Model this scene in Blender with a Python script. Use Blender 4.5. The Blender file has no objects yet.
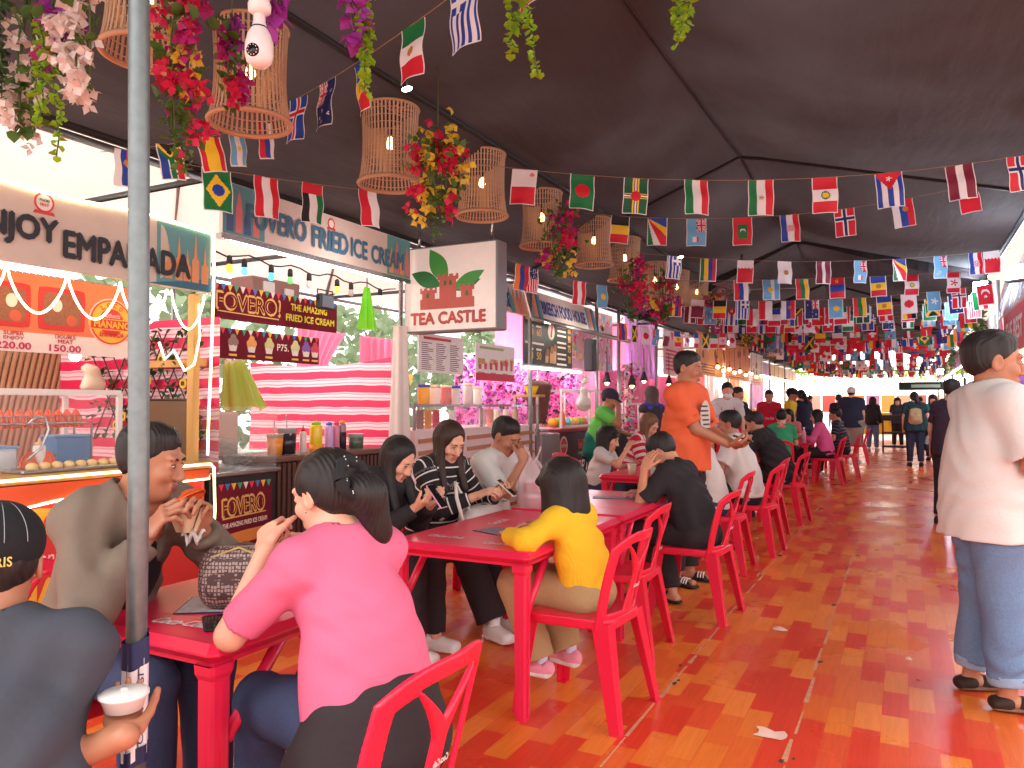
import bpy, math, random, os
import numpy as np
from mathutils import Vector as V, Matrix
R = math.radians
rnd = random.Random(7)
COL = bpy.context.scene.collection
DRAFT = float(os.environ.get('DRAFT', '1'))      # coarser figures for quick looks

# ------------------------------------------------------------------ camera
CAM = V((0, 0, 1.35)); FPX = 760.0; YAW = R(27.3); PIT = math.atan(21 / FPX)
F0 = V((-math.sin(YAW), math.cos(YAW), 0)); RT = V((math.cos(YAW), math.sin(YAW), 0))
FW = F0 * math.cos(PIT) + V((0, 0, 1)) * math.sin(PIT)
UP = V((0, 0, 1)) * math.cos(PIT) - F0 * math.sin(PIT)
def ray(px, py): return FW + RT * ((px - 512) / FPX) - UP * ((py - 384) / FPX)
def at(px, py, d): return CAM + ray(px, py) * d
def on_z(px, py, z): r = ray(px, py); return CAM + r * ((z - CAM.z) / r.z)
def on_x(px, py, x): r = ray(px, py); return CAM + r * (x / r.x)
def on_y(px, py, y): r = ray(px, py); return CAM + r * (y / r.y)

# ------------------------------------------------------------------ materials
def lin(c):
    o = []
    for v in c[:3]:
        v /= 255.0
        o.append(v / 12.92 if v <= .04045 else ((v + .055) / 1.055) ** 2.4)
    return (*o, 1)
MATS = {}
def mat(name, c, rough=.5, vary=.08, scale=12, bump=.0, metal=0, trans=0, emit=0, alpha=1, spec=.5, sub=0, stretch=(1, 1, 1), coat=0, ecol=None):
    if name in MATS: return MATS[name]
    m = bpy.data.materials.new(name); m.use_nodes = True; MATS[name] = m
    nt = m.node_tree; N = nt.nodes; L = nt.links; b = N['Principled BSDF']
    col = lin(c)
    b.inputs['Base Color'].default_value = col
    b.inputs['Roughness'].default_value = rough; b.inputs['Metallic'].default_value = metal
    b.inputs['Specular IOR Level'].default_value = spec
    if trans: b.inputs['Transmission Weight'].default_value = trans
    if alpha < 1: b.inputs['Alpha'].default_value = alpha
    if coat: b.inputs['Coat Weight'].default_value = coat; b.inputs['Coat Roughness'].default_value = .15
    if sub:
        b.inputs['Subsurface Weight'].default_value = sub; b.inputs['Subsurface Scale'].default_value = .01
        b.inputs['Subsurface Radius'].default_value = (1, .35, .2)
    if emit:
        b.inputs['Emission Color'].default_value = lin(ecol or c); b.inputs['Emission Strength'].default_value = emit
    tc = N.new('ShaderNodeTexCoord'); mp = N.new('ShaderNodeMapping'); mp.inputs['Scale'].default_value = stretch
    nz = N.new('ShaderNodeTexNoise'); nz.inputs['Scale'].default_value = scale; nz.inputs['Detail'].default_value = 4
    L.new(tc.outputs['Object'], mp.inputs[0]); L.new(mp.outputs[0], nz.inputs['Vector'])
    if vary:
        mx = N.new('ShaderNodeMix'); mx.data_type = 'RGBA'
        mx.inputs[6].default_value = tuple(v * (1 - vary) for v in col[:3]) + (1,)
        mx.inputs[7].default_value = tuple(min(1, v * (1 + vary) + vary * .01) for v in col[:3]) + (1,)
        L.new(nz.outputs['Fac'], mx.inputs[0]); L.new(mx.outputs[2], b.inputs['Base Color'])
    if bump:
        bp = N.new('ShaderNodeBump'); bp.inputs['Strength'].default_value = bump; bp.inputs['Distance'].default_value = .01
        L.new(nz.outputs['Fac'], bp.inputs['Height']); L.new(bp.outputs[0], b.inputs['Normal'])
    return m
def glow(name, c, s): return mat(name, c, vary=0, emit=s)
def sheet_mat(name, c, tr=.5, rough=.7, vary=.06, scale=6):
    """thin fabric or plastic film that lets daylight through"""
    if name in MATS: return MATS[name]
    m = mat(name, c, rough, vary, scale); nt = m.node_tree; N = nt.nodes; L = nt.links
    b = N['Principled BSDF']; t = N.new('ShaderNodeBsdfTranslucent'); mx = N.new('ShaderNodeMixShader')
    src = b.inputs['Base Color'].links
    if src: L.new(src[0].from_socket, t.inputs[0])
    else: t.inputs[0].default_value = lin(c)
    mx.inputs[0].default_value = tr
    L.new(b.outputs[0], mx.inputs[1]); L.new(t.outputs[0], mx.inputs[2]); L.new(mx.outputs[0], N['Material Output'].inputs[0])
    return m
def stripe_attr(m, c2, period, width, offset=0.0):
    """woven stripes that follow the 'along' coordinate of a garment"""
    nt = m.node_tree; N = nt.nodes; L = nt.links; b = N['Principled BSDF']
    a = N.new('ShaderNodeAttribute'); a.attribute_name = 'along'
    d = N.new('ShaderNodeMath'); d.operation = 'ADD'; d.inputs[1].default_value = 10 + offset
    md = N.new('ShaderNodeMath'); md.operation = 'MODULO'; md.inputs[1].default_value = period
    lt = N.new('ShaderNodeMath'); lt.operation = 'LESS_THAN'; lt.inputs[1].default_value = width
    mx = N.new('ShaderNodeMix'); mx.data_type = 'RGBA'
    L.new(a.outputs['Fac'], d.inputs[0]); L.new(d.outputs[0], md.inputs[0]); L.new(md.outputs[0], lt.inputs[0]); L.new(lt.outputs[0], mx.inputs[0])
    s = b.inputs['Base Color'].links
    if s: L.new(s[0].from_socket, mx.inputs[6])
    else: mx.inputs[6].default_value = b.inputs['Base Color'].default_value
    mx.inputs[7].default_value = lin(c2); L.new(mx.outputs[2], b.inputs['Base Color'])
    return m
def rib_bump(m, scale, axis='X', strength=.5):
    nt = m.node_tree; N = nt.nodes; L = nt.links
    w = N.new('ShaderNodeTexWave'); w.bands_direction = axis; w.inputs['Scale'].default_value = scale; w.inputs['Distortion'].default_value = .4
    tc = N.new('ShaderNodeTexCoord'); L.new(tc.outputs['Object'], w.inputs['Vector'])
    bp = N.new('ShaderNodeBump'); bp.inputs['Strength'].default_value = strength; bp.inputs['Distance'].default_value = .004
    L.new(w.outputs['Fac'], bp.inputs['Height']); L.new(bp.outputs[0], N['Principled BSDF'].inputs['Normal'])
    return m

# ------------------------------------------------------------------ mesh builder
def link(o, parent=None):
    COL.objects.link(o)
    if parent is not None: o.parent = parent
    return o
def tag(o, label=None, cat=None, group=None, kind=None):
    if label: o['label'] = label
    if cat: o['category'] = cat
    if group: o['group'] = group
    if kind: o['kind'] = kind
    return o
def thing(name, label, cat, loc=(0, 0, 0), rz=0, group=None):
    o = bpy.data.objects.new(name, None); o.empty_display_size = .1; o.location = loc; o.rotation_euler = (0, 0, rz)
    link(o); return tag(o, label, cat, group)
def copy_tree(o, parent=None):
    c = o.copy(); link(c)
    if parent is not None: c.parent = parent
    for ch in o.children: copy_tree(ch, c)
    return c
def frame_of(d):
    d = V(d).normalized(); a = V((0, 0, 1)) if abs(d.z) < .95 else V((1, 0, 0))
    s = d.cross(a).normalized(); return s, s.cross(d).normalized(), d
class MB:
    def __init__(s): s.v = []; s.f = []; s.m = []; s.mi = 0; s.mats = []; s.sm = []; s.smooth = False
    def use(s, m):
        if m not in s.mats: s.mats.append(m)
        s.mi = s.mats.index(m); return s
    def add(s, vs, fs):
        n = len(s.v); s.v += [tuple(p) for p in vs]
        for f in fs: s.f.append([n + i for i in f]); s.m.append(s.mi); s.sm.append(s.smooth)
        return s
    def box(s, c, d, rz=0, M=None):
        hx, hy, hz = d[0] / 2, d[1] / 2, d[2] / 2; cs, sn = math.cos(rz), math.sin(rz); vs = []
        for z in (-hz, hz):
            for x, y in ((-hx, -hy), (hx, -hy), (hx, hy), (-hx, hy)):
                if M is not None: vs.append(V(c) + M @ V((x, y, z)))
                else: vs.append((c[0] + x * cs - y * sn, c[1] + x * sn + y * cs, c[2] + z))
        return s.add(vs, [(3, 2, 1, 0), (4, 5, 6, 7), (0, 1, 5, 4), (1, 2, 6, 5), (2, 3, 7, 6), (3, 0, 4, 7)])
    def rbox(s, c, d, b=.01, rz=0):
        """box with bevelled edges all round"""
        hx, hy, hz = d[0] / 2, d[1] / 2, d[2] / 2; b = min(b, hx * .9, hy * .9, hz * .9); cs, sn = math.cos(rz), math.sin(rz); vs = []
        for z, e in ((-hz, b), (-hz + b, 0), (hz - b, 0), (hz, b)):
            ax, ay = hx - e, hy - e; k = b if e == 0 else b * .6
            for x, y in ((-ax + k, -ay), (ax - k, -ay), (ax, -ay + k), (ax, ay - k), (ax - k, ay), (-ax + k, ay), (-ax, ay - k), (-ax, -ay + k)):
                vs.append((c[0] + x * cs - y * sn, c[1] + x * sn + y * cs, c[2] + z))
        fs = [tuple(range(7, -1, -1)), tuple(range(24, 32))]
        for l in range(3):
            for i in range(8): j = (i + 1) % 8; fs.append((l * 8 + i, l * 8 + j, l * 8 + 8 + j, l * 8 + 8 + i))
        return s.add(vs, fs)
    def tube(s, pts, r, n=8, cap=True):
        pts = [V(p) for p in pts]; k = len(pts); rr = r if isinstance(r, (list, tuple)) else [r] * k; vs = []; fs = []
        pa = None
        for i, p in enumerate(pts):
            d = (pts[min(i + 1, k - 1)] - pts[max(i - 1, 0)])
            if d.length < 1e-9: d = V((0, 0, 1))
            d.normalize()
            if pa is None: a, _, _ = frame_of(d)
            else: a = (pa - d * pa.dot(d)); a = a.normalized() if a.length > 1e-6 else frame_of(d)[0]
            pa = a; b = d.cross(a)
            for j in range(n): t = 2 * math.pi * j / n; vs.append(p + (a * math.cos(t) + b * math.sin(t)) * rr[i])
        for i in range(k - 1):
            for j in range(n): q = (j + 1) % n; fs.append((i * n + j, i * n + q, i * n + n + q, i * n + n + j))
        if cap: fs += [tuple(range(n - 1, -1, -1)), tuple(range((k - 1) * n, k * n))]
        o = s.smooth; s.smooth = True; s.add(vs, fs); s.smooth = o; return s
    def lathe(s, c, prof, n=20, M=None, sx=1, sy=1):
        """prof: list of (radius, height)"""
        vs = []; fs = []; k = len(prof)
        for r, h in prof:
            for j in range(n):
                t = 2 * math.pi * j / n; p = V((r * math.cos(t) * sx, r * math.sin(t) * sy, h))
                vs.append(V(c) + (M @ p if M is not None else p))
        for i in range(k - 1):
            for j in range(n): q = (j + 1) % n; fs.append((i * n + j, i * n + q, i * n + n + q, i * n + n + j))
        if prof[0][0] > 1e-5: fs.append(tuple(range(n - 1, -1, -1)))
        if prof[-1][0] > 1e-5: fs.append(tuple(range((k - 1) * n, k * n)))
        o = s.smooth; s.smooth = True; s.add(vs, fs); s.smooth = o; return s
    def ball(s, c, r, n=12, m=8, M=None):
        rr = r if isinstance(r, (tuple, list)) else (r, r, r); vs = []; fs = []
        for i in range(m + 1):
            a = math.pi * i / m
            for j in range(n):
                t = 2 * math.pi * j / n; p = V((rr[0] * math.sin(a) * math.cos(t), rr[1] * math.sin(a) * math.sin(t), -rr[2] * math.cos(a)))
                vs.append(V(c) + (M @ p if M is not None else p))
        for i in range(m):
            for j in range(n): q = (j + 1) % n; fs.append((i * n + j, i * n + q, i * n + n + q, i * n + n + j))
        o = s.smooth; s.smooth = True; s.add(vs, fs); s.smooth = o; return s
    def poly(s, pts, o, u, w, t):
        """flat outline pts (a,b) on the plane o + a*u + b*w, made t thick towards the viewer side u x w"""
        o, u, w = V(o), V(u), V(w); nrm = u.cross(w).normalized(); n = len(pts)
        vs = [o + u * a + w * b + nrm * t for a, b in pts] + [o + u * a + w * b for a, b in pts]
        fs = [tuple(range(n)), tuple(range(2 * n - 1, n - 1, -1))]
        for i in range(n): j = (i + 1) % n; fs.append((i, n + i, n + j, j))
        return s.add(vs, fs)
    def disc(s, o, u, w, r, t, n=24, sy=1, a0=0):
        return s.poly([(r * math.cos(a0 + 2 * math.pi * i / n), r * sy * math.sin(a0 + 2 * math.pi * i / n)) for i in range(n)], o, u, w, t)
    def ring(s, o, u, w, r1, r2, t, n=32, a0=0, a1=2 * math.pi):
        o, u, w = V(o), V(u), V(w); nrm = u.cross(w).normalized(); vs = []; fs = []
        for i in range(n + 1):
            a = a0 + (a1 - a0) * i / n; e = u * math.cos(a) + w * math.sin(a)
            vs += [o + e * r1 + nrm * t, o + e * r2 + nrm * t, o + e * r2, o + e * r1]
        for i in range(n):
            for q in range(4): fs.append((i * 4 + q, i * 4 + (q + 1) % 4, i * 4 + 4 + (q + 1) % 4, i * 4 + 4 + q))
        return s.add(vs, [tuple(reversed(f)) for f in fs])
    def grid(s, fn, nu, nv, thick=0):
        """fn(a,b) -> point, a,b in 0..1"""
        vs = [fn(i / nu, j / nv) for j in range(nv + 1) for i in range(nu + 1)]
        fs = [(j * (nu + 1) + i, j * (nu + 1) + i + 1, (j + 1) * (nu + 1) + i + 1, (j + 1) * (nu + 1) + i) for j in range(nv) for i in range(nu)]
        o = s.smooth; s.smooth = True; s.add(vs, fs); s.smooth = o; return s
    def mesh(s, name):
        me = bpy.data.meshes.new(name); me.from_pydata(s.v, [], s.f)
        for m in s.mats: me.materials.append(m)
        me.polygons.foreach_set('material_index', s.m); me.polygons.foreach_set('use_smooth', s.sm); me.update()
        return me
    def build(s, name, parent=None, loc=None):
        o = bpy.data.objects.new(name, s.mesh(name)); link(o, parent)
        if loc: o.location = loc
        return o
def one(name, label, cat, mb, group=None, kind=None): return tag(mb.build(name), label, cat, group, kind)
def struct(name, mb): o = mb.build(name); o['kind'] = 'structure'; return o

# ------------------------------------------------------------------ lettering
TXT = {}
def text_polys(body, bold=0.0, shear=0.0):
    key = (body, bold, shear)
    if key in TXT: return TXT[key]
    cu = bpy.data.curves.new('lettering', 'FONT'); cu.body = body; cu.align_x = 'CENTER'; cu.resolution_u = 3
    cu.offset = bold; cu.shear = shear; cu.space_character = 1 + bold * 3
    o = bpy.data.objects.new('lettering', cu); link(o); bpy.context.view_layer.update()
    me = bpy.data.meshes.new_from_object(o.evaluated_get(bpy.context.evaluated_depsgraph_get()))
    vs = [tuple(v.co) for v in me.vertices]; fs = [tuple(p.vertices) for p in me.polygons]
    bpy.data.objects.remove(o); bpy.data.curves.remove(cu); bpy.data.meshes.remove(me)
    x0 = min(v[0] for v in vs); x1 = max(v[0] for v in vs); y0 = min(v[1] for v in vs); y1 = max(v[1] for v in vs)
    TXT[key] = ([((x - (x0 + x1) / 2) / (x1 - x0), (y - (y0 + y1) / 2) / (y1 - y0)) for x, y, _ in vs], fs, (x1 - x0) / (y1 - y0))
    return TXT[key]
def write(mb, body, c, u, w, width, height, m, bold=.0, shear=.0, lift=.003, rot=0, arc=None):
    """lettering centred on c; u reads left to right, w up; spread over width x height"""
    vs, fs, asp = text_polys(body, 0, shear); u, w = V(u).normalized(), V(w).normalized(); nrm = u.cross(w)
    if height is None: height = width / asp
    if rot: u, w = u * math.cos(rot) + w * math.sin(rot), w * math.cos(rot) - u * math.sin(rot)
    mb.use(m)
    if arc:
        P = []
        for a, b in vs:
            t = a * width / arc; r = arc + b * height
            P.append(V(c) + u * (r * math.sin(t)) + w * (r * math.cos(t)) + nrm * lift)
    else:
        e = min(.035, bold) * 1.7 * height
        for k, (dx, dz) in enumerate(((0, 0), (1, 0), (-1, 0), (0, 1), (0, -1)) if bold >= .012 else ((0, 0),)): mb.add([V(c) + u * (a * width + dx * e) + w * (b * height + dz * e) + nrm * (lift + .0004 * k) for a, b in vs], fs)
        return mb
    mb.add(P, fs); return mb
# ------------------------------------------------------------------ smooth solids (signed distance -> one continuous surface)
def A3(p): return np.array((p[0], p[1], p[2]), dtype=np.float32)
class Solid:
    def __init__(s): s.p = []
    def limb(s, a, b, w1, w2, d1=None, d2=None, side=None, k=.02, neg=False, flat=False, off=0.0, flata=False):
        s.p.append(('l', A3(a), A3(b), w1, w2, d1 if d1 else w1, d2 if d2 else w2, None if side is None else A3(V(side).normalized()), k, neg, flat, off, flata)); return s
    def ell(s, c, r, M=None, k=.02, neg=False, off=0.0):
        s.p.append(('e', A3(c), A3(r), np.eye(3, dtype=np.float32) if M is None else np.array(M, dtype=np.float32), k, neg, off)); return s
    def cut(s, c, n, k=.004):
        s.p.append(('c', A3(c), A3(V(n).normalized()), k)); return s      # keeps the side n points to
    def bounds(s):
        lo = np.full(3, 1e9); hi = -lo
        for q in s.p:
            if q[0] == 'l' and not q[9]:
                m = max(q[3:7]); lo = np.minimum(lo, np.minimum(q[1], q[2]) - m); hi = np.maximum(hi, np.maximum(q[1], q[2]) + m)
            elif q[0] == 'e' and not q[5]:
                m = max(q[2]); lo = np.minimum(lo, q[1] - m); hi = np.maximum(hi, q[1] + m)
        return lo - .02, hi + .02
    def dist(s, q, X, Y, Z):
        if q[0] == 'l':
            a, b = q[1], q[2]; ab = b - a; L2 = max(1e-9, float(ab @ ab))
            x, y, z = X - a[0], Y - a[1], Z - a[2]
            t0 = (x * ab[0] + y * ab[1] + z * ab[2]) / L2; t = np.clip(t0, 0, 1)
            x = x - t * ab[0]; y = y - t * ab[1]; z = z - t * ab[2]; w = q[3] + (q[4] - q[3]) * t
            if q[7] is None: d = np.sqrt(x * x + y * y + z * z) - w
            else:
                dd = q[5] + (q[6] - q[5]) * t; sd = q[7]; sc = x * sd[0] + y * sd[1] + z * sd[2]
                r2 = np.maximum(x * x + y * y + z * z - sc * sc, 0)
                d = (np.sqrt((sc / w) ** 2 + r2 / (dd * dd)) - 1) * np.minimum(w, dd)
            if q[10]: d = np.maximum(d, (t0 - 1) * math.sqrt(L2))
            if q[12]: d = np.maximum(d, -t0 * math.sqrt(L2))
            return d
        c, r, M = q[1], q[2], q[3]
        x, y, z = X - c[0], Y - c[1], Z - c[2]
        u = (x * M[0, 0] + y * M[1, 0] + z * M[2, 0]) / r[0]; v = (x * M[0, 1] + y * M[1, 1] + z * M[2, 1]) / r[1]; w = (x * M[0, 2] + y * M[1, 2] + z * M[2, 2]) / r[2]
        k0 = np.sqrt(u * u + v * v + w * w); k1 = np.sqrt((u / r[0]) ** 2 + (v / r[1]) ** 2 + (w / r[2]) ** 2) + 1e-6
        return np.where(k0 > .05, k0 * (k0 - 1) / k1, -float(min(r)))
    def field(s, ax, noise=None):
        D = np.full([len(a) for a in ax], 1.0, dtype=np.float32)
        for q in s.p:
            if q[0] == 'c':
                x, y, z = np.meshgrid(*ax, indexing='ij', sparse=True)
                D = np.maximum(D, -((x - q[1][0]) * q[2][0] + (y - q[1][1]) * q[2][1] + (z - q[1][2]) * q[2][2])).astype(np.float32); continue
            k = q[8] if q[0] == 'l' else q[4]; neg = q[9] if q[0] == 'l' else q[5]
            if q[0] == 'l': m = max(q[3:7]); lo = np.minimum(q[1], q[2]) - m; hi = np.maximum(q[1], q[2]) + m
            else: m = float(max(q[2])); lo = q[1] - m; hi = q[1] + m
            mg = k + .03; sl = []
            for i in range(3):
                i0 = int(np.searchsorted(ax[i], lo[i] - mg)); i1 = int(np.searchsorted(ax[i], hi[i] + mg)); sl.append(slice(i0, i1))
            if any(t.stop <= t.start for t in sl): continue
            sl = tuple(sl); X, Y, Z = np.meshgrid(*[ax[i][sl[i]] for i in range(3)], indexing='ij', sparse=True)
            d = s.dist(q, X, Y, Z); a = D[sl]
            if neg:
                d = -d; h = np.maximum(k - np.abs(a - d), 0) / k; D[sl] = np.maximum(a, d) + h * h * k * .25
            else:
                h = np.maximum(k - np.abs(a - d), 0) / k; D[sl] = np.minimum(a, d) - h * h * k * .25
        if noise: D += noise(*np.meshgrid(*ax, indexing='ij', sparse=True)).astype(np.float32)
        return D
    def along(s, P):
        best = np.full(len(P), 1e9); val = np.zeros(len(P))
        for q in s.p:
            if q[0] == 'c' or (q[0] == 'l' and q[9]) or (q[0] == 'e' and q[5]): continue
            d = s.dist(q, P[:, 0], P[:, 1], P[:, 2])
            if q[0] == 'l':
                ab = q[2] - q[1]; L = math.sqrt(max(1e-9, float(ab @ ab))); t = ((P - q[1]) @ ab) / L + q[11]
            else: t = P[:, 2] - q[1][2] + q[6]
            m = d < best; best[m] = d[m]; val[m] = t[m]
        return val
def axis(lo, hi, h, fine=()):
    """coordinates lo..hi at step h, at a smaller step inside the fine intervals (a, b, step)"""
    out = [lo]; x = lo
    while x < hi:
        st = h
        for a, b, f in fine:
            if a - f <= x <= b: st = min(st, f)
        x += st; out.append(x)
    return np.array(out, dtype=np.float32)
ED = [((0, 0, 0), (1, 0, 0)), ((0, 1, 0), (1, 1, 0)), ((0, 0, 1), (1, 0, 1)), ((0, 1, 1), (1, 1, 1)), ((0, 0, 0), (0, 1, 0)), ((1, 0, 0), (1, 1, 0)), ((0, 0, 1), (0, 1, 1)), ((1, 0, 1), (1, 1, 1)), ((0, 0, 0), (0, 0, 1)), ((1, 0, 0), (1, 0, 1)), ((0, 1, 0), (0, 1, 1)), ((1, 1, 0), (1, 1, 1))]
def surfnet(D, ax):
    D = D.copy()
    D[0] = D[-1] = 1; D[:, 0] = D[:, -1] = 1; D[:, :, 0] = D[:, :, -1] = 1
    S = D < 0; nx, ny, nz = D.shape
    cnt = np.zeros((nx - 1, ny - 1, nz - 1), dtype=np.uint8)
    for i in (0, 1):
        for j in (0, 1):
            for k in (0, 1): cnt += S[i:nx - 1 + i, j:ny - 1 + j, k:nz - 1 + k]
    act = (cnt > 0) & (cnt < 8); I, J, K = np.nonzero(act); n = len(I)
    idx = np.full(act.shape, -1, dtype=np.int32); idx[I, J, K] = np.arange(n)
    P = np.zeros((n, 3)); C = np.zeros(n)
    for (a, b) in ED:
        ia, ja, ka = I + a[0], J + a[1], K + a[2]; ib, jb, kb = I + b[0], J + b[1], K + b[2]
        fa, fb = D[ia, ja, ka], D[ib, jb, kb]; m = (fa < 0) != (fb < 0); t = np.where(m, fa / np.where(m, fa - fb, 1), 0)
        pa = np.stack((ax[0][ia], ax[1][ja], ax[2][ka]), 1); pb = np.stack((ax[0][ib], ax[1][jb], ax[2][kb]), 1)
        P += np.where(m[:, None], pa + t[:, None] * (pb - pa), 0); C += m
    P /= C[:, None]; Fs = []
    for axn in range(3):
        sl0 = [slice(0, None)] * 3; sl1 = [slice(0, None)] * 3; sl0[axn] = slice(0, -1); sl1[axn] = slice(1, None)
        d = S[tuple(sl0)] != S[tuple(sl1)]; i, j, k = np.nonzero(d); c = [i, j, k]; o1, o2 = (axn + 1) % 3, (axn + 2) % 3
        sh = act.shape; ok = (c[o1] > 0) & (c[o2] > 0) & (c[o1] < sh[o1]) & (c[o2] < sh[o2]); c = [q[ok] for q in c]
        def cell(u, v): q = [x.copy() for x in c]; q[o1] -= u; q[o2] -= v; return idx[q[0], q[1], q[2]]
        Q = np.stack((cell(1, 1), cell(0, 1), cell(0, 0), cell(1, 0)), 1); flip = ~S[c[0], c[1], c[2]]
        Q[flip] = Q[flip][:, ::-1]; Fs.append(Q)
    return P, np.concatenate(Fs)
def solid_mesh(name, S, mats, h=.012, fine=((), (), ()), noise=None, pick=None, along=False, clip=None):
    lo, hi = S.bounds()
    if clip: lo = np.maximum(lo, clip[0]); hi = np.minimum(hi, clip[1])
    ax = [axis(lo[i], hi[i], h, fine[i]) for i in range(3)]
    P, Q = surfnet(S.field(ax, noise), ax)
    me = bpy.data.meshes.new(name); me.vertices.add(len(P)); me.vertices.foreach_set('co', P.astype(np.float32).ravel())
    me.loops.add(len(Q) * 4); me.loops.foreach_set('vertex_index', Q.astype(np.int32).ravel())
    me.polygons.add(len(Q)); me.polygons.foreach_set('loop_start', np.arange(0, len(Q) * 4, 4, dtype=np.int32)); me.polygons.foreach_set('loop_total', np.full(len(Q), 4, dtype=np.int32))
    for m in mats: me.materials.append(m)
    if pick is not None: me.polygons.foreach_set('material_index', pick(P[Q].mean(1)).astype(np.int32))
    me.polygons.foreach_set('use_smooth', np.ones(len(Q), dtype=bool))
    me.update(calc_edges=True); me.validate()
    if along:
        a = me.attributes.new('along', 'FLOAT', 'POINT'); a.data.foreach_set('value', S.along(P).astype(np.float32))
    return me
def wrinkle(amp, f=62, seed=0, dirz=.7):
    p = random.Random(seed); o = [p.uniform(0, 6) for _ in range(6)]
    def fn(X, Y, Z):
        w = 1.3 * np.sin(9 * X + 7 * Z + o[0]) + 1.1 * np.sin(8 * Y - 11 * Z + o[1])
        return amp * (np.sin(f * (dirz * Z + .5 * X) + w * 2.6 + o[2]) * (.6 + .4 * np.sin(13 * Y + 9 * X + o[3])) + .6 * np.sin(f * .8 * (Z * .6 - .8 * X + .5 * Y) + 2.5 * w + o[4]))
    return fn
# ------------------------------------------------------------------ people
M_SCRIPT = mat('script_white', (240, 225, 228), .5)
SKIN = {k: mat('skin_' + k, c, .48, .06, 30, .05, sub=.12) for k, c in dict(light=(226, 168, 142), mid=(204, 142, 112), tan=(178, 118, 90), dark=(150, 96, 74)).items()}
LIPS = {k: mat('lips_' + k, c, .4) for k, c in dict(light=(196, 104, 98), mid=(176, 96, 88), tan=(150, 82, 74), dark=(124, 70, 64)).items()}
M_EYE = mat('eye_dark', (38, 26, 24), .2); M_WHITE_EYE = mat('eye_white', (225, 215, 210), .3)
def hairmat(name, c): return rib_bump(mat(name, c, .5, .5, 9, .0, stretch=(14, 14, 1.2), spec=.32), 30, 'X', .3)
HAIR = hairmat('hair_black', (36, 30, 30)); HAIRB = hairmat('hair_brown', (58, 38, 30)); HAIRG = hairmat('hair_tawny', (120, 86, 62))
def cloth(name, c, rough=.85, bump=.25, scale=60, vary=.07): return mat(name, c, rough, vary, scale, bump, spec=.25)
def ik(s, t, a, b, pole):
    d = t - s; L = min(d.length, (a + b) * .995); n = d.normalized(); t = s + n * L
    x = (a * a - b * b + L * L) / (2 * L); h = math.sqrt(max(0, a * a - x * x))
    q = pole - n * pole.dot(n); q = q.normalized() if q.length > 1e-4 else V((0, 0, -1))
    return s + n * x + q * h, t
def finger_prims(B, w, d, nrm, th, s, curl, spread=.12, thumb=None, k=.005):
    """palm, four unequal bent fingers and a thumb rooted at the side of the palm; w wrist, d towards the fingers, nrm palm side, th thumb side"""
    d, nrm, th = d.normalized(), nrm.normalized(), th.normalized()
    B.limb(w, w + d * .03 * s, .027 * s, .034 * s, .02 * s, .016 * s, side=th, k=.012)
    B.limb(w + d * .025 * s, w + d * .084 * s, .036 * s, .041 * s, .0145 * s, .0125 * s, side=th, k=.012)
    tips = []
    for i, (l, r) in enumerate((((.040, .024, .020), .0088), ((.044, .028, .021), .0090), ((.041, .026, .020), .0086), ((.032, .019, .018), .0076))):
        o = (.0305 - .0203 * i); p = w + d * (.084 - (.006 if i == 3 else 0)) * s + th * o * s
        dd = (d + th * (spread * (1.5 - i) * .35)).normalized(); ph = 0; c = curl[i] if isinstance(curl, (list, tuple)) else curl
        for j, ln in enumerate(l):
            ph += R((48, 62, 45)[j]) * c + R(4); v = dd * math.cos(ph) + nrm * math.sin(ph); q = p + v * ln * s
            B.limb(p, q, r * s * (1 - .08 * j), r * s * (1 - .08 * (j + 1)), k=k); p = q
        tips.append(p)
    b = w + d * .028 * s + th * .026 * s
    tv = thumb if thumb is not None else (d * .75 + th * .55 + nrm * .3)
    tv = tv.normalized(); q = b + tv * .045 * s; B.limb(b, q, .0125 * s, .0105 * s, k=.01)
    v2 = (tv * .9 + nrm * .25 + d * .25 - th * .1).normalized(); q2 = q + v2 * .032 * s; B.limb(q, q2, .0105 * s, .0095 * s, k=k)
    B.limb(q2, q2 + (v2 + nrm * .15).normalized() * .024 * s, .0095 * s, .008 * s, k=k)
    return tips
PEOPLE = []
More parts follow.
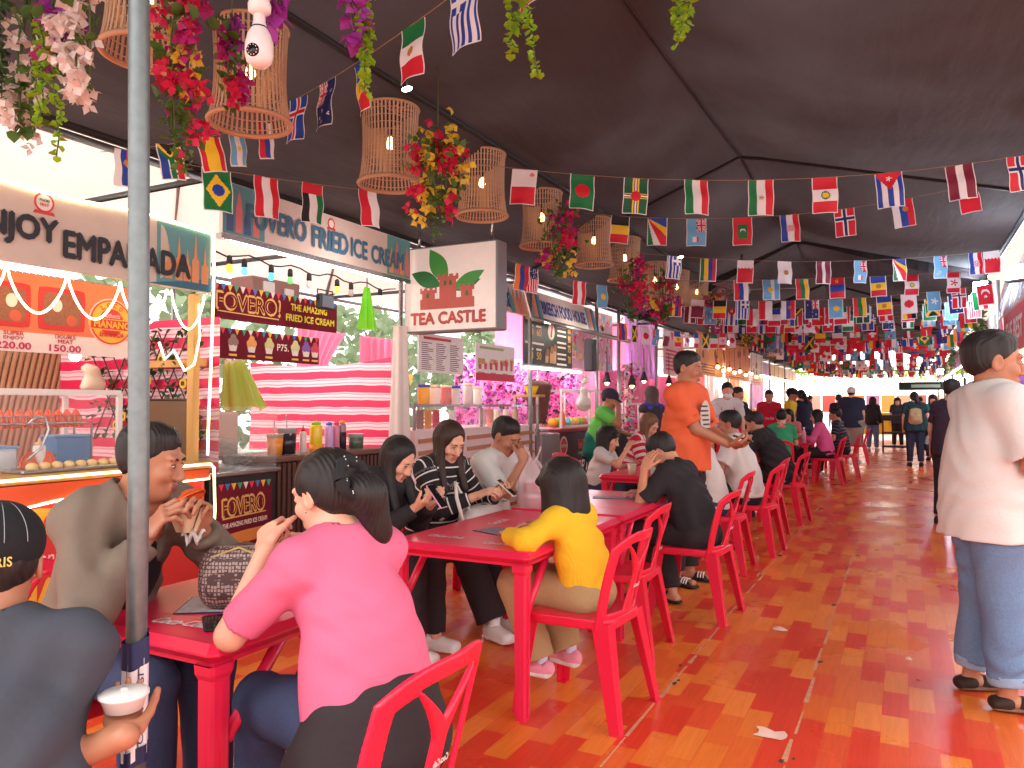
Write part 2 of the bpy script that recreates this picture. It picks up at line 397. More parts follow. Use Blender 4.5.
def person(label, loc, az, pose='sit', S=1.0, g=1.0, fem=False, lean=8, side=0, tw=0, yaw=0, pitch=8, roll=0, HS=1.0, seat=.445, rh=None, lh=None, re=None, le=None,
           rhand=None, lhand=None, skin='mid', hair=('short', None), top=None, bottom=None, shoes=None, knees=None, feet=None, res='mid', belly=0, face=True, group=None, seed=0, extra=None, sock=None, z0=0.0):
    root = thing('person', label, 'person', (loc[0], loc[1], z0), -R(az), group)
    azr = R(az); ca, sa = math.cos(azr), math.sin(azr)
    def L(p):   # world -> local of this figure
        x, y = p[0] - loc[0], p[1] - loc[1]; return V((x * ca - y * sa, x * sa + y * ca, p[2] - z0))
    sit = pose == 'sit'; X = V((1, 0, 0)); Y = V((0, 1, 0)); Zv = V((0, 0, 1))
    hz = seat + .092 * S if sit else .87 * S
    def sp(deg): return (V((math.sin(R(side)), math.sin(R(deg)), 0)) + Zv * math.cos(R(deg))).normalized()
    d1, d2 = sp(lean * .75), sp(lean * 1.15)
    P = V((0, 0, hz + .03 * S)); C = P + d1 * .26 * S; N = C + d2 * .225 * S
    sx = V((math.cos(R(tw)), -math.sin(R(tw)), 0)); fw = V((math.sin(R(tw)), math.cos(R(tw)), 0)); fd = fw - d2 * fw.dot(d2); fd.normalize()
    SC = C + d2 * .175 * S + fd * .008; shw = (.145 if fem else .16) * S * (1 + (g - 1) * .5)
    SR, SL = SC + sx * shw, SC - sx * shw
    nd = sp(lean * 1.0 + pitch * .45); H = N + nd * .138 * S * (.55 + .45 * HS) + V((0, .008, 0))
    M = (Matrix.Rotation(-R(yaw), 3, 'Z') @ Matrix.Rotation(-R(pitch + lean * .35), 3, 'X') @ Matrix.Rotation(R(roll), 3, 'Y'))
    hs = HS * (S * .5 + .5) * 1.05
    def hp(x, y, z): return H + M @ V((x, y, z)) * hs
    ua, fa = .272 * S, .245 * S
    up = lambda t, s: L(t[1:]) if t is not None and t[0] == 'w' else (V(t) * 1.0 if t is not None else (V((s * .16, .34 * S, hz + .13 * S)) if sit else V((s * .24 * S, .06, hz - .12 * S))))
    ER, WR = ik(SR, up(rh, 1), ua, fa, V(re) if re else V((.6, -.5, -.8))); EL, WL = ik(SL, up(lh, -1), ua, fa, V(le) if le else V((-.6, -.5, -.8)))
    hj = [V((.083 * S * g, 0, hz)), V((-.083 * S * g, 0, hz))]
    if sit:
        kn = [V((.1, .4 * S, hz - .01)), V((-.1, .4 * S, hz - .01))]; ft = [V((.1, .42 * S, .08 * S)), V((-.1, .42 * S, .08 * S))]
    else:
        kn = [V((.095 * S, .02, .465 * S)), V((-.095 * S, .02, .465 * S))]; ft = [V((.11 * S, -.02, .08 * S)), V((-.11 * S, -.02, .08 * S))]
    if knees: kn = [V(k) for k in knees]
    if feet: ft = [V(k) for k in feet]
    fdirs = [(V((.12, 1, 0))).normalized(), (V((-.12, 1, 0))).normalized()]
    hf, hc = dict(near=(.0045, .011), mid=(.0065, .014), far=(.011, .019), tiny=(.018, .026))[res]; hf *= DRAFT; hc *= DRAFT
    # ---- body
    B = Solid()
    def torso(T, o=0.0, hem=0.06):
        wx = (.128 if fem else .14) * S * g + o
        T.limb(P - d1 * hem * S, C, (.155 if fem else .148) * S * g + o, wx, .112 * S * g + o, .1 * S * g + o, side=sx, k=.05)
        T.limb(C, SC + d2 * .015 * S, wx + .008, (.135 if fem else .15) * S + o, .1 * S * g + o, .078 * S + o, side=sx, k=.05)
        T.limb(SL, SR, .052 * S + o, .052 * S + o, k=.05)
        T.limb(N - d2 * .02 * S, SC + sx * shw * .55, .05 * S + o, .048 * S + o, k=.04); T.limb(N - d2 * .02 * S, SC - sx * shw * .55, .05 * S + o, .048 * S + o, k=.04)
        if fem:
            for s in (1, -1): T.ell(C + d2 * .055 * S + fd * .07 * S + sx * s * .066 * S, (.06 * S + o, .055 * S + o, .06 * S + o), k=.04)
        if belly: T.ell(P + d1 * .11 * S + fd * belly * .7, (.13 * S * g + o, .09 * S + belly * .5 + o, .13 * S + o), k=.06)
    torso(B)
    B.ell(P - Zv * .02, (.16 * S * g, .115 * S * g, .115 * S), k=.05)
    B.limb(N - nd * .03, hp(0, -.02, -.05), .056 * S, .05 * S, k=.03)
    for s, sh, e, w in ((1, SR, ER, WR), (-1, SL, EL, WL)):
        B.limb(sh, e, .047 * S * (.6 + .4 * g), .039 * S * (.7 + .3 * g), k=.02); B.limb(e, w, .04 * S, .026 * S, k=.02)
    for i in (0, 1):
        B.limb(hj[i], kn[i], .082 * S * g, .056 * S, k=.03); B.limb(kn[i], ft[i], .056 * S, .036 * S, k=.02)
        f = ft[i] - Zv * .045 * S; B.limb(f - fdirs[i] * .03, f + fdirs[i] * .14 * S, .034 * S, .034 * S, .03 * S, .022 * S, side=V((1, 0, 0)), k=.02)
    # head
    E = lambda c, r, k=.015, neg=False: B.ell(hp(*c), tuple(v * hs for v in r), M, k=k, neg=neg)
    Lm = lambda a, b, r1, r2, k=.01: B.limb(hp(*a), hp(*b), r1 * hs, r2 * hs, k=k)
    E((0, -.014, .032), (.074, .094, .084), .02); E((0, .022, -.045), (.057, .062, .07), .04); E((0, .058, -.092), (.026, .022, .02), .03)
    if res in ('near', 'mid'):
        for s in (1, -1):
            E((s * .036, .06, -.028), (.025, .022, .022), .02); E((s * .031, .096, .006), (.017, .012, .011), .012, True)
            E((s * .031, .0745, .003), (.0155, .0135, .0105), .005); E((s * .0115, .092, -.037), (.008, .011, .008), .006)
            E((s * .076, -.006, -.006), (.009, .021, .032), .006); E((s * .083, .0, -.004), (.006, .012, .02), .006, True)
        Lm((-.036, .076, .026), (.036, .076, .026), .012, .012); Lm((0, .082, .012), (0, .104, -.032), .0085, .0125, .012)
        Lm((-.019, .083, -.062), (.019, .083, -.062), .0065, .0065, .006); Lm((-.016, .083, -.0735), (.016, .083, -.0735), .0075, .0075, .006)
    else:
        E((0, .1, -.02), (.013, .016, .022)); [E((s * .076, -.006, -.006), (.012, .02, .03)) for s in (1, -1)]
    # hands
    for s, e, w, hd in ((1, ER, WR, rhand), (-1, EL, WL, lhand)):
        hd = hd or {}; d = V(hd['d']) if 'd' in hd else (w - e).normalized(); d.normalize(); n = V(hd.get('n', (-s * .5, 0, -.8))); n = (n - d * n.dot(d)).normalized()
        finger_prims(B, w, d, n, d.cross(n) * s, S * .98, hd.get('c', .35), thumb=V(hd['t']) if 't' in hd else None, k=.004 if res == 'near' else .006)
    fx, fy, fz = [], [], []
    if res in ('near', 'mid'):
        for c, r in ((H, .125 * hs),) + (((WR, .17 * S), (WL, .17 * S)) if res == 'near' else ((WR + (WR - ER).normalized() * .06, .1), (WL + (WL - EL).normalized() * .06, .1))):
            for l, q in ((fx, 0), (fy, 1), (fz, 2)): l.append((c[q] - r, c[q] + r, hf))
    Hn, Mn = np.array(H), np.array(M)
    def pick(c):
        q = (c - Hn) @ Mn / hs
        return ((np.abs(q[:, 0]) < .0235 - np.abs(q[:, 2] + .0675) * .6) & (q[:, 1] > .074) & (q[:, 2] > -.0815) & (q[:, 2] < -.0555)).astype(np.int32)
    body = link(bpy.data.objects.new('body', solid_mesh('body', B, [SKIN[skin], LIPS[skin]], hc, (fx, fy, fz), pick=pick)), root)
    if face and res in ('near', 'mid'):
        for s in (1, -1):
            mb = MB().use(M_WHITE_EYE); mb.ball(hp(s * .031, .0795, .003), (.0115 * hs, .0098 * hs, .0052 * hs), 10, 6, M)
            mb.use(M_EYE).ball(hp(s * .031, .0862, .002), (.0055 * hs, .0036 * hs, .0055 * hs), 8, 6, M); mb.ball(hp(s * .031, .0815, .0075), (.0135 * hs, .0078 * hs, .0028 * hs), 8, 6, M); mb.build('eye', root)
            MB().use(HAIR).tube([hp(s * .014, .0885, .022), hp(s * .03, .0895, .0265), hp(s * .047, .078, .021)], [.0026 * hs, .0036 * hs, .002 * hs], 6).build('eyebrow', root)
    # ---- hair
    hstyle, hm = hair; hm = hm or HAIR
    if hstyle != 'none':
        A = Solid(); EA = lambda c, r, k=.02, neg=False: A.ell(hp(*c), tuple(v * hs for v in r), M, k=k, neg=neg)
        down = lambda x, y, z: H + Matrix.Rotation(-R(yaw), 3, 'Z') @ V((x, y, z)) * hs
        if hstyle in ('short', 'crop', 'cap'):
            b = .0 if hstyle == 'short' else -.0035
            EA((0, -.016, .034), (.0785 + b, .0955 + b, .0885 + b), .02); EA((0, -.03, -.002), (.0765 + b, .074 + b, .062), .02)
            if hstyle == 'short': EA((.008, .004, .084), (.058, .064, .038), .03); EA((.0, -.06, .05), (.068, .05, .06), .03)
            A.cut(hp(0, 0, -.004), M @ V((0, -.84, 1)), .004)
        elif hstyle in ('long', 'bob', 'bun', 'pony', 'veil'):
            EA((0, -.018, .036), (.085, .101, .09), .02)
            EA((0, .108, -.03), (.066, .084, .12 if hstyle != 'bob' else .1), .01, True)
            if hstyle in ('bun', 'pony'):
                A.cut(hp(0, 0, -.012), M @ V((0, -.62, 1)), .004); EA((0, -.05, .0), (.074, .06, .075), .03)
                EA((0.015, -.128, -.02), (.052, .04, .05), .02)
                A.limb(hp(.02, -.135, -.03), down(.06, -.135, -.1), .046 * hs, .04 * hs, k=.03)
            else:
                ln = -.13 if hstyle == 'bob' else (-.2 if hstyle == 'veil' else -.36)
                A.limb(hp(0, -.04, .0), down(0, -.075, ln), .083 * hs, .078 * hs, .06 * hs, .03 * hs, side=M @ X, k=.04)
                for s in (1, -1): A.limb(hp(s * .066, .0, .03), down(s * .072, -.005, -.13), .026 * hs, .03 * hs, k=.03); (A.limb(down(s * .072, -.005, -.13), down(s * .078, .05, ln * .8), .03 * hs, .022 * hs, k=.02) if hstyle == 'long' else None)
                if hstyle == 'bob': A.limb(hp(-.045, .07, .05), hp(.045, .07, .05), .02 * hs, .02 * hs, k=.03); A.limb(hp(0, -.05, .02), down(0, -.06, -.09), .084 * hs, .094 * hs, .07 * hs, .066 * hs, side=M @ X, k=.04)
        nz = lambda X_, Y_, Z_: .0022 * np.sin(95 * X_ + 3 * np.sin(9 * Z_)) * np.sin(88 * Y_ + 2.4 * np.sin(8 * Z_ + 1))
        link(bpy.data.objects.new('hair', solid_mesh('hair', A, [hm], dict(near=.0065, mid=.009, far=.014, tiny=.02)[res] * DRAFT, noise=nz if res in ('near', 'mid') else None)), root)
    # ---- top
    ch = dict(near=.0085, mid=.0125, far=.018, tiny=.026)[res] * DRAFT
    if top:
        T = Solid(); o = top.get('o', .012); torso(T, o, .02); sl = top.get('sleeve', 'short'); lo = top.get('loose', .012)
        for s, sh, e, w in ((1, SR, ER, WR), (-1, SL, EL, WL)):
            if sl == 'none': continue
            r1 = .05 * S * (.6 + .4 * g) + o
            if sl == 'short':
                q = sh + (e - sh) * top.get('len', .72); T.limb(sh, q, r1, .047 * S * (.7 + .3 * g) + lo, k=.035, flat=True)
                v = (e - sh).normalized(); lo > .024 and T.limb(q - v * .025, q + v * .06, .047 * S * (.7 + .3 * g) + lo - max(.014, ch * 1.5), .047 * S * (.7 + .3 * g) + lo - max(.014, ch * 1.5), k=.004, neg=True)
            else:
                q = e + (w - e) * top.get('len', .93); T.limb(sh, e, r1, .044 * S + lo, k=.035); T.limb(e, q, .044 * S + lo, .03 * S + lo * .8, k=.02, flat=True, off=(e - sh).length)
        hm_ = top.get('hem', .065 if sit else .12) * S
        T.limb(P - Zv * (hm_ + .05), P + d1 * .14 * S, .178 * S * g + o, .158 * S * g + o, .14 * S * g + o, .12 * S * g + o, side=sx, k=.05)
        T.cut(P - Zv * hm_, Zv)
        # neckline: bare neck above the collar
        nk = top.get('neck', .062)
        if nk: T.limb(N + nd * .005 - fd * .004, N + nd * .12 + fd * .0, nk * S, nk * S + .02, k=.006, neg=True, flat=False)
        if top.get('vee'): T.limb(N + fd * .06, P + fd * .19 + d2 * .05, .06, .085, k=.012, neg=True)
        if top.get('hood'): T.limb(N - fd * .06 - sx * .06, N - fd * .06 + sx * .06, .045, .045, k=.03)
        link(bpy.data.objects.new(top.get('name', 'shirt'), solid_mesh('shirt', T, [top['m']], ch, noise=wrinkle(top.get('wr', .004) * .95, seed=seed) if res != 'tiny' else None, along='along' in top or True)), root)
    # ---- trousers
    if bottom:
        T = Solid(); o = bottom.get('o', .01) + .008; fl = bottom.get('flare', .0)
        T.ell(P - Zv * .02 - (Y * .012 if sit else Y * 0), (.158 * S * g + o, .114 * S * g + o, .112 * S), k=.04)
        T.limb(P - d1 * .06 * S, P + d1 * .1 * S, .155 * S * g + .003, .145 * S * g + .003, .113 * S * g + .003, .106 * S * g + .003, side=sx, k=.03)
        for i in (0, 1):
            T.limb(hj[i], kn[i], .086 * S * g + o, .06 * S + o + fl * .5, k=.03)
            if bottom.get('len', 1) > 0:
                q = kn[i] + (ft[i] - kn[i]) * bottom.get('len', .93); T.limb(kn[i], q, .06 * S + o + fl * .5, .043 * S + o + fl, k=.02, flat=True)
        if bottom.get('skirt'):
            T.limb(P + Zv * .02, P + V((0, .2, -.16)) * S, .17 * S * g, .2 * S, .125 * S, .16 * S, side=X, k=.05)
        link(bpy.data.objects.new(bottom.get('name', 'trousers'), solid_mesh('trousers', T, [bottom['m']], ch * 1.1, noise=wrinkle(bottom.get('wr', .003), 46, seed + 5) if res != 'tiny' else None)), root)
    # ---- shoes
    if shoes:
        for i in (0, 1):
            T = Solid(); f = ft[i] - Zv * .08 * S; d = fdirs[i]; sd = d.cross(Zv); st = shoes.get('style', 'sneaker'); hh = shoes.get('tilt', 0)
            if st == 'sneaker':
                T.limb(f - d * .04 * S + Zv * .045, f + d * .13 * S + Zv * .036, .038 * S, .046 * S, .05 * S, .034 * S, side=sd, k=.02); T.limb(ft[i] - Zv * .02, f + d * .01 + Zv * .05, .042 * S, .042 * S, k=.03)
                T.limb(f - d * .045 * S + Zv * .012, f + d * .135 * S + Zv * .012, .042 * S, .05 * S, .014, .014, side=sd, k=.006)
                T.limb(ft[i] - Zv * .0, ft[i] + Zv * .1, .034 * S, .034 * S, k=.006, neg=True)
            else:
                T.limb(f - d * .055 * S + Zv * .012, f + d * .16 * S + Zv * .012, .04 * S, .05 * S, .014, .014, side=sd, k=.006)
                T.limb(f + d * .06 * S + Zv * .03, f + d * .12 * S + Zv * .025, .046 * S, .05 * S, .036, .03, side=sd, k=.006)
            if shoes.get('stripe'):
                mb = MB().use(M_SCRIPT)
                for q in (.065, .085, .105): mb.tube([f + d * (q + .01 * math.cos(e)) * S + sd * .05 * S * math.cos(e) + Zv * (.026 + .041 * math.sin(e)) for e in [.2 + .27 * j for j in range(11)]], .005, 5)
                mb.build('stripe', root)
            T.cut(f + Zv * .002, Zv); zt = f.z + .024
            link(bpy.data.objects.new('shoe' if st == 'sneaker' else 'sandal', solid_mesh('shoe', T, [shoes['m'], shoes.get('sole', shoes['m'])], min(ch, .011), pick=lambda c: (c[:, 2] < zt).astype(np.int32))), root)
            if sock: T = Solid().limb(ft[i] - Zv * .03, ft[i] + Zv * .05, .037 * S, .04 * S, flat=True); link(bpy.data.objects.new('sock', solid_mesh('sock', T, [sock], .012)), root)
    J = dict(root=root, P=P, C=C, N=N, H=H, M=M, hp=hp, hs=hs, SR=SR, SL=SL, ER=ER, EL=EL, WR=WR, WL=WL, kn=kn, ft=ft, fd=fd, d2=d2, sx=sx, S=S, L=L, W=lambda p: V((loc[0] + p[0] * ca + p[1] * sa, loc[1] - p[0] * sa + p[1] * ca, p[2] + z0)))
    PEOPLE.append(J)
    return J
# ------------------------------------------------------------------ setting: floor, canopy, tents, steel
XL, XR = -3.9, 1.15          # fronts of the stall rows left and right of the aisle
def floor_mat():
    m = mat('floor_vinyl', (214, 92, 44), .3, 0); nt = m.node_tree; N = nt.nodes; L = nt.links; b = N['Principled BSDF']
    tc = N.new('ShaderNodeTexCoord'); mp = N.new('ShaderNodeMapping'); mp.inputs['Rotation'].default_value = (0, 0, R(90)); L.new(tc.outputs['Object'], mp.inputs[0])
    br = N.new('ShaderNodeTexBrick'); br.offset = .37; br.offset_frequency = 2; br.squash = 1
    br.inputs['Color1'].default_value = (0, 0, 0, 1); br.inputs['Color2'].default_value = (1, 1, 1, 1); br.inputs['Mortar'].default_value = (.3, .3, .3, 1)
    br.inputs['Scale'].default_value = 1; br.inputs['Mortar Size'].default_value = .0012; br.inputs['Brick Width'].default_value = .31; br.inputs['Row Height'].default_value = .105
    L.new(mp.outputs[0], br.inputs['Vector'])
    cr = N.new('ShaderNodeValToRGB'); cr.color_ramp.interpolation = 'CONSTANT'; e = cr.color_ramp.elements
    e[0].position = 0; e[0].color = lin((222, 66, 40)); e[1].position = .3; e[1].color = lin((234, 122, 48))
    for p, c in ((.5, (226, 84, 46)), (.66, (240, 132, 56)), (.84, (228, 106, 44))): q = e.new(p); q.color = lin(c)
    L.new(br.outputs['Color'], cr.inputs[0])
    ms = N.new('ShaderNodeMapping'); ms.inputs['Scale'].default_value = (26, 1.6, 1); L.new(tc.outputs['Object'], ms.inputs[0])
    nz = N.new('ShaderNodeTexNoise'); nz.inputs['Scale'].default_value = 2.2; nz.inputs['Detail'].default_value = 6; nz.inputs['Distortion'].default_value = 1.2; L.new(ms.outputs[0], nz.inputs['Vector'])
    mx = N.new('ShaderNodeMix'); mx.data_type = 'RGBA'; mx.blend_type = 'MULTIPLY'; mx.inputs[0].default_value = .5
    g = N.new('ShaderNodeValToRGB'); g.color_ramp.elements[0].position = .35; g.color_ramp.elements[0].color = (.78, .7, .66, 1); g.color_ramp.elements[1].position = .6; g.color_ramp.elements[1].color = (1, 1, 1, 1)
    L.new(nz.outputs['Fac'], g.inputs[0]); L.new(cr.outputs[0], mx.inputs[6]); L.new(g.outputs[0], mx.inputs[7])
    L.new(mx.outputs[2], b.inputs['Base Color'])
    n2 = N.new('ShaderNodeTexNoise'); n2.inputs['Scale'].default_value = 1.7; n2.inputs['Detail'].default_value = 5; L.new(tc.outputs['Object'], n2.inputs['Vector'])
    rr = N.new('ShaderNodeMapRange'); rr.inputs[1].default_value = .3; rr.inputs[2].default_value = .7; rr.inputs[3].default_value = .2; rr.inputs[4].default_value = .42; L.new(n2.outputs['Fac'], rr.inputs[0]); L.new(rr.outputs[0], b.inputs['Roughness'])
    bp = N.new('ShaderNodeBump'); bp.inputs['Strength'].default_value = .12; bp.inputs['Distance'].default_value = .012; n3 = N.new('ShaderNodeTexNoise'); n3.inputs['Scale'].default_value = 2.6; n3.inputs['Detail'].default_value = 3; L.new(tc.outputs['Object'], n3.inputs['Vector'])
    L.new(n3.outputs['Fac'], bp.inputs['Height']); L.new(bp.outputs[0], b.inputs['Normal'])
    return m
MB_ = MB().use(floor_mat()); MB_.box((-1.5, 21, -.05), (14, 50, .1)); struct('floor', MB_)
# worn vinyl seams with torn dark spots, running along the aisle
m_seam = mat('seam_tape', (214, 150, 116), .35, .4, 30); m_torn = mat('torn_vinyl', (74, 52, 44), .7, .3, 30)
for k, (xs, y0, y1) in enumerate(((-1.02, 2.2, 24), (-.42, 2.2, 24))):
    mb = MB().use(m_seam); y = y0
    while y < y1:
        w = rnd.uniform(.004, .012); d = rnd.uniform(.12, .5); o = rnd.uniform(-.006, .006); mb.poly([(o - w, 0), (o + w, 0), (o + w * .6, d), (o - w * .5, d)], (xs, y, .0005), (1, 0, 0), (0, 1, 0), .001); y += d + rnd.uniform(0, .12)
    mb.use(m_torn)
    for i in range(15):
        y = y0 + (y1 - y0) * rnd.random() ** 2; r = rnd.uniform(.008, .026); n = 9; mb.poly([(r * rnd.uniform(.4, 1.2) * math.cos(6.283 * j / n), r * 1.5 * rnd.uniform(.4, 1.2) * math.sin(6.283 * j / n)) for j in range(n)], (xs + rnd.uniform(-.03, .03), y, .0008), (1, 0, 0), (0, 1, 0), .001)
    o = mb.build('floor_seam'); o['kind'] = 'structure'
# scraps of paper and torn film on the floor
m_scrap = mat('paper_scrap', (230, 190, 175), .6)
for i, (px, py, r) in enumerate(((778, 630, .05), (768, 735, .07), (682, 500, .03), (908, 660, .02))):
    p = on_z(px, py, 0); mb = MB().use(m_scrap); n = 8
    mb.grid(lambda a, b: V(((a - .5) * r * 1.6 + .3 * r * math.sin(3 * b), (b - .5) * r, .004 + .012 * abs(math.sin(3.1 * a + i)) * b)), 6, 3)
    o = mb.build('paper_scrap', loc=(p.x, p.y, 0)); tag(o, ('small curled paper scrap in the middle of the orange floor', 'torn strip of clear film low on the orange floor', 'crumpled scrap beside the leg of a red chair', 'tiny pale scrap near the man in jeans')[i], 'litter', 'litter on the aisle floor')

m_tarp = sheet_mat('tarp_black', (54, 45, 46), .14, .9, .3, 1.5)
def tarp_noise():
    N = m_tarp.node_tree.nodes; L = m_tarp.node_tree.links; b = N['Principled BSDF']; tc = N.new('ShaderNodeTexCoord'); mp = N.new('ShaderNodeMapping'); mp.inputs['Scale'].default_value = (3, .5, 1); mp.inputs['Rotation'].default_value = (0, 0, .5)
    nz = N.new('ShaderNodeTexNoise'); nz.inputs['Scale'].default_value = 3; nz.inputs['Detail'].default_value = 6; L.new(tc.outputs['Object'], mp.inputs[0]); L.new(mp.outputs[0], nz.inputs['Vector'])
    bp = N.new('ShaderNodeBump'); bp.inputs['Strength'].default_value = .5; bp.inputs['Distance'].default_value = .06; L.new(nz.outputs['Fac'], bp.inputs['Height']); L.new(bp.outputs[0], b.inputs['Normal'])
tarp_noise()
def tarp_lit_patches():  # patches of sun and leaf shade put into the tarp as uneven translucency
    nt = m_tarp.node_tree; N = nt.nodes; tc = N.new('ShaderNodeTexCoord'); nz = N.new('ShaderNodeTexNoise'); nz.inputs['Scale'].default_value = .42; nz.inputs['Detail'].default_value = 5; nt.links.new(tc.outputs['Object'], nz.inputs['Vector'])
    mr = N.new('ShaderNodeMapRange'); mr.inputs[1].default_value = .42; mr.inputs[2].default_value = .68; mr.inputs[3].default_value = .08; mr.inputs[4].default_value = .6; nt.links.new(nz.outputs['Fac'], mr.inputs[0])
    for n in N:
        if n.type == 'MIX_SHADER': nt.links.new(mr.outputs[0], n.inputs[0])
tarp_lit_patches()
RX, FX = -1.45, -2.77
def tarp_pt(x, t, y0, y1):
    """x across, t 0..1 along one tent bay; sags between the ribs"""
    y = y0 + (y1 - y0) * t; s = math.sin(math.pi * t)
    if x < FX: q = (x - FX) / (-4 - FX); z = 3.3 + (2.87 - 3.3) * q - .05 * s * math.sin(math.pi * q)
    elif x < RX: q = (x - RX) / (FX - RX); z = 3.9 - .12 * s + (3.38 - 3.9 + .1 * s) * q - .14 * s * math.sin(math.pi * q)
    else: q = (x - RX) / (1.05 - RX); z = 3.9 - .12 * s + (3.2 - 3.9 + .1 * s) * q - .2 * s * math.sin(math.pi * q)
    return V((x, y, z))
BAYS = [(-.5, 7.9), (7.9, 12.4), (12.4, 17), (17, 22), (22, 27.5), (27.5, 33)]
m_rope = mat('rope_black', (22, 20, 22), .6)
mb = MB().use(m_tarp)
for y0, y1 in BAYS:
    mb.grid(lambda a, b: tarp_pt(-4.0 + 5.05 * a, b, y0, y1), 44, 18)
mb.smooth = False
# hems: rolled edge along the left eave and a thick seam at every bay joint and along the ridge
mb.use(m_rope)
for y0, y1 in BAYS:
    mb.tube([tarp_pt(-4.0, t / 10, y0, y1) for t in range(11)], .03, 6); mb.tube([tarp_pt(1.05, t / 10, y0, y1) for t in range(11)], .03, 6); mb.tube([tarp_pt(FX + .001, t / 10, y0, y1) - V((0, 0, .02)) for t in range(11)], .022, 6)
    mb.tube([tarp_pt(RX, t / 12, y0, y1) - V((0, 0, .012)) for t in range(13)], .018, 6); mb.tube([tarp_pt(-4 + 5.05 * i / 20, 1, y0, y1) - V((0, 0, .012)) for i in range(21)], .016, 6)
    # loose valance hanging at the joint
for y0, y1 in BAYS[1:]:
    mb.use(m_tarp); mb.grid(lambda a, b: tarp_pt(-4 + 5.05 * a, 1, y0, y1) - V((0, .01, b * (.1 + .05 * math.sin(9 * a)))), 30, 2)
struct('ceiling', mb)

# white booth tents over the left stalls, on galvanised frames
m_tent = sheet_mat('tent_white', (226, 218, 212), .35, .7)
m_galv = mat('galvanised', (118, 128, 130), .42, .25, 40, .05, metal=.6)
m_steel = mat('steel_pole', (150, 152, 150), .4, .2, 20, metal=.6)
STALLS_Y = [(-.6, 3.42), (3.42, 5.6), (5.6, 8.1), (8.1, 10.3), (10.3, 13.2), (13.2, 16.2), (16.2, 19.4), (19.4, 22.6), (22.6, 26), (26, 29.5), (29.5, 33)]
TY = [(.2, 3.42), (3.42, 5.56), (5.56, 8.02), (8.02, 10.22), (10.22, 13.2), (13.2, 16.2), (16.2, 19.4), (19.4, 22.6), (22.6, 26), (26, 29.5), (29.5, 33)]
for k, (y0, y1) in enumerate(TY):
    mb = MB().use(m_tent); ym = (y0 + y1) / 2; a = (-4.0, y0, 2.86); b = (-4.0, y1, 2.86); c = (-7.0, y1, 2.86); d = (-7.0, y0, 2.86); e = (-5.5, ym, 4.0)
    def panel(p, q, r_): mb.grid(lambda s, t: (V(p) * (1 - s) + V(q) * s) * (1 - t) + V(r_) * t - V((0, 0, .12 * math.sin(math.pi * t) * (1 - t))), 6, 6)
    for p, q in ((a, b), (b, c), (c, d), (d, a)): panel(p, q, e)
    root = thing('gazebo_tent', f'white peaked tent canopy over the left-hand stalls, number {k + 1} counting from the empanada stall' if k > 2 else ('white peaked tent above the empanada stall sign', 'white peaked tent above the fried ice cream sign', 'white peaked tent behind the square tea sign')[k], 'tent', (0, 0, 0), 0, 'white stall tents')
    mb.build('canopy', root)
    fr = MB().use(m_galv)
    for p, q in ((a, b), (b, c), (c, d), (d, a), (a, e), (b, e), (c, e), (d, e)): fr.tube([V(p) - V((0, 0, .05)), V(q) - V((0, 0, .05))], .022, 6)
    fr.tube([(-4.0, ym, 2.81), (-5.5, ym, 3.95)], .02, 6)
    fr.build('roof_frame', root)
    for px_, py_ in ((-7.0, y0),): MB().use(m_galv).tube([(px_, py_ + .03, 0), (px_, py_ + .03, 2.82)], .022, 8).build('post', root)

# the foreground pole with a banner sleeve tied round its foot
p = at(137.5, 560, 1.78); px_, py_ = p.x, p.y; PT = at(139, 0, 1.78)
pole = thing('tent_pole', 'galvanised steel tent pole in front of the near red table', 'pole', (px_, py_, 0))
mb = MB().use(m_galv).tube([(0, 0, 0), (0, 0, 1.2), (PT.x - px_, PT.y - py_, PT.z), ((PT.x - px_) * 1.9, (PT.y - py_) * 1.9, 3.72)], .0235, 16); mb.tube([(0, 0, 0), (0, 0, .012)], .06, 16); mb.build('pipe', pole)
m_ban = mat('banner_white', (232, 226, 228), .6, .05); m_navy = mat('banner_navy', (34, 40, 82), .6)
zt = at(137, 660, 1.76).z; zb = at(137, 757, 1.76).z
mb = MB().use(m_navy); k = 14
def slv(r, z0, z1, seed):
    return lambda a, b: V(((r + .004 * math.sin(5 * a * 6.28 + seed)) * math.cos(a * 6.2832), (r + .004 * math.sin(5 * a * 6.28 + seed)) * math.sin(a * 6.2832), z0 + (z1 - z0) * b + .012 * math.sin(a * 6.28 + seed)))
mb.grid(slv(.028, zt - .012, zt + .05, 0), 28, 3); mb.grid(slv(.028, zb - .02, zb + .02, 1), 28, 3); mb.use(m_ban).grid(slv(.0265, zb, zt, .4), 28, 6); sl = mb.build('banner_sleeve', pole)
mb = MB(); cd = (CAM - V((px_, py_, 1.35))).normalized(); rt_ = V((0, 0, 1)).cross(cd)   # faces the aisle side
dn = V((0, 0, -1)); zc = (zt + zb) / 2
write(mb, 'ISTOL GO', cd * .031 + rt_ * .010 + V((0, 0, zc + .005)), dn, rt_, .16, .013, m_navy, .01)
write(mb, 'TICKETS', cd * .031 - rt_ * .008 + V((0, 0, zc - .03)), dn, rt_, .07, .008, mat('banner_red', (214, 50, 70), .6), .01)
mb.build('lettering', sl)
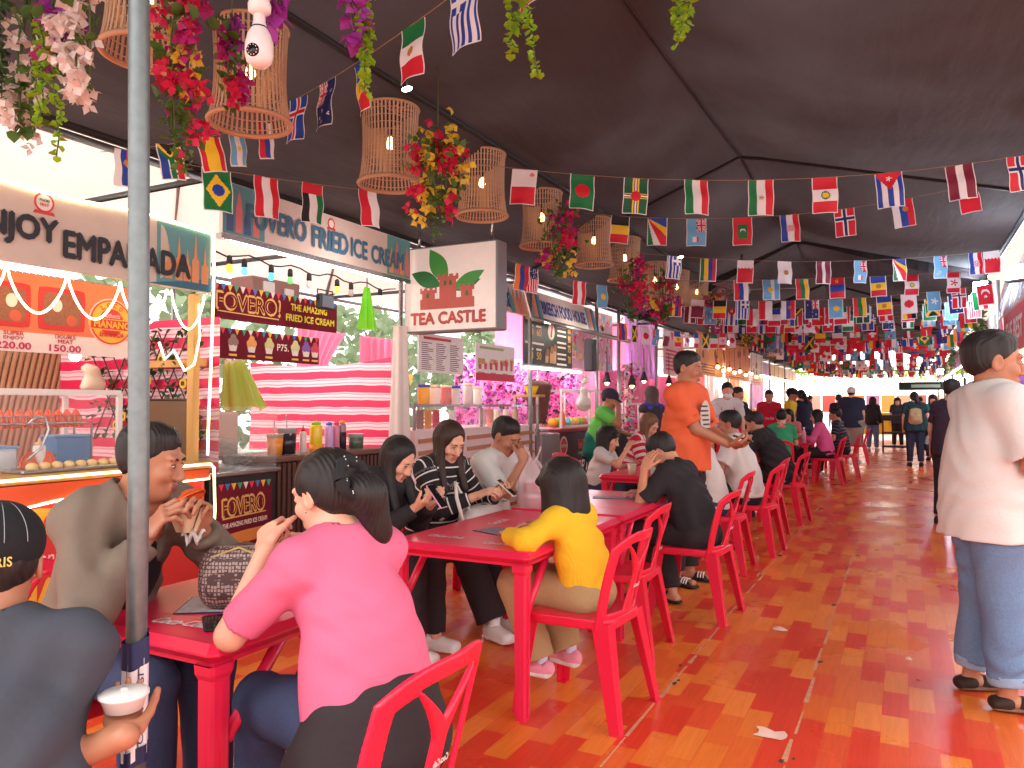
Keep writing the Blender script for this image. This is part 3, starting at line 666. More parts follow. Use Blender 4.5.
# ------------------------------------------------------------------ red moulded chairs and tables
M_RED = mat('plastic_red', (224, 27, 62), .34, .07, 6, spec=.5); M_RED2 = mat('plastic_red_table', (228, 36, 76), .3, .06, 5, spec=.5); M_SCRIPT = mat('script_white', (240, 225, 228), .5); M_BOOT = mat('rubber_black', (28, 26, 28), .7)
def chair_proto():
    root = thing('plastic_chair', 'x', 'chair')
    # backrest: arched moulded sheet with a Y-shaped splat; built as one continuous solid. local: back at -y, seat faces +y
    ys = lambda z: -.205 - (z - .44) * .26
    xs = np.arange(-.25, .2501, .005); ya = np.arange(-.36, -.13, .005); zs = np.arange(.38, .86, .005)
    X, Y, Z = np.meshgrid(xs, ya, zs, indexing='ij', sparse=True)
    hw = .2 + .012 * np.sin((Z - .44) / .38 * math.pi); top = .815 - .055 * (np.abs(X) / .2) ** 3.2
    cv = .05 * (X / .2) ** 2                                                # wraps forward at the sides
    sheet = np.abs(Y + .205 + (Z - .44) * .26 - cv) - .0085
    outl = np.maximum(np.maximum(np.abs(X) - hw, Z - top), .395 - Z)
    def hole(cx, cz, rx, rz, lean=0, pw=2.4):
        x = (np.abs(X) - cx - lean * (Z - cz)) / rx; z = (Z - cz) / rz
        return ((np.abs(x) ** pw + np.abs(z) ** pw + 1e-9) ** (1 / pw) - 1) * min(rx, rz)
    splat = .028 + .02 * np.clip((.56 - Z) / .12, 0, 1) + .115 * np.clip((Z - .62) / .17, 0, 1) ** 1.3
    side = np.maximum(np.maximum(np.maximum(splat - np.abs(X), np.abs(X) - (hw - .046)), .468 - Z), Z - (top - .058))
    vee = np.maximum(np.maximum(np.abs(X) - (.112 * np.clip((Z - .665) / .1, 0, 1.1) ** 1.1), Z - (top - .048)), .665 - Z)
    def smx(a, b, k): h = np.maximum(k - np.abs(a - b), 0) / k; return np.maximum(a, b) + h * h * k * .25
    D = smx(smx(smx(sheet, outl, .008), -side, .012), -vee, .012).astype(np.float32)
    # continuous rear uprights down to the seat
    P, Q = surfnet(np.broadcast_to(D, (len(xs), len(ya), len(zs))), (xs, ya, zs))
    mb = MB().use(M_RED); mb.smooth = True; mb.add(P.tolist(), Q.tolist()); mb.build('backrest', root)
    me = MB(); c = V((0, ys(.6) - .012, .57)); write(me, 'Coca-Cola', c, (-1, 0, 0), (0, -.25, .97), .06, .018, M_SCRIPT, .02, .35, .002); me.build('lettering', root)
    # seat: dished slab with a turned-down apron
    S = Solid(); S.ell((0, 0, .43), (.001, .001, .001))
    xs = np.arange(-.25, .2501, .008); ya = np.arange(-.26, .2601, .008); zs = np.arange(.37, .47, .006)
    X, Y, Z = np.meshgrid(xs, ya, zs, indexing='ij', sparse=True)
    out = ((np.abs(X / (.205 + .02 * Y / .2)) ** 5 + np.abs(Y / .215) ** 5) ** .2 - 1) * .2
    zt = .445 - .014 * np.clip(1 - (X / .17) ** 2, 0, 1) * np.clip(1 - (Y / .2) ** 2, 0, 1) - .03 * np.clip((Y - .16) / .06, 0, 1) ** 2
    slab = np.maximum(np.abs(Z - zt + .008) - .008, out); apron = np.maximum(np.maximum(np.abs(out + .006) - .007, Z - zt), (zt - .045) - Z)
    P, Q = surfnet(np.minimum(slab, apron).astype(np.float32), (xs, ya, zs))
    mb = MB().use(M_RED); mb.smooth = True; mb.add(P.tolist(), Q.tolist()); mb.build('seat', root)
    # legs: tapering angle sections splayed outwards
    for sx, sy in ((-1, 1), (1, 1), (-1, -1), (1, -1)):
        mb = MB().use(M_RED); a = V((sx * .192, .2 if sy > 0 else -.205, .43)); b = V((sx * .235, .235 if sy > 0 else -.275, 0)); n = 6; vs = []; fs = []
        for i in range(n + 1):
            t = i / n; p = a.lerp(b, t); w = .075 - .03 * t; th = .007; u = V((-sx, 0, 0)); v = V((0, -sy, 0))
            for q in ((0, 0), (w, 0), (w, th), (th, th), (th, w), (0, w)): vs.append(p + u * q[0] + v * q[1])
        for i in range(n):
            for j in range(6): q = (j + 1) % 6; f = (i * 6 + j, i * 6 + q, i * 6 + 6 + q, i * 6 + 6 + j); fs.append(f if sx * sy > 0 else f[::-1])
        fs.append((0, 1, 2, 3, 4, 5)); fs.append((n * 6, n * 6 + 1, n * 6 + 2, n * 6 + 3, n * 6 + 4, n * 6 + 5)); mb.add(vs, fs)
        mb.poly([(0, 0), (.045, 0), (.045, .045), (0, .045)] if sx * sy < 0 else [(0, 0), (0, .045), (.045, .045), (.045, 0)], b + V((0, 0, .002)), (-sx, 0, 0), (0, -sy, 0), .004)
        mb.build('leg', root)
    return root
CHAIR = chair_proto(); CH_USED = [False]
def chair(x, y, az, label, letter=True, group='red plastic chairs along the tables'):
    if not CH_USED[0]: c = CHAIR; CH_USED[0] = True
    else:
        c = CHAIR.copy(); link(c)
        for ch in CHAIR.children:
            if not letter and ch.name.startswith('lettering'): continue
            k = ch.copy(); link(k, c)
    c.location = (x, y, 0); c.rotation_euler = (0, 0, -R(az)); c['label'] = label; c['group'] = group
    return c
def table(x0, x1, y0, y1, label, marks=()):
    t = thing('plastic_table', label, 'table', ((x0 + x1) / 2, (y0 + y1) / 2, 0), 0, 'red plastic tables down the aisle'); hx, hy = (x1 - x0) / 2, (y1 - y0) / 2
    mb = MB().use(M_RED2); mb.rbox((0, 0, .695), (2 * hx, 2 * hy, .05), .022); mb.box((0, 0, .665), (2 * hx - .06, 2 * hy - .06, .02))
    # shallow panel grooves
    for f in (-.25, .25): mb.box((0, f * hy * 2, .7203), (2 * hx - .08, .006, .001))
    tt = mb.build('tabletop', t)
    if marks:
        mb = MB()
        for (mx, my, rot) in marks: write(mb, 'Coca-Cola', (mx - (x0 + x1) / 2, my - (y0 + y1) / 2, .7205), (math.cos(rot), math.sin(rot), 0), (-math.sin(rot), math.cos(rot), 0), .19, .05, M_SCRIPT, .02, .35, .0012)
        mb.build('lettering', tt)
    for sx in (-1, 1):
        for sy in (-1, 1):
            mb = MB().use(M_RED2); cx, cy = sx * (hx - .055), sy * (hy - .055); prof = ((.042, .66), (.04, .635), (.033, .62), (.032, .45), (.028, .0)); n = 8; vs = []; fs = []
            for r, z in prof:
                k = r * .72
                for x, y in ((-k, -r), (k, -r), (r, -k), (r, k), (k, r), (-k, r), (-r, k), (-r, -k)): vs.append((cx + x * (1 if abs(x) <= k else .86), cy + y, z))
            for i in range(len(prof) - 1):
                for j in range(8): q = (j + 1) % 8; fs.append((i * 8 + q, i * 8 + j, i * 8 + 8 + j, i * 8 + 8 + q))
            fs.append(tuple(range(32, 40))); mb.add(vs, fs)
            mb.box((cx, cy - .029, .31), (.01, .008, .6)); mb.box((cx + .029, cy, .31), (.006, .01, .6))
            lg = mb.build('leg', t)
            MB().use(M_RED2).tube([(cx, cy - sy * .04, .44), (cx, cy - sy * .26, .672)], .019, 6).build('brace', lg)
    return t
# ------------------------------------------------------------------ hanging things: flags, baskets, flowers, camera
def ordn(i): return ('first', 'second', 'third', 'fourth', 'fifth', 'sixth', 'seventh', 'eighth', 'ninth', 'tenth', 'eleventh', 'twelfth', 'thirteenth', 'fourteenth', 'fifteenth', 'sixteenth', 'seventeenth', 'eighteenth', 'nineteenth', 'twentieth', 'twenty-first', 'twenty-second', 'twenty-third', 'twenty-fourth', 'twenty-fifth')[i]
FC = dict(r=(214, 30, 52), g=(28, 120, 66), w=(238, 232, 234), b=(40, 70, 165), n=(34, 40, 100), l=(110, 178, 222), y=(246, 200, 50), k=(28, 26, 30), o=(240, 130, 50), m=(128, 26, 56), d=(24, 92, 62), t=(60, 160, 165), p=(232, 120, 140), c=(196, 130, 60))
FM = {k: sheet_mat('flag_' + k, c, .3, .6, .05, 20) for k, c in FC.items()}
def jack(s, t):
    a, b = s * 2 - 1, t * 2 - 1
    if abs(a) < .12 or abs(b) < .16: return 'r'
    if abs(a) < .22 or abs(b) < .28: return 'w'
    q = min(abs(a - b), abs(a + b)); return 'r' if q < .13 else ('w' if q < .32 else 'n')
def H(*c): return lambda s, t: c[min(len(c) - 1, int(t * len(c)))]
def Vt(*c): return lambda s, t: c[min(len(c) - 1, int(s * len(c)))]
def disc(f, cs, ct, r, c): return lambda s, t: c if (s - cs) ** 2 * 2.1 + (t - ct) ** 2 < r * r else f(s, t)
def cross(bg, c1, c2, w1=.26, w2=.13):
    def f(s, t):
        a, b = abs(s - .36) * 1.45, abs(t - .5)
        return c2 if min(a, b) < w2 / 2 else (c1 if min(a, b) < w1 / 2 else bg)
    return f
def star(f, cs, ct, r, c):
    def g(s, t):
        x, y = (s - cs) * 1.45, t - ct; q = math.hypot(x, y); a = math.atan2(x, -y)
        return c if q < r * (.62 + .38 * math.cos(5 * a)) else f(s, t)
    return g
def canton(f, u, v, h): return lambda s, t: h(s / u, t / v) if s < u and t < v else f(s, t)
def cres(f, cs, ct, r, c, bg): return disc(disc(f, cs, ct, r, c), cs + r * .3, ct, r * .8, bg)
one_ = lambda c: (lambda s, t: c)
def stars(f, pts, r=.07, c='w'):
    for a, b in pts: f = star(f, a, b, r, c)
    return f
def tri(f, c, d=.45): return lambda s, t: c if s < d * (1 - abs(t - .5) * 2) else f(s, t)
def seyc(s, t):
    a = math.degrees(math.atan2(1 - t, s * 1.45 + 1e-6)); return 'bb'[0] if a > 62 else ('y' if a > 44 else ('r' if a > 26 else ('w' if a > 13 else 'g')))
def jam(s, t):
    a, b = s * 2 - 1, t * 2 - 1; q = min(abs(a - b), abs(a + b)); return 'y' if q < .22 else ('g' if abs(b) > abs(a) else 'k')
def saf(s, t):
    a = s * 1.45; y = abs(t - .5)
    if a < .55 - 1.1 * y: return 'k' if a < .42 - 1.1 * y else 'y'
    if y < .1 or a < .75 - 1.1 * y: return 'g'
    if y < .17: return 'w'
    return 'r' if t < .5 else 'b'
def check(f): return lambda s, t: ('r' if (int(s * 22) + int(t * 15)) % 2 else 'w') if abs(s - .5) < .13 and abs(t - .5) < .2 else f(s, t)
gr = canton(H(*'bwbwbwbwb'), .38, .555, lambda s, t: 'w' if abs(s - .5) < .12 or abs(t - .5) < .12 else 'b')
DES = {
 'Mexican': disc(Vt('g', 'w', 'r'), .5, .5, .13, 'c'), 'Greek': gr, 'Icelandic': cross('b', 'w', 'r'), 'Norwegian': cross('r', 'w', 'n'), 'Australian': stars(canton(one_('n'), .5, .5, jack), ((.25, .76), (.75, .2), (.86, .42), (.64, .46), (.75, .82))),
 'New Zealand': stars(canton(one_('n'), .5, .5, jack), ((.75, .2), (.86, .42), (.64, .46), (.75, .82)), .07, 'r'), 'Fijian': canton(lambda s, t: ('w' if t > .5 else 'r') if abs(s - .76) < .1 and abs(t - .55) < .16 else 'l', .5, .5, jack),
 'Maltese': disc(Vt('w', 'r'), .14, .2, .09, 'p'), 'Bangladeshi': disc(one_('g'), .46, .5, .29, 'r'),
 'Dominican': disc(lambda s, t: (lambda q: 'w' if q < .035 else ('k' if q < .075 else ('y' if q < .12 else 'd')))(min(abs(s - .5) * 1.45, abs(t - .5))), .5, .5, .2, 'r'),
 'Hungarian': H('r', 'w', 'g'), 'Tajik': star(H('r', 'w', 'g'), .5, .5, .12, 'c'), 'Peruvian': disc(disc(Vt('r', 'w', 'r'), .5, .5, .17, 'g'), .5, .5, .12, 'y'), 'Cuban': star(tri(H('b', 'w', 'b', 'w', 'b'), 'r', .5), .16, .5, .12, 'w'), 'Latvian': lambda s, t: 'w' if abs(t - .5) < .12 else 'm',
 'Belgian': Vt('k', 'y', 'r'), 'Seychellois': seyc, 'Maldivian': cres(lambda s, t: 'g' if abs(s - .5) < .26 and abs(t - .5) < .24 else 'r', .5, .5, .15, 'w', 'g'), 'Croatian': check(H('r', 'w', 'b')), 'Serbian': disc(H('r', 'b', 'w'), .36, .4, .14, 'c'), 'Portuguese': disc(lambda s, t: 'g' if s < .4 else 'r', .4, .5, .16, 'y'),
 'Mauritian': H('r', 'b', 'y', 'g'), 'Bahraini': lambda s, t: 'w' if s < .3 + .1 * abs((t * 5) % 1 - .5) * 2 else 'r', 'Cypriot': disc(one_('w'), .5, .45, .16, 'c'), 'Lithuanian': H('y', 'g', 'r'), 'Mongolian': star(Vt('r', 'b', 'r'), .16, .5, .12, 'y'), 'Jamaican': jam, 'Japanese': disc(one_('w'), .5, .5, .29, 'r'),
 'South Korean': stars(disc(disc(one_('w'), .5, .5, .25, 'r'), .5, .62, .15, 'b'), ((.2, .2), (.8, .2), (.2, .8), (.8, .8)), .1, 'k'), 'Qatari': lambda s, t: 'w' if s < .3 + .08 * abs((t * 9) % 1 - .5) * 2 else 'm', 'Argentine': disc(H('l', 'w', 'l'), .5, .5, .1, 'y'),
 'Brazilian': disc(lambda s, t: 'y' if abs(s - .5) / .4 + abs(t - .5) / .4 < 1 else 'g', .5, .5, .2, 'b'), 'Austrian': H('r', 'w', 'r'), 'Emirati': lambda s, t: 'r' if s < .27 else ('g', 'w', 'k')[min(2, int(t * 3))], 'Polish': H('w', 'r'), 'South African': saf, 'Spanish': lambda s, t: 'y' if abs(t - .5) < .25 else 'r',
 'American': canton(H(*'rwrwrwrwrwrwr'), .42, .54, stars(one_('n'), [(a / 5 + .1, b / 4 + .12) for a in range(5) for b in range(4)], .08)), 'Moldovan': disc(Vt('b', 'y', 'r'), .5, .5, .17, 'c'), 'Canadian': star(lambda s, t: 'w' if abs(s - .5) < .25 else 'r', .5, .5, .28, 'r'), 'Somali': star(one_('l'), .5, .5, .26, 'w'),
 'Turkish': star(cres(one_('r'), .38, .5, .25, 'w', 'r'), .58, .5, .11, 'w'), 'Swiss': lambda s, t: 'w' if (abs(s - .5) < .22 and abs(t - .5) < .1) or (abs(s - .5) < .07 and abs(t - .5) < .32) else 'r', 'Swedish': cross('b', 'y', 'y', .18, .1), 'Danish': cross('r', 'w', 'w', .18, .1), 'Thai': lambda s, t: 'n' if abs(t - .5) < .17 else ('w' if abs(t - .5) < .33 else 'r'),
 'Kazakh': disc(one_('l'), .5, .45, .2, 'y'), 'Vietnamese': star(one_('r'), .5, .5, .3, 'y'), 'Micronesian': stars(one_('l'), ((.5, .2), (.5, .8), (.25, .5), (.75, .5)), .12), 'Armenian': H('r', 'b', 'o'), 'Slovenian': H('w', 'b', 'r'), 'Saudi': disc(one_('g'), .5, .45, .16, 'w'), 'Russian': H('w', 'b', 'r'), 'Italian': Vt('g', 'w', 'r'), 'French': Vt('b', 'w', 'r'), 'Dutch': H('r', 'w', 'b'), 'German': H('k', 'r', 'y'), 'Chilean': canton(H('w', 'r'), .33, .5, star(one_('b'), .5, .5, .3, 'w')), 'Salvadoran': disc(H('b', 'w', 'b'), .5, .5, .13, 'g'), 'Tuvaluan': stars(canton(one_('l'), .5, .5, jack), ((.7, .6), (.8, .75), (.9, .3)), .08, 'y'), 'Chinese': stars(one_('r'), ((.2, .3),), .2, 'y'), 'Palauan': disc(one_('l'), .45, .5, .3, 'y'), 'Nigerian': Vt('g', 'w', 'g'), 'Bahamian': tri(H('l', 'y', 'l'), 'k', .5)}
FW_, FH_ = .18, .252
FMESH = {}
def flag_mesh(des, flip, fine):
    key = (des, flip, fine)
    if key in FMESH: return FMESH[key]
    nu, nv = (30, 42) if fine == 2 else ((20, 28) if fine == 1 else (11, 16)); f = DES[des]; mb = MB(); mb.smooth = True
    vs = []
    for j in range(nv + 1):
        for i in range(nu + 1):
            u, v = i / nu, j / nv; vs.append(((u - .5) * FW_, .012 * math.sin(5 * u + 2.2 * v) * v + .006 * math.sin(9 * v), -v * FH_))
    mb.v = vs; bw = .9 / nu
    for j in range(nv):
        for i in range(nu):
            u, v = (i + .5) / nu, (j + .5) / nv; t = u if flip else 1 - u
            c = 'w' if fine and (u < bw or u > 1 - bw or v > 1 - bw * .8) else f(v, t)
            m = FM[c]
            if m not in mb.mats: mb.mats.append(m)
            mb.f.append((j * (nu + 1) + i, (j + 1) * (nu + 1) + i, (j + 1) * (nu + 1) + i + 1, j * (nu + 1) + i + 1)); mb.m.append(mb.mats.index(m)); mb.sm.append(True)
    FMESH[key] = mb.mesh('bunting_flag'); return FMESH[key]
M_STR = mat('string_tan', (150, 120, 92), .8)
NFL = [0]
def bunting(p0, p1, sag, flags, sname, fine=0, flip=False, ts=None, turn=0):
    """string from p0 to p1; flags hang hoist-up at fractions ts of it"""
    p0, p1 = V(p0), V(p1); pt = lambda t: p0.lerp(p1, t) - V((0, 0, 4 * sag * t * (1 - t)))
    one('bunting_string', f'thin string carrying the {sname}', 'string', MB().use(M_STR).tube([pt(i / 16) for i in range(17)], .0022 if fine else .003, 5), 'flag strings')
    d = (p1 - p0); ang = math.atan2(d.y, d.x); n = len(flags)
    for i, fl in enumerate(flags):
        t = ts[i] if ts else (i + .5) / n
        o = bpy.data.objects.new('bunting_flag', flag_mesh(fl, flip, fine)); link(o); o.location = pt(t)
        sl = pt(min(1, t + .01)) - pt(max(0, t - .01)); o.rotation_euler = (rnd.uniform(-.1, .1), -math.atan2(sl.z, math.hypot(sl.x, sl.y)) * .8, ang + turn + rnd.uniform(-.3, .3))
        if turn: o.scale = (.74, .74, .74)
        tag(o, f'{fl} flag, {ordn(i)} from the left on the {sname}', 'flag', 'country flags on the strings'); NFL[0] += 1
def ts_of(p0, p1, pxs):
    """fractions of the run p0-p1 that the picture columns cut"""
    out = []; p0, p1 = V(p0), V(p1)
    for px in pxs:
        r = ray(px, 300); nrm = V((-r.y, r.x, 0)); a = (p0 - CAM).dot(nrm); b = (p1 - CAM).dot(nrm); out.append(a / (a - b))
    return out
# front strings, read off the photograph
a, b = (-3.05, 3.25, 3.1), (1.0, 1.5, 3.36)
bunting(a, b, .16, ['Icelandic', 'Australian', 'Moldovan', 'Mexican', 'Greek', 'Italian'], 'nearest bunting string, climbing to the right', 2, True, ts_of(a, b, (297, 326, 358, 412, 463, 524)))
a, b = (-2.7, 4.6, 3.06), (1.0, 6.55, 3.17)
bunting(a, b, .17, ['Maltese', 'Bangladeshi', 'Dominican', 'Hungarian', 'Tajik', 'Peruvian', 'Cuban', 'Latvian', 'Norwegian'], 'second bunting string across the aisle', 2, False, ts_of(a, b, (525, 583, 637, 697, 762, 826, 890, 961, 1020)))
a, b = (-2.6, 6.5, 3.12), (1.0, 8.3, 3.5)
bunting(a, b, .2, ['Belgian', 'Seychellois', 'Fijian', 'Maldivian', 'Croatian', 'Norwegian', 'Serbian', 'Portuguese'], 'third bunting string across the aisle', 2, False, ts_of(a, b, (621, 658, 697, 743, 790, 845, 903, 968)))
a, b = (-2.6, 8.0, 3.02), (1.1, 10.2, 3.12)
bunting(a, b, .12, ['Greek', 'Mauritian', 'Bahraini', 'Cypriot', 'Latvian', 'Fijian', 'Seychellois', 'Tuvaluan', 'Croatian', 'Bahraini'], 'fourth bunting string across the aisle', 1, False, ts_of(a, b, (675, 709, 746, 785, 824, 861, 900, 941, 976, 992)))
a, b = (-2.6, 9.0, 2.86), (1.1, 10.9, 3.0)
bunting(a, b, .04, ['Slovenian', 'Kazakh', 'Argentine', 'Lithuanian', 'Mongolian', 'Moldovan', 'Peruvian', 'Canadian'], 'fifth bunting string across the aisle', 1, False, ts_of(a, b, (741, 769, 772, 802, 837, 878, 912, 954)))
# strings over the stalls at the left
a, b = (-3.62, 2.95, 2.72), (-3.0, 4.9, 2.93)
bunting(a, b, .03, ['Brazilian', 'Austrian', 'Emirati', 'Polish'], 'string before the ice cream sign', 2, False, ts_of(a, b, (215, 265, 312, 367)))
a, b = at(100, 152, 3.9), at(280, 118, 4.1)
bunting(a, b, .03, ['Serbian', 'South African', 'Spanish', 'Argentine', 'Slovenian'], 'slanting string by the flowers', 1, False, ts_of(a, b, (122, 166, 206, 235, 262)), .85)
a, b = (-3.3, 6.3, 2.72), (-2.8, 8.2, 2.68)
bunting(a, b, .05, ['Armenian', 'American', 'Austrian', 'Kazakh'], 'string behind the baskets', 1, False, ts_of(a, b, (523, 531, 580, 602)))
a, b = (-3.6, 10.2, 2.52), (-2.6, 13.5, 2.6)
bunting(a, b, .06, ['Armenian', 'Jamaican', 'Japanese', 'Fijian', 'Qatari', 'Moldovan', 'South Korean', 'French', 'Jamaican', 'Italian', 'Canadian', 'Japanese'], 'low string above the pink stall', 1, True)
names = list(DES)
FARY = [10.7, 11.5, 12.3, 13.1, 14.0, 15.0, 16.0, 17.0, 18.1, 19.2, 20.4, 21.7, 23.0, 24.4, 25.8, 27.4, 29.2, 31.0]
for k, y in enumerate(FARY):
    n = 14 if k < 9 else 12; rnd.shuffle(names); z = 2.86 - .012 * k + rnd.uniform(-.06, .06)
    bunting((-2.9, y - .5, z), (1.05, y + .5, z + rnd.uniform(0, .12)), rnd.uniform(.04, .14), names[:n], f'{ordn(k + 5)} bunting string across the aisle', 1 if k < 4 else 0)

# ---- bamboo basket lamps
M_BAM = mat('bamboo', (196, 160, 132), .6, .2, 18, stretch=(1, 1, .2)); M_BAMD = mat('bamboo_rim', (190, 142, 108), .55, .15, 20); M_BULB = glow('bulb_warm', (255, 205, 130), 12); M_CORD = mat('cord_black', (24, 22, 24), .7)
def basket_mesh(n, thin):
    mb = MB().use(M_BAM); Hh = .48
    rad = lambda z: .166 + .03 * (1 - z / Hh) ** 4 + .014 * (z / Hh) ** 3
    for i in range(n):
        a = 2 * math.pi * i / n; c, s = math.cos(a), math.sin(a); w = .0056; vs = []; fs = []; K = 7
        for j in range(K + 1):
            z = Hh * j / K; r = rad(z)
            for dr, dt in ((0, -w), (0, w), (.004, w), (.004, -w)): vs.append(((r + dr) * c - dt * s, (r + dr) * s + dt * c, z))
        for j in range(K):
            for q in range(4): e = (q + 1) % 4; fs.append((j * 4 + q, j * 4 + e, j * 4 + 4 + e, j * 4 + 4 + q))
        mb.add(vs, fs)
    m2 = MB().use(M_BAM)
    for z in ((.03, .075, .12, .165, .21, .255, .3, .345, .39, .435) if not thin else (.06, .16, .26, .36, .44)):
        r = rad(z); m2.tube([((r - .003) * math.cos(2 * math.pi * i / 32), (r - .003) * math.sin(2 * math.pi * i / 32), z) for i in range(33)], .0028, 5, False)
    rim = MB().use(M_BAMD)
    for z, t in ((.0, .013), (.478, .009)):
        r = rad(z) + .002; rim.tube([(r * math.cos(2 * math.pi * i / 36), r * math.sin(2 * math.pi * i / 36), z) for i in range(37)], t, 6, False)
    for i in range(6): a = math.pi * i / 6; r = rad(.478); rim.tube([(r * math.cos(a), r * math.sin(a), .478), (-r * math.cos(a), -r * math.sin(a), .478)], .004, 5)
    return mb, m2, rim
BASK = None
def basket(x, y, z, label, top):
    global BASK
    if BASK is None:
        r = BASK = thing('basket_lamp', label, 'lamp', (x, y, z), 0, 'woven bamboo basket lamps'); a, b, c = basket_mesh(46, False)
        a.build('slats', r); b.build('weave', r); c.build('rim', r); m = MB().use(M_CORD).lathe((0, 0, .3), [(.014, 0), (.018, .02), (.016, .06), (.006, .09), (.004, .2)], 10); m.build('socket', r)
        MB().use(M_BULB).lathe((0, 0, .22), [(.001, 0), (.018, .008), (.026, .03), (.02, .055), (.012, .08)], 12).build('bulb', r)
    else: r = copy_tree(BASK); r.location = (x, y, z); r['label'] = label
    return r
BY = [(150, 45, 'bamboo basket lamp partly behind the steel pole'), (250, 123, 'bamboo basket lamp behind the white security camera'), (390, 184, 'bamboo basket lamp hanging in front of the ice cream sign'), (482, 216, 'bamboo basket lamp above the square tea sign'), (542, 246, 'bamboo basket lamp right of the tea sign, under the Maltese flag'), (594, 265, 'bamboo basket lamp just behind the Belgian flag'), (625, 280, 'bamboo basket lamp under the Belgian flag'), (655, 300, 'bamboo basket lamp left of the small Greek flag'), (677, 305, 'bamboo basket lamp behind the small Greek flag'), (697, 303, 'bamboo basket lamp left of the Mauritian flag'), (714, 318, 'bamboo basket lamp under the Mauritian flag')]
for i, (px, pyb, lb) in enumerate(BY):
    p = on_x(px, pyb, -2.9); basket(p.x, p.y, min(max(p.z, 2.68), 2.88), lb, 3.2)
for i in range(8): basket(-2.9 + .06 * (i % 2), 14.2 + 1.5 * i, 2.6, f'small far bamboo basket lamp, {ordn(i)} of the row beyond the Mauritian flag', 3.2)

def tarp_z(p):
    for y0, y1 in BAYS:
        if y0 <= p[1] <= y1 and -4 < p[0] < 1.05: return tarp_pt(p[0], (p[1] - y0) / (y1 - y0), y0, y1).z - .01
    return p[2]
# ---- flowers
M_LEAF = sheet_mat('leaf_green', (84, 120, 50), .35, .5, .3, 20); M_LEAFL = sheet_mat('leaf_lime', (152, 200, 50), .4, .45, .2, 20); M_LEAFD = sheet_mat('leaf_dark', (54, 84, 50), .3, .5, .3, 20); M_STEM = mat('stem_green', (74, 92, 44), .7)
PET = dict(pink=(222, 44, 92), magenta=(190, 40, 132), purple=(172, 60, 168), yellow=(236, 206, 74), white=(232, 218, 212), red=(206, 36, 66), rose=(238, 110, 170))
PM = {k: sheet_mat('petal_' + k, c, .35, .6, .15, 25) for k, c in PET.items()}
def petal(mb, p, r, M):
    for k in range(3):
        Rm = M @ Matrix.Rotation(2.094 * k, 3, 'Z') @ Matrix.Rotation(-.75, 3, 'X')
        q = [V((0, 0, 0)), V((r * .55, r * .45, r * .12)), V((0, r * 1.15, 0)), V((-r * .55, r * .45, r * .12))]
        mb.smooth = True; mb.add([p + Rm @ v for v in q], [(0, 1, 2), (0, 2, 3)])
def leaf(mb, p, r, M, round_=False):
    o = [(0, 0), (.45, .35), (.42, .8), (0, 1.15), (-.42, .8), (-.45, .35)] if not round_ else [(0, 0), (.5, .25), (.52, .75), (0, 1), (-.52, .75), (-.5, .25)]
    mb.smooth = True; mb.add([p + M @ V((a * r, b * r, .12 * r * abs(a) * 4 - .1 * r * b)) for a, b in o] + [p + M @ V((0, .55 * r, -.1 * r))], [(6, i, (i + 1) % 6) for i in range(6)])
def rmat(): return Matrix.Rotation(rnd.uniform(0, 6.28), 3, 'Z') @ Matrix.Rotation(rnd.uniform(-1.2, 1.4), 3, 'X') @ Matrix.Rotation(rnd.uniform(-.5, .5), 3, 'Y')
def bouquet(top, label, ln, rad, cols, n, nl, tail=.3, sz=.026, group='hanging artificial flowers', lm=None, shape=1.0):
    """hanging bunch of artificial flowers: clusters of bracts, leaves and a trailing tail"""
    r = thing('hanging_flowers', label, 'flowers', top, 0, group); spots = {}; zc = tarp_z(top) - top[2]
    blobs = [(rnd.uniform(-.75, .75) * rad, rnd.uniform(-.75, .75) * rad, -rnd.uniform(.06, .97) * ln) for _ in range(max(5, n // 14))]
    ck = list(cols)
    for i, bl in enumerate(blobs):
        c = rnd.choices(ck, [cols[k] for k in ck])[0]; mb = spots.setdefault(c, MB().use(PM[c]))
        for _ in range(max(4, n // len(blobs))):
            q = V((bl[0] + rnd.gauss(0, rad * .24), bl[1] + rnd.gauss(0, rad * .24), bl[2] + rnd.gauss(0, .05))); petal(mb, q, sz * rnd.uniform(.8, 1.25), rmat())
    for c, mb in spots.items(): mb.build(c + '_blossoms', r)
    lb = MB().use(lm or M_LEAF)
    for _ in range(nl): z = -rnd.random() * ln; k = (.35 + .65 * math.sin(math.pi * min(1, -z / ln + .1))) * rad; leaf(lb, V((rnd.gauss(0, k * .55), rnd.gauss(0, k * .55), z)), rnd.uniform(.03, .055), rmat())
    for s in range(4 if tail else 0):
        bx, by = rnd.uniform(-.4, .4) * rad, rnd.uniform(-.4, .4) * rad
        for j in range(int(tail * 70)): leaf(lb, V((bx + rnd.gauss(0, .012), by + rnd.gauss(0, .012), -ln * .75 - j / 70)), rnd.uniform(.014, .024), rmat(), True)
    lb.build('leaves', r)
    st = MB().use(M_STEM)
    if zc > 0: st.tube([(0, 0, -.02), (0, 0, zc)], .003, 5)
    for s in range(4): a = 1.57 * s; st.tube([(0, 0, 0), (rad * .4 * math.cos(a), rad * .4 * math.sin(a), -ln * .4), (rad * .3 * math.cos(a + .4), rad * .3 * math.sin(a + .4), -ln * .95)], .004, 5)
    st.build('stems', r); return r
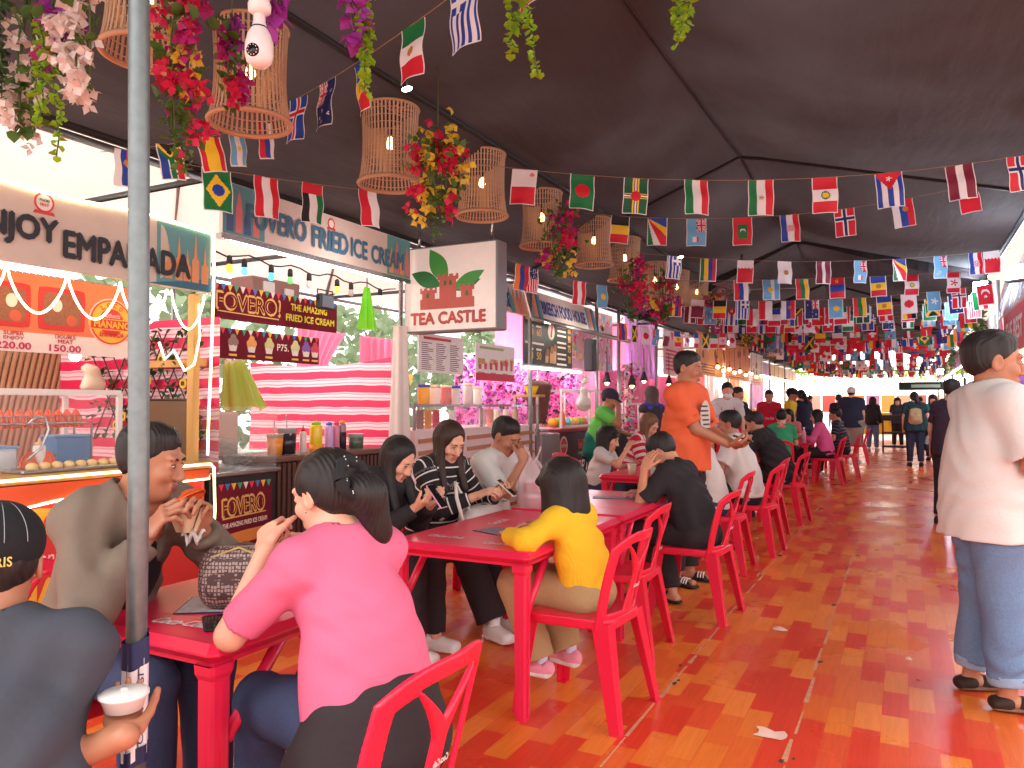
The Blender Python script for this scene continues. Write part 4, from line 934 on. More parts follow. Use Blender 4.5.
def vine(top, label, strands, ln, m=M_LEAFL, sz=.03, gap=.016):
    r = thing('hanging_vine', label, 'vine', top, 0, 'trailing artificial vines'); lb = MB().use(m); st = MB().use(M_STEM); zc = tarp_z(top) - top[2]
    if zc > 0 and top[0] < .9: st.tube([(0, 0, -.02), (0, 0, zc)], .003, 5)
    for k, (ox, oy, l) in enumerate(strands):
        x, y = ox, oy; pts = []
        for j in range(int(l / gap)):
            x += rnd.gauss(0, .0035); y += rnd.gauss(0, .0035); z = -j * gap; pts.append((x, y, z))
            for q in range(2):
                a = rnd.uniform(0, 6.28); leaf(lb, V((x, y, z)), sz * rnd.uniform(.75, 1.15), Matrix.Rotation(a, 3, 'Z') @ Matrix.Rotation(rnd.uniform(-.9, .3), 3, 'X'), True)
        st.tube(pts, .0025, 5)
    lb.build('leaves', r); st.build('stems', r); return r
bouquet(at(84, -30, 2.45), 'white artificial wisteria bunch at the upper left, right of the lime trail', .38, .085, dict(white=1), 150, 14, 0, .03)
bouquet(at(28, -10, 2.6), 'long white wisteria bunch nearest the upper left corner', .5, .08, dict(white=1), 110, 40, 0, .026)
bouquet(at(60, -40, 2.5), 'purple orchid spray between the two white wisteria bunches', .42, .06, dict(purple=1, magenta=.4), 40, 20, 0, .045)
vine(at(40, 20, 2.45), 'lime trailing vine below the purple orchid spray', [(0, 0, .38), (.03, .02, .45), (-.03, .02, .3)], .4, M_LEAFL, .026)
vine(at(2, -20, 2.5), 'dark green vine at the very left edge', [(0, 0, .4), (-.05, .0, .34)], .4, M_LEAFD, .03)
bouquet(at(181, -25, 2.9), 'pink and yellow bougainvillea bunch right of the steel pole', .64, .1, dict(pink=4, yellow=1.6, magenta=2), 170, 110, .3, .03)
bouquet(at(232, 15, 3.2), 'magenta bougainvillea bunch in front of a bamboo basket lamp', .42, .05, dict(magenta=2, purple=2, pink=1), 80, 40, 0, .03)
bouquet(at(438, 128, 4.5), 'pink, red and yellow bougainvillea bunch above the square tea sign', .52, .15, dict(pink=3, yellow=2.4, magenta=2, red=2), 220, 150, .28, .036)
for i, (px, py, d, lb) in enumerate(((560, 205, 6.6, 'bougainvillea bunch right of the basket lamp beside the tea sign'), (632, 262, 8.2, 'bougainvillea bunch above the pink stall, beside two basket lamps'), (664, 270, 9.6, 'yellow-tipped bougainvillea bunch behind the small Greek flag'), (712, 292, 11.2, 'far bougainvillea bunch under the Mauritian flag'), (748, 310, 13.4, 'far bougainvillea bunch over the aproned vendor'), (772, 322, 16, 'farthest bougainvillea bunch on the left row'))):
    bouquet(at(px, py, d), lb, .62, .17, dict(pink=3, yellow=1.4, magenta=2.4), 150, 110, .2, .038)
vine(at(362, -40, 2.75), 'long lime vine with a pink flower hanging before the near bunting string', [(0, 0, .52), (.018, .01, .4), (-.02, .012, .36), (.03, -.01, .46)], .5)
bouquet(at(356, -22, 2.72), 'purple artificial orchid at the top of the long lime vine', .16, .04, dict(purple=1), 14, 4, 0, .045)
vine(at(511, -30, 2.7), 'double lime vine hanging at the top centre', [(-.005, 0, .32), (.055, 0, .4), (.03, .02, .25)], .4)
vine(at(684, -30, 2.7), 'lime vine hanging beside the canopy ridge seam', [(0, 0, .3), (.022, .01, .22), (-.012, 0, .25)], .3)
bouquet(at(278, -14, 2.3), 'single pink orchid hanging beside the security camera', .06, .02, dict(purple=1), 6, 2, 0, .04)

# ---- bulb-shaped security camera
M_PLW = mat('plastic_white', (228, 222, 222), .35, .03); M_LENS = mat('lens_black', (16, 16, 20), .1)
p = at(259, 68, 2.25); cc = thing('security_camera', 'white bulb-shaped security camera hanging at the upper left', 'camera', p)
MB().use(M_PLW).lathe((0, 0, 0), [(.0, .0), (.022, .004), (.036, .018), (.041, .042), (.0405, .07), (.034, .098), (.022, .12), (.0175, .14), (.017, .16)], 24).build('body', cc)
MB().use(M_PLW).lathe((0, 0, .158), [(.018, 0), (.033, .012), (.034, .03), (.028, .045), (.034, .055), (.02, .07), (.018, .09), (.012, .1), (.012, tarp_z(p) - p.z - .158)], 20).build('base', cc)
MB().use(M_CORD).lathe((0, 0, .118), [(.0235, -.001), (.0242, .0015), (.0225, .004)], 24).build('seam', cc)
td = (CAM - p); td.z = 0; td.normalize(); sd = V((0, 0, 1)).cross(td); dl = (td * .85 - sd * .45 + V((0, 0, -.12))).normalized()
q1, q2, q3 = frame_of(dl); Mx = Matrix((q1, q2, q3)).transposed()
MB().use(M_PLW).ball((0, 0, .042), .0412, 20, 12).build('eyeball', cc)
hd = MB().use(M_LENS); hd.lathe(V((0, 0, .042)) + dl * .034, [(.0, 0), (.019, 0), (.019, .007), (.0, .009)], 20, Mx); hd.use(M_PLW)
for i in range(10): a = .628 * i; hd.ball(V((0, 0, .042)) + dl * .0425 + (q1 * math.cos(a) + q2 * math.sin(a)) * .0145, .0018, 6, 4)
hd.build('lens', cc)
# ------------------------------------------------------------------ stalls of the left row
YU, ZU, XU = V((0, 1, 0)), V((0, 0, 1)), V((1, 0, 0))
def root_at(name, label, cat, loc, group=None): return thing(name, label, cat, loc, 0, group)
def top_of(o):
    while o.parent is not None: o = o.parent
    return o
def part(root, mb, name, sub=None):
    """a part built in world coordinates under a thing (or under one of its parts)"""
    o = mb.build(name, sub or root)
    if sub is None: o.location = -V(root.location)
    return o
def panel(mb, m, o, u, w, W, Hh, t=.02): return mb.use(m).poly([(0, 0), (W, 0), (W, Hh), (0, Hh)], o, u, w, t)
M_WOOD = mat('wood_pine', (196, 150, 86), .6, .25, 6, .1, stretch=(1, 1, .1)); M_WOODD = mat('wood_dark', (74, 48, 40), .5, .3, 8, stretch=(1, 1, .1)); M_BLACK = mat('black_paint', (34, 32, 34), .5); M_ALU = mat('aluminium_white', (222, 216, 212), .35, .05, metal=.2); M_SS = mat('stainless', (176, 176, 178), .25, .08, metal=.85)
M_GLASS = mat('glass_clear', (235, 240, 242), .05, 0, alpha=.06, spec=.3); M_LED = glow('led_warm', (255, 232, 176), 5.5); M_TUBE = glow('tube_white', (255, 250, 236), 9); M_OB = mat('ink_dark', (42, 44, 52), .6); M_WHITE = mat('white_matt', (236, 230, 228), .6); M_ORANGE = mat('empanada_crust', (228, 86, 20), .7, .25, 30, .5)
def C_(name, c, **k): return mat(name, c, k.pop('rough', .55), **k)
# banner of the empanada stall
r = root_at('stall_sign', 'long pale sign with dark brushed letters and castle art, lit by a warm rope light', 'sign', (-3.88, 1.7, 2.05))
y0, y1, z0, z1 = .3, 3.355, 2.05, 2.43; XS = -3.86
mb = MB(); panel(mb, C_('sign_cream', (206, 190, 178)), (XS - .03, y0, z0), YU, ZU, y1 - y0, z1 - z0, .03); part(r, mb, 'panel')
mb = MB(); panel(mb, C_('sign_teal', (92, 150, 156)), (XS, 2.965, z0 + .005), YU, ZU, .385, z1 - z0 - .01, .003)
mb.use(C_('sign_teal_dark', (44, 104, 132))).poly([(0, 0), (.5, 0), (.5, .1), (.3, .05)], (XS, 2.895, z0 + .005), YU, ZU, .0045)
for k, (yy, hh) in enumerate(((3.02, .2), (3.09, .27), (3.15, .2), (3.21, .3), (3.28, .24))):
    mb.use(C_('spire_orange', (224, 148, 96))).poly([(0, 0), (.05, 0), (.05, hh * .45), (.036, hh * .5), (.025, hh), (.014, hh * .5), (0, hh * .45)], (XS, yy, z0 + .05), YU, ZU, .006)
mb.use(C_('sign_cream', 0)).poly([(.06 * math.cos(a) , .16 * math.sin(a)) for a in [i * .3 - 1.5 for i in range(11)]], (XS, 2.985, z0 + .2), YU, ZU, .004)
part(r, mb, 'castle_artwork')
mb = MB(); write(mb, 'EMPANADA', (XS, 2.80, 2.185), YU, ZU, .78, .135, M_OB, .03, 0, .012); write(mb, 'ENJOY', (XS, 2.165, 2.215), YU, ZU, .42, .15, M_OB, .03, 0, .012); part(r, mb, 'lettering')
mb = MB().use(C_('badge_red', (206, 60, 60))); mb.ring((XS, 2.31, 2.375), YU, ZU, .042, .05, .004); mb.use(C_('badge_white', (236, 226, 220))).disc((XS, 2.31, 2.375), YU, ZU, .041, .003); mb.use(MATS['badge_red']).poly([(-.055, 0), (.055, 0), (.045, .016), (-.045, .016)], (XS, 2.31, 2.315), YU, ZU, .006)
write(mb, 'FOOD', (XS, 2.31, 2.385), YU, ZU, .05, .014, M_OB, .02, 0, .005); write(mb, 'FEST', (XS, 2.31, 2.362), YU, ZU, .045, .014, MATS['badge_red'], .02, 0, .005); part(r, mb, 'badge')
mb = MB().use(M_LED); mb.tube([(XS + .012, y, z1 + .005 - .012 * math.sin(6 * y)) for y in [y0 + (y1 - y0) * i / 20 for i in range(21)]] + [(XS + .012, y1 + .012, z1 - .04), (XS + .012, y1 + .012, z0), (XS + .01, y1, 1.6), (XS + .01, y1 - .015, 1.2), (XS + .012, y1 - .02, 1.04)], .0075, 6); part(r, mb, 'rope_light')
# price banner hanging behind it
r = root_at('menu_banner', 'orange and white price banner with two red food trays and a round logo', 'banner', (-3.97, 2.1, 1.62))
XB = -3.97
mb = MB(); panel(mb, C_('banner_orange', (232, 122, 74)), (XB - .004, .8, 1.72), YU, ZU, 2.13, .3, .004); panel(mb, C_('banner_paper', (236, 218, 208)), (XB - .004, .8, 1.62), YU, ZU, 2.13, .1, .0042); part(r, mb, 'sheet')
for k, yc in enumerate((2.19, 2.48)):
    mb = MB().use(C_('tray_red', (206, 48, 44))); q = .125; mb.poly([(q * max(-1, min(1, 1.35 * math.cos(t))) * (1 if 1 else 0), q * .9 * max(-1, min(1, 1.35 * math.sin(t)))) for t in [i * .2618 for i in range(24)]], (XB, yc, 1.855), YU, ZU, .004)
    mb.use(C_('filling_brown', (150, 92, 62), vary=.5, scale=80)).poly([(.1 * max(-1, min(1, 1.3 * math.cos(t))), .085 * max(-1, min(1, 1.3 * math.sin(t)))) for t in [i * .2618 for i in range(24)]], (XB, yc, 1.855), YU, ZU, .005)
    mb.use(C_('egg_white', (236, 222, 206))).disc((XB, yc + (-.03 if k else .03), 1.875), YU, ZU, .028, .0065, 16, 1.25)
    mb.use(C_('filling_red', (206, 90, 60))).disc((XB, yc + .05, 1.80), YU, ZU, .03, .006, 14)
    part(r, mb, 'tray_picture')
mb = MB(); mr = C_('print_red', (200, 52, 60)); mk = C_('print_magenta', (206, 40, 92))
write(mb, 'SUPER', (XB, 2.235, 1.712), YU, ZU, .1, .02, mr, .02); write(mb, 'ENJOY', (XB, 2.235, 1.686), YU, ZU, .1, .02, mr, .02); write(mb, '220.00', (XB, 2.235, 1.65), YU, ZU, .17, .034, mk, .03)
write(mb, 'DOUBLE', (XB, 2.5, 1.712), YU, ZU, .11, .02, mr, .02); write(mb, 'MEAT', (XB, 2.5, 1.686), YU, ZU, .08, .02, mr, .02); write(mb, '150.00', (XB, 2.5, 1.65), YU, ZU, .17, .034, mk, .03); part(r, mb, 'lettering')
def loco(mb, c, u, w, R_, full=False):
    yl = C_('logo_yellow', (240, 178, 58)); rd = C_('logo_red', (214, 50, 52)); c = V(c); u = V(u); w = V(w)
    mb.use(C_('logo_white', (238, 200, 180))).disc(c, u, w, R_ * 1.06, .003, 40); mb.use(rd).disc(c, u, w, R_, .0045, 40); mb.use(yl).disc(c, u, w, R_ * .93, .0055, 40); mb.use(rd).disc(c, u, w, R_ * .6, .0065, 36)
    mb.use(yl); panel(mb, yl, c - u * R_ * 1.02 - w * R_ * .36, u, w, R_ * 2.04, R_ * .5, .008); mb.use(rd); panel(mb, rd, c - u * R_ * .98 - w * R_ * .32, u, w, R_ * 1.96, R_ * .42, .0092)
    for i, chh in enumerate('LOCO'):
        a = -.62 + .41 * i; write(mb, chh, c + u * R_ * .77 * math.sin(a) + w * R_ * .77 * math.cos(a), u, w, R_ * .14, R_ * .2, rd, .03, 0, .009, -a)
    write(mb, 'Authentic', c + w * R_ * .3, u, w, R_ * .86, R_ * .22, C_('logo_script', (244, 214, 200)), 0, .25, .0095)
    write(mb, 'MANANG', c - w * R_ * .11, u, w, R_ * 1.7, R_ * .3, yl, .04, 0, .012); write(mb, 'EMPANADA', c - w * R_ * .56, u, w, R_ * 1.15, R_ * .2, rd, .03, 0, .012)
mb = MB(); loco(mb, (XB, 2.76, 1.815), YU, ZU, .125); part(r, mb, 'logo')
for k in range(5):
    r = root_at('rope_light', f'warm rope light swag {("at the left edge above the price banner", "over the left red food tray", "over the right red food tray", "over the round logo on the banner", "right of the steel pole under the sign")[k]}', 'light', (-3.85, 1.95 + .3 * k, 2.0), 'rope light swags'); a, b = 1.83 + .3 * k, 2.13 + .3 * k
    if k == 4: a, b = 3.06, 3.3
    mb = MB().use(M_LED).tube([(-3.85, a + (b - a) * i / 20, 2.03 - .22 * math.sin(math.pi * i / 20) ** .7) for i in range(21)], .0065, 6); part(r, mb, 'rope')
r = root_at('rope_light', 'warm rope light zigzag hanging low behind the steel pole at the vine lattice', 'light', (-3.9, 3.2, 1.6), 'rope light swags'); part(r, MB().use(M_LED).tube([(-3.9, 3.02, 1.72), (-3.9, 3.06, 1.62), (-3.9, 3.12, 1.68), (-3.9, 3.2, 1.56), (-3.9, 3.27, 1.6), (-3.9, 3.31, 1.78), (-3.9, 3.3, 1.98)], .0065, 6), 'rope')
# timber corner post and shelf rail
tag(MB().use(M_WOOD).rbox((-3.93, 3.29, 1.02), (.06, .05, 2.04), .005).build('wooden_post'), 'yellow lit wooden post at the right end of the empanada stall', 'post')
tag(MB().use(M_WOOD).rbox((-4.25, 3.40, 1.62), (.6, .03, .05), .005).build('wooden_rail'), 'short wooden rail running back from the lit post of the empanada stall', 'rail')
# striped tarpaulin and vine lattice at the stall's far side
def striped(name, cols, per):
    m = mat(name, cols[0], .5, .05); nt = m.node_tree; N = nt.nodes; L = nt.links; b = N['Principled BSDF']; tc = N.new('ShaderNodeTexCoord'); sp = N.new('ShaderNodeSeparateXYZ'); L.new(tc.outputs['Object'], sp.inputs[0])
    nz = N.new('ShaderNodeTexNoise'); nz.inputs['Scale'].default_value = 3; L.new(tc.outputs['Object'], nz.inputs['Vector']); ad = N.new('ShaderNodeMath'); ad.operation = 'MULTIPLY_ADD'; ad.inputs[1].default_value = .045; L.new(nz.outputs['Fac'], ad.inputs[0]); L.new(sp.outputs['Z'], ad.inputs[2])
    dv = N.new('ShaderNodeMath'); dv.operation = 'DIVIDE'; dv.inputs[1].default_value = per; fr = N.new('ShaderNodeMath'); fr.operation = 'FRACT'; L.new(ad.outputs[0], dv.inputs[0]); L.new(dv.outputs[0], fr.inputs[0])
    cr = N.new('ShaderNodeValToRGB'); cr.color_ramp.interpolation = 'CONSTANT'; e = cr.color_ramp.elements; e[0].color = lin(cols[0]); e[1].position = .5; e[1].color = lin(cols[1])
    for p, c in ((.62, cols[2]), (.7, cols[1]), (.86, cols[2]), (.94, cols[1])): q = e.new(p); q.color = lin(c)
    L.new(fr.outputs[0], cr.inputs[0]); L.new(cr.outputs[0], b.inputs['Base Color']); b.inputs['Emission Strength'].default_value = 0; return m
M_STP = striped('tarp_striped', ((222, 40, 92), (240, 214, 222), (232, 150, 178)), .135)
mb = MB().use(M_STP); mb.grid(lambda a, b: V((-5.9 + 1.98 * a, 3.47 + .015 * math.sin(8 * a), .3 + 1.62 * b)), 20, 6); one('striped_tarpaulin', 'red and white striped tarpaulin behind the vine lattice of the empanada stall', 'tarpaulin', mb, 'striped tarpaulins')
r = root_at('vine_lattice', 'diagonal wooden lattice overgrown with plastic vines and small sunflowers', 'lattice', (-4.3, 3.42, 1.1)); mb = MB().use(M_WOODD)
for i in range(-6, 14):
    for s in (1, -1):
        x0 = -5.0 + .11 * i; a = V((x0, 3.43 + .006 * s, 1.12)); b = V((x0 + s * .42, 3.43 + .006 * s, 1.84))
        if min(a.x, b.x) > -5.2 and max(a.x, b.x) < -3.95: mb.tube([a, b], .006, 4)
part(r, mb, 'slats'); mb = MB().use(M_LEAFD)
for i in range(230): leaf(mb, V((rnd.uniform(-5.1, -3.98), 3.405 + rnd.uniform(-.02, .01), rnd.uniform(1.1, 1.85))), rnd.uniform(.03, .05), rmat())
part(r, mb, 'leaves'); mb = MB()
for i in range(9):
    c = V((-4.05 - .11 * i + rnd.uniform(-.04, .04), 3.39, 1.2 + .6 * rnd.random())); mb.use(PM['yellow']).disc(c, XU, ZU, .034, .004, 12); mb.use(M_WOODD).disc(c, XU, ZU, .015, .008, 10)
part(r, mb, 'sunflowers')
mb = MB().use(C_('bamboo_blind', (166, 124, 92), vary=.3, scale=30, stretch=(20, 20, .4)))
for i in range(76): mb.tube([(-5.6, .6 + .04 * i, .2), (-5.6, .6 + .047 * i, 2.3)], .022, 6)
one('bamboo_screen', 'upright bamboo screen at the back of the empanada stall', 'screen', mb)
vine((-5.5, 2.2, 2.1), 'dark plastic vine hanging down the bamboo screen of the empanada stall', [(0, .1 * i - .4, .5 + .3 * ((i * 7) % 4) / 4) for i in range(9)], 1, M_LEAFD, .05, .05)
r = root_at('pendant_bulb', 'large lit white bulb hanging under the price banner', 'lamp', on_x(75, 356, -4.6)); p = V(r.location); MB().use(glow('bulb_cool', (255, 244, 214), 18)).ball((0, 0, 0), .035, 14, 10).build('bulb', r); MB().use(M_CORD).lathe((0, 0, .03), [(.016, 0), (.016, .04), (.004, .05), (.004, .4)], 10).build('socket', r)
# counter of the empanada stall
r = root_at('stall_counter', 'red empanada stall counter with a big round logo and rope lights along its edge', 'counter', (-4.2, 1.5, 0)); XC = -3.86
mb = MB().use(C_('counter_red', (206, 52, 46))); mb.rbox((-4.2, 1.42, .48), (.66, 3.84, .96), .01); part(r, mb, 'body')
part(r, MB().use(M_WOOD).rbox((-4.2, 1.42, .98), (.74, 3.9, .04), .006), 'worktop')
mb = MB().use(C_('valance_orange', (232, 92, 44), rough=.35)); mb.grid(lambda a, b: V((XC + .02 + .012 * math.sin(14 * a), 1.0 + 2.33 * a, .955 - b * (.05 + .07 * math.sin(math.pi * min(1, a * 1.3)) ** 2))), 40, 4); part(r, mb, 'valance')
mb = MB().use(M_LED).tube([(XC + .03, -.4 + 3.74 * i / 20, .985) for i in range(21)] + [(XC + .03, 3.37, .96), (XC + .03, 3.38, .7), (XC + .03, 3.37, .45)], .0075, 6); mb.tube([(XC + .035, 1.0 + 2.33 * i / 24, .945 - (.05 + .07 * math.sin(math.pi * min(1, i / 24 * 1.3)) ** 2)) for i in range(25)], .0065, 6); part(r, mb, 'rope_light')
mb = MB(); loco(mb, (XC + .005, 2.30, .46), YU, ZU, .40); write(mb, 'Coca-Cola', (XC + .01, 2.56, .17), YU, ZU, .3, .07, C_('logo_script', 0), .02, .3, .008); part(r, mb, 'logo')
# glass case, rack of empanadas and what stands on the counter
r = root_at('glass_case', 'white framed glass display case on the empanada counter', 'case', (-4.25, 2.2, 1.0)); mb = MB().use(M_ALU); X0, X1, Y0, Y1, Z0, Z1 = -4.5, -4.0, 1.2, 2.84, 1.0, 1.42
for x in (X0, X1):
    for y in (Y0, Y1): mb.box((x, y, (Z0 + Z1) / 2), (.026, .026, Z1 - Z0))
    mb.box((x, (Y0 + Y1) / 2, Z1), (.028, Y1 - Y0, .028))
for y in (Y0, Y1): mb.box(((X0 + X1) / 2, y, Z1), (X1 - X0, .028, .028))
part(r, mb, 'frame'); mb = MB().use(M_GLASS); mb.box((X1, (Y0 + Y1) / 2, 1.21), (.005, Y1 - Y0 - .03, .39)); mb.box(((X0 + X1) / 2, (Y0 + Y1) / 2, Z1), (X1 - X0 - .03, Y1 - Y0 - .03, .005)); part(r, mb, 'glass')
r = root_at('wire_rack', 'chrome wire rack holding a row of orange empanadas', 'rack', (-4.22, 2.45, 1.0)); mb = MB().use(M_SS)
for x in (-4.3, -4.14):
    mb.tube([(x, 2.0, 1.0), (x, 2.0, 1.24), (x, 2.03, 1.25), (x, 2.74, 1.25), (x, 2.77, 1.24), (x, 2.77, 1.0)], .006, 8)
    mb.tube([(x, 2.0, 1.29), (x, 2.77, 1.29)], .003, 6)
for i in range(24): y = 2.01 + i * .033; mb.tube([(-4.3, y, 1.29), (-4.3, y, 1.25), (-4.14, y, 1.25), (-4.14, y, 1.29)], .002, 4)
mb.tube([(-4.06, 2.36, 1.06), (-4.05, 2.43, 1.12), (-4.05, 2.47, 1.22), (-4.05, 2.45, 1.28), (-4.05, 2.40, 1.285), (-4.05, 2.36, 1.25)], .007, 8)
part(r, mb, 'wires')
def empanada(c, rz, label, flat=0):
    r = root_at('empanada', label, 'pastry', c, 'orange empanadas on the counter'); mb = MB().use(M_ORANGE); n = 16; rad = .062
    def f(a, b):
        t = math.pi * a; q = b * 2 - 1; e = rad * (1 - .05 * (1 + math.cos(26 * t)) * (abs(q) > .8)); rr = abs(q); th = .022 * math.sqrt(max(0, 1 - rr ** 2)) + .003
        return V((0, 0, 0))
    vs = []; fs = []; K = 7; m_ = 20
    for sd in (1, -1):
        for j in range(K + 1):
            for i in range(m_ + 1):
                t = math.pi * i / m_; q = j / K; e = rad * (1 + .06 * math.cos(24 * t) * (q > .8)); th = .021 * (1 - q ** 2.2) * (math.sin(t) ** .5 if 0 < t < math.pi else 0) + .003
                vs.append((sd * th, e * q * math.cos(t), e * q * math.sin(t) * 1.12))
    st = (K + 1) * (m_ + 1)
    for sd in (0, 1):
        for j in range(K):
            for i in range(m_):
                a = sd * st + j * (m_ + 1) + i; q = (a, a + 1, a + m_ + 2, a + m_ + 1); fs.append(q if sd else q[::-1])
    for i in range(m_): a = K * (m_ + 1) + i; fs.append((a, a + 1, st + a + 1, st + a))
    for j in range(K):
        for i in (0, m_): a = j * (m_ + 1) + i; b = a + m_ + 1; fs.append((a, b, st + b, st + a) if i else (a, st + a, st + b, b))
    mb.smooth = True; mb.add(vs, fs); o = mb.build('crust', r); r.rotation_euler = (flat, 0, rz); r.scale = (1.7, 1.15, 1.4); return r
for i in range(9): empanada((-4.22, 2.31 + .052 * i, 1.225), 1.57 - .35 + rnd.uniform(-.1, .1), f'orange empanada standing in the wire rack, {ordn(i)} from the left')
for i in range(3): empanada((-4.22, 2.06 + .05 * i, 1.225), 1.57 - .35, f'orange empanada in the rack at the left picture edge, {ordn(i)} from the left')
for i in range(2): empanada((-4.1, 2.42 + .07 * i, 1.03), .4 + i, f'orange empanada lying flat on the worktop below the rack, {"left" if i == 0 else "right"} one', 1.35)
def bottle(c, label, body, cap, h=.19, rad=.03, group='squeeze bottles', nozzle=True, liquid=None, cat='bottle'):
    r = root_at('squeeze_bottle', label, cat, c, group); MB().use(body).lathe((0, 0, 0), [(0, 0), (rad * .92, 0), (rad, .008), (rad, h * .72), (rad * .9, h * .78), (rad * .62, h * .82)], 18).build('bottle_body', r)
    MB().use(cap).lathe((0, 0, h * .81), [(0, 0), (rad * .72, 0), (rad * .74, h * .07), (rad * .3, h * .1), (rad * .12, h * .24 if nozzle else h * .11), (0, h * .24 if nozzle else h * .11)], 16).build('cap', r)
    if liquid: MB().use(liquid[0]).lathe((0, 0, .003), [(0, 0), (rad * 1.012, 0), (rad * 1.015, h * .72 * liquid[1]), (0, h * .72 * liquid[1])], 18).build('sauce', r)
    return r
bottle((-4.1, 2.45, 1.0), 'white squeeze bottle with a cream nozzle on the empanada counter', M_WHITE, C_('nozzle_cream', (226, 190, 140)), .17, .032)
r = root_at('storage_box', 'pale translucent tub on the empanada counter, left of the white squeeze bottle', 'box', (-4.25, 2.3, 1.0)); mb = MB().use(C_('tub_clear', (206, 218, 226), rough=.25)); mb.rbox((0, 0, .06), (.14, .18, .12), .012); mb.build('tub', r); MB().use(C_('tub_lid', (120, 170, 214))).rbox((0, 0, .127), (.15, .19, .016), .006).build('lid', r)
r = root_at('storage_box', 'blue plastic box on the empanada counter behind the jacketed man', 'box', (-4.32, 2.74, 1.0)); mb = MB().use(C_('box_blue', (72, 122, 178))); mb.rbox((0, 0, .085), (.14, .22, .17), .01); mb.build('tub', r); MB().use(C_('box_rim', (110, 160, 208))).rbox((0, 0, .173), (.15, .23, .012), .004).build('rim', r)
r = root_at('food_tray', 'steel tray with a row of pale dough balls at the front of the empanada counter', 'tray', (-4.0, 2.7, 1.0)); MB().use(M_SS).rbox((0, 0, .012), (.2, .9, .024), .008).build('tray_body', r); mb = MB().use(C_('dough', (232, 196, 140)))
for i in range(13): mb.ball((.06, -.38 + .064 * i, .035), (.03, .03, .022), 10, 6)
mb.build('dough_balls', r)
r = root_at('plastic_bag', 'pale cloth bag hanging under the price banner near the bulb', 'bag', on_x(90, 372, -4.9)); S_ = Solid(); S_.limb((0, 0, .02), (0, .02, -.09), .05, .09, .03, .05, side=(0, 1, 0), k=.03); S_.limb((0, -.02, .02), (0, -.02, .14), .012, .01); link(bpy.data.objects.new('bag_body', solid_mesh('bag_body', S_, [C_('bag_cream', (226, 206, 186))], .012, noise=wrinkle(.006, 50))), r)
r = root_at('cutting_board', 'brown metal sheet leaning on the lattice behind the jacketed man', 'board', (-4.2, 3.3, 1.0)); mb = MB().use(C_('sheet_bronze', (126, 104, 82), rough=.35, metal=.4)); mb.rbox((0, 0, .19), (.5, .016, .38), .005); mb.build('sheet', r); MB().use(M_WOODD).rbox((0, -.006, .385), (.5, .02, .014), .004).build('rim', r)

# ------- fried ice cream stall
r = root_at('stall_sign', 'long pale sign in blue brushed letters with teal castle art at both ends', 'sign', (-3.9, 4.5, 2.46)); XS = -3.88; y0, y1, z0, z1 = 3.46, 5.54, 2.46, 2.80
mb = MB(); panel(mb, C_('sign_pale', (214, 196, 190)), (XS - .03, y0, z0), YU, ZU, y1 - y0, z1 - z0, .03); part(r, mb, 'panel'); mb = MB()
for ya, yb in ((y0, y0 + .36), (y1 - .33, y1)):
    panel(mb, MATS['sign_teal'], (XS, ya, z0 + .004), YU, ZU, yb - ya, z1 - z0 - .008, .003)
    for k in range(4): hh = (.22, .29, .2, .26)[k]; mb.use((C_('spire_blue', (74, 96, 150)) if ya == y0 else MATS['spire_orange']) if k % 2 == 0 else C_('spire_rose', (214, 120, 124))).poly([(0, 0), (.055, 0), (.055, hh * .5), (.028, hh), (0, hh * .5)], (XS, ya + .03 + .075 * k, z0 + .02), YU, ZU, .006)
part(r, mb, 'castle_artwork'); mb = MB(); m_bl = C_('ink_blue', (66, 108, 138)); write(mb, 'FOVERO', (XS, 3.94, 2.615), YU, ZU, .56, .15, m_bl, .03, 0, .009); write(mb, 'FRIED', (XS, 4.49, 2.6), YU, ZU, .4, .15, m_bl, .03, 0, .009); write(mb, 'ICE', (XS, 4.83, 2.6), YU, ZU, .2, .14, m_bl, .03, 0, .009); write(mb, 'CREAM', (XS, 5.21, 2.595), YU, ZU, .44, .14, m_bl, .03, 0, .009); part(r, mb, 'lettering')
mb = MB().use(MATS['badge_red']); mb.ring((XS, 4.5, 2.735), YU, ZU, .03, .04, .004); mb.use(MATS['badge_white']).disc((XS, 4.5, 2.735), YU, ZU, .03, .003); mb.use(MATS['badge_red']).poly([(-.045, 0), (.045, 0), (.04, .015), (-.04, .015)], (XS, 4.5, 2.69), YU, ZU, .006); part(r, mb, 'badge')
part(r, MB().use(M_SS).box((XS - .02, 4.5, z0 - .02), (.05, 2.1, .035)), 'rail'); part(r, MB().use(M_TUBE).box((XS - .02, 4.4, z0 - .045), (.02, 1.7, .012)), 'light_strip')
BC = [('orange', (250, 140, 50)), ('blue', (70, 150, 240)), ('azure', (60, 170, 255)), ('green', (110, 200, 110)), ('grey', (180, 180, 170)), ('amber', (250, 190, 60)), ('smoky', (150, 140, 130)), ('clear', (240, 230, 210))]
one('bulb_wire', 'black wire of coloured bulbs strung below the ice cream sign', 'wire', MB().use(M_CORD).tube([(-4.0, 3.5 + 2.0 * i / 20, 2.36 - .02 * math.sin(i * 1.5)) for i in range(21)], .006, 6))
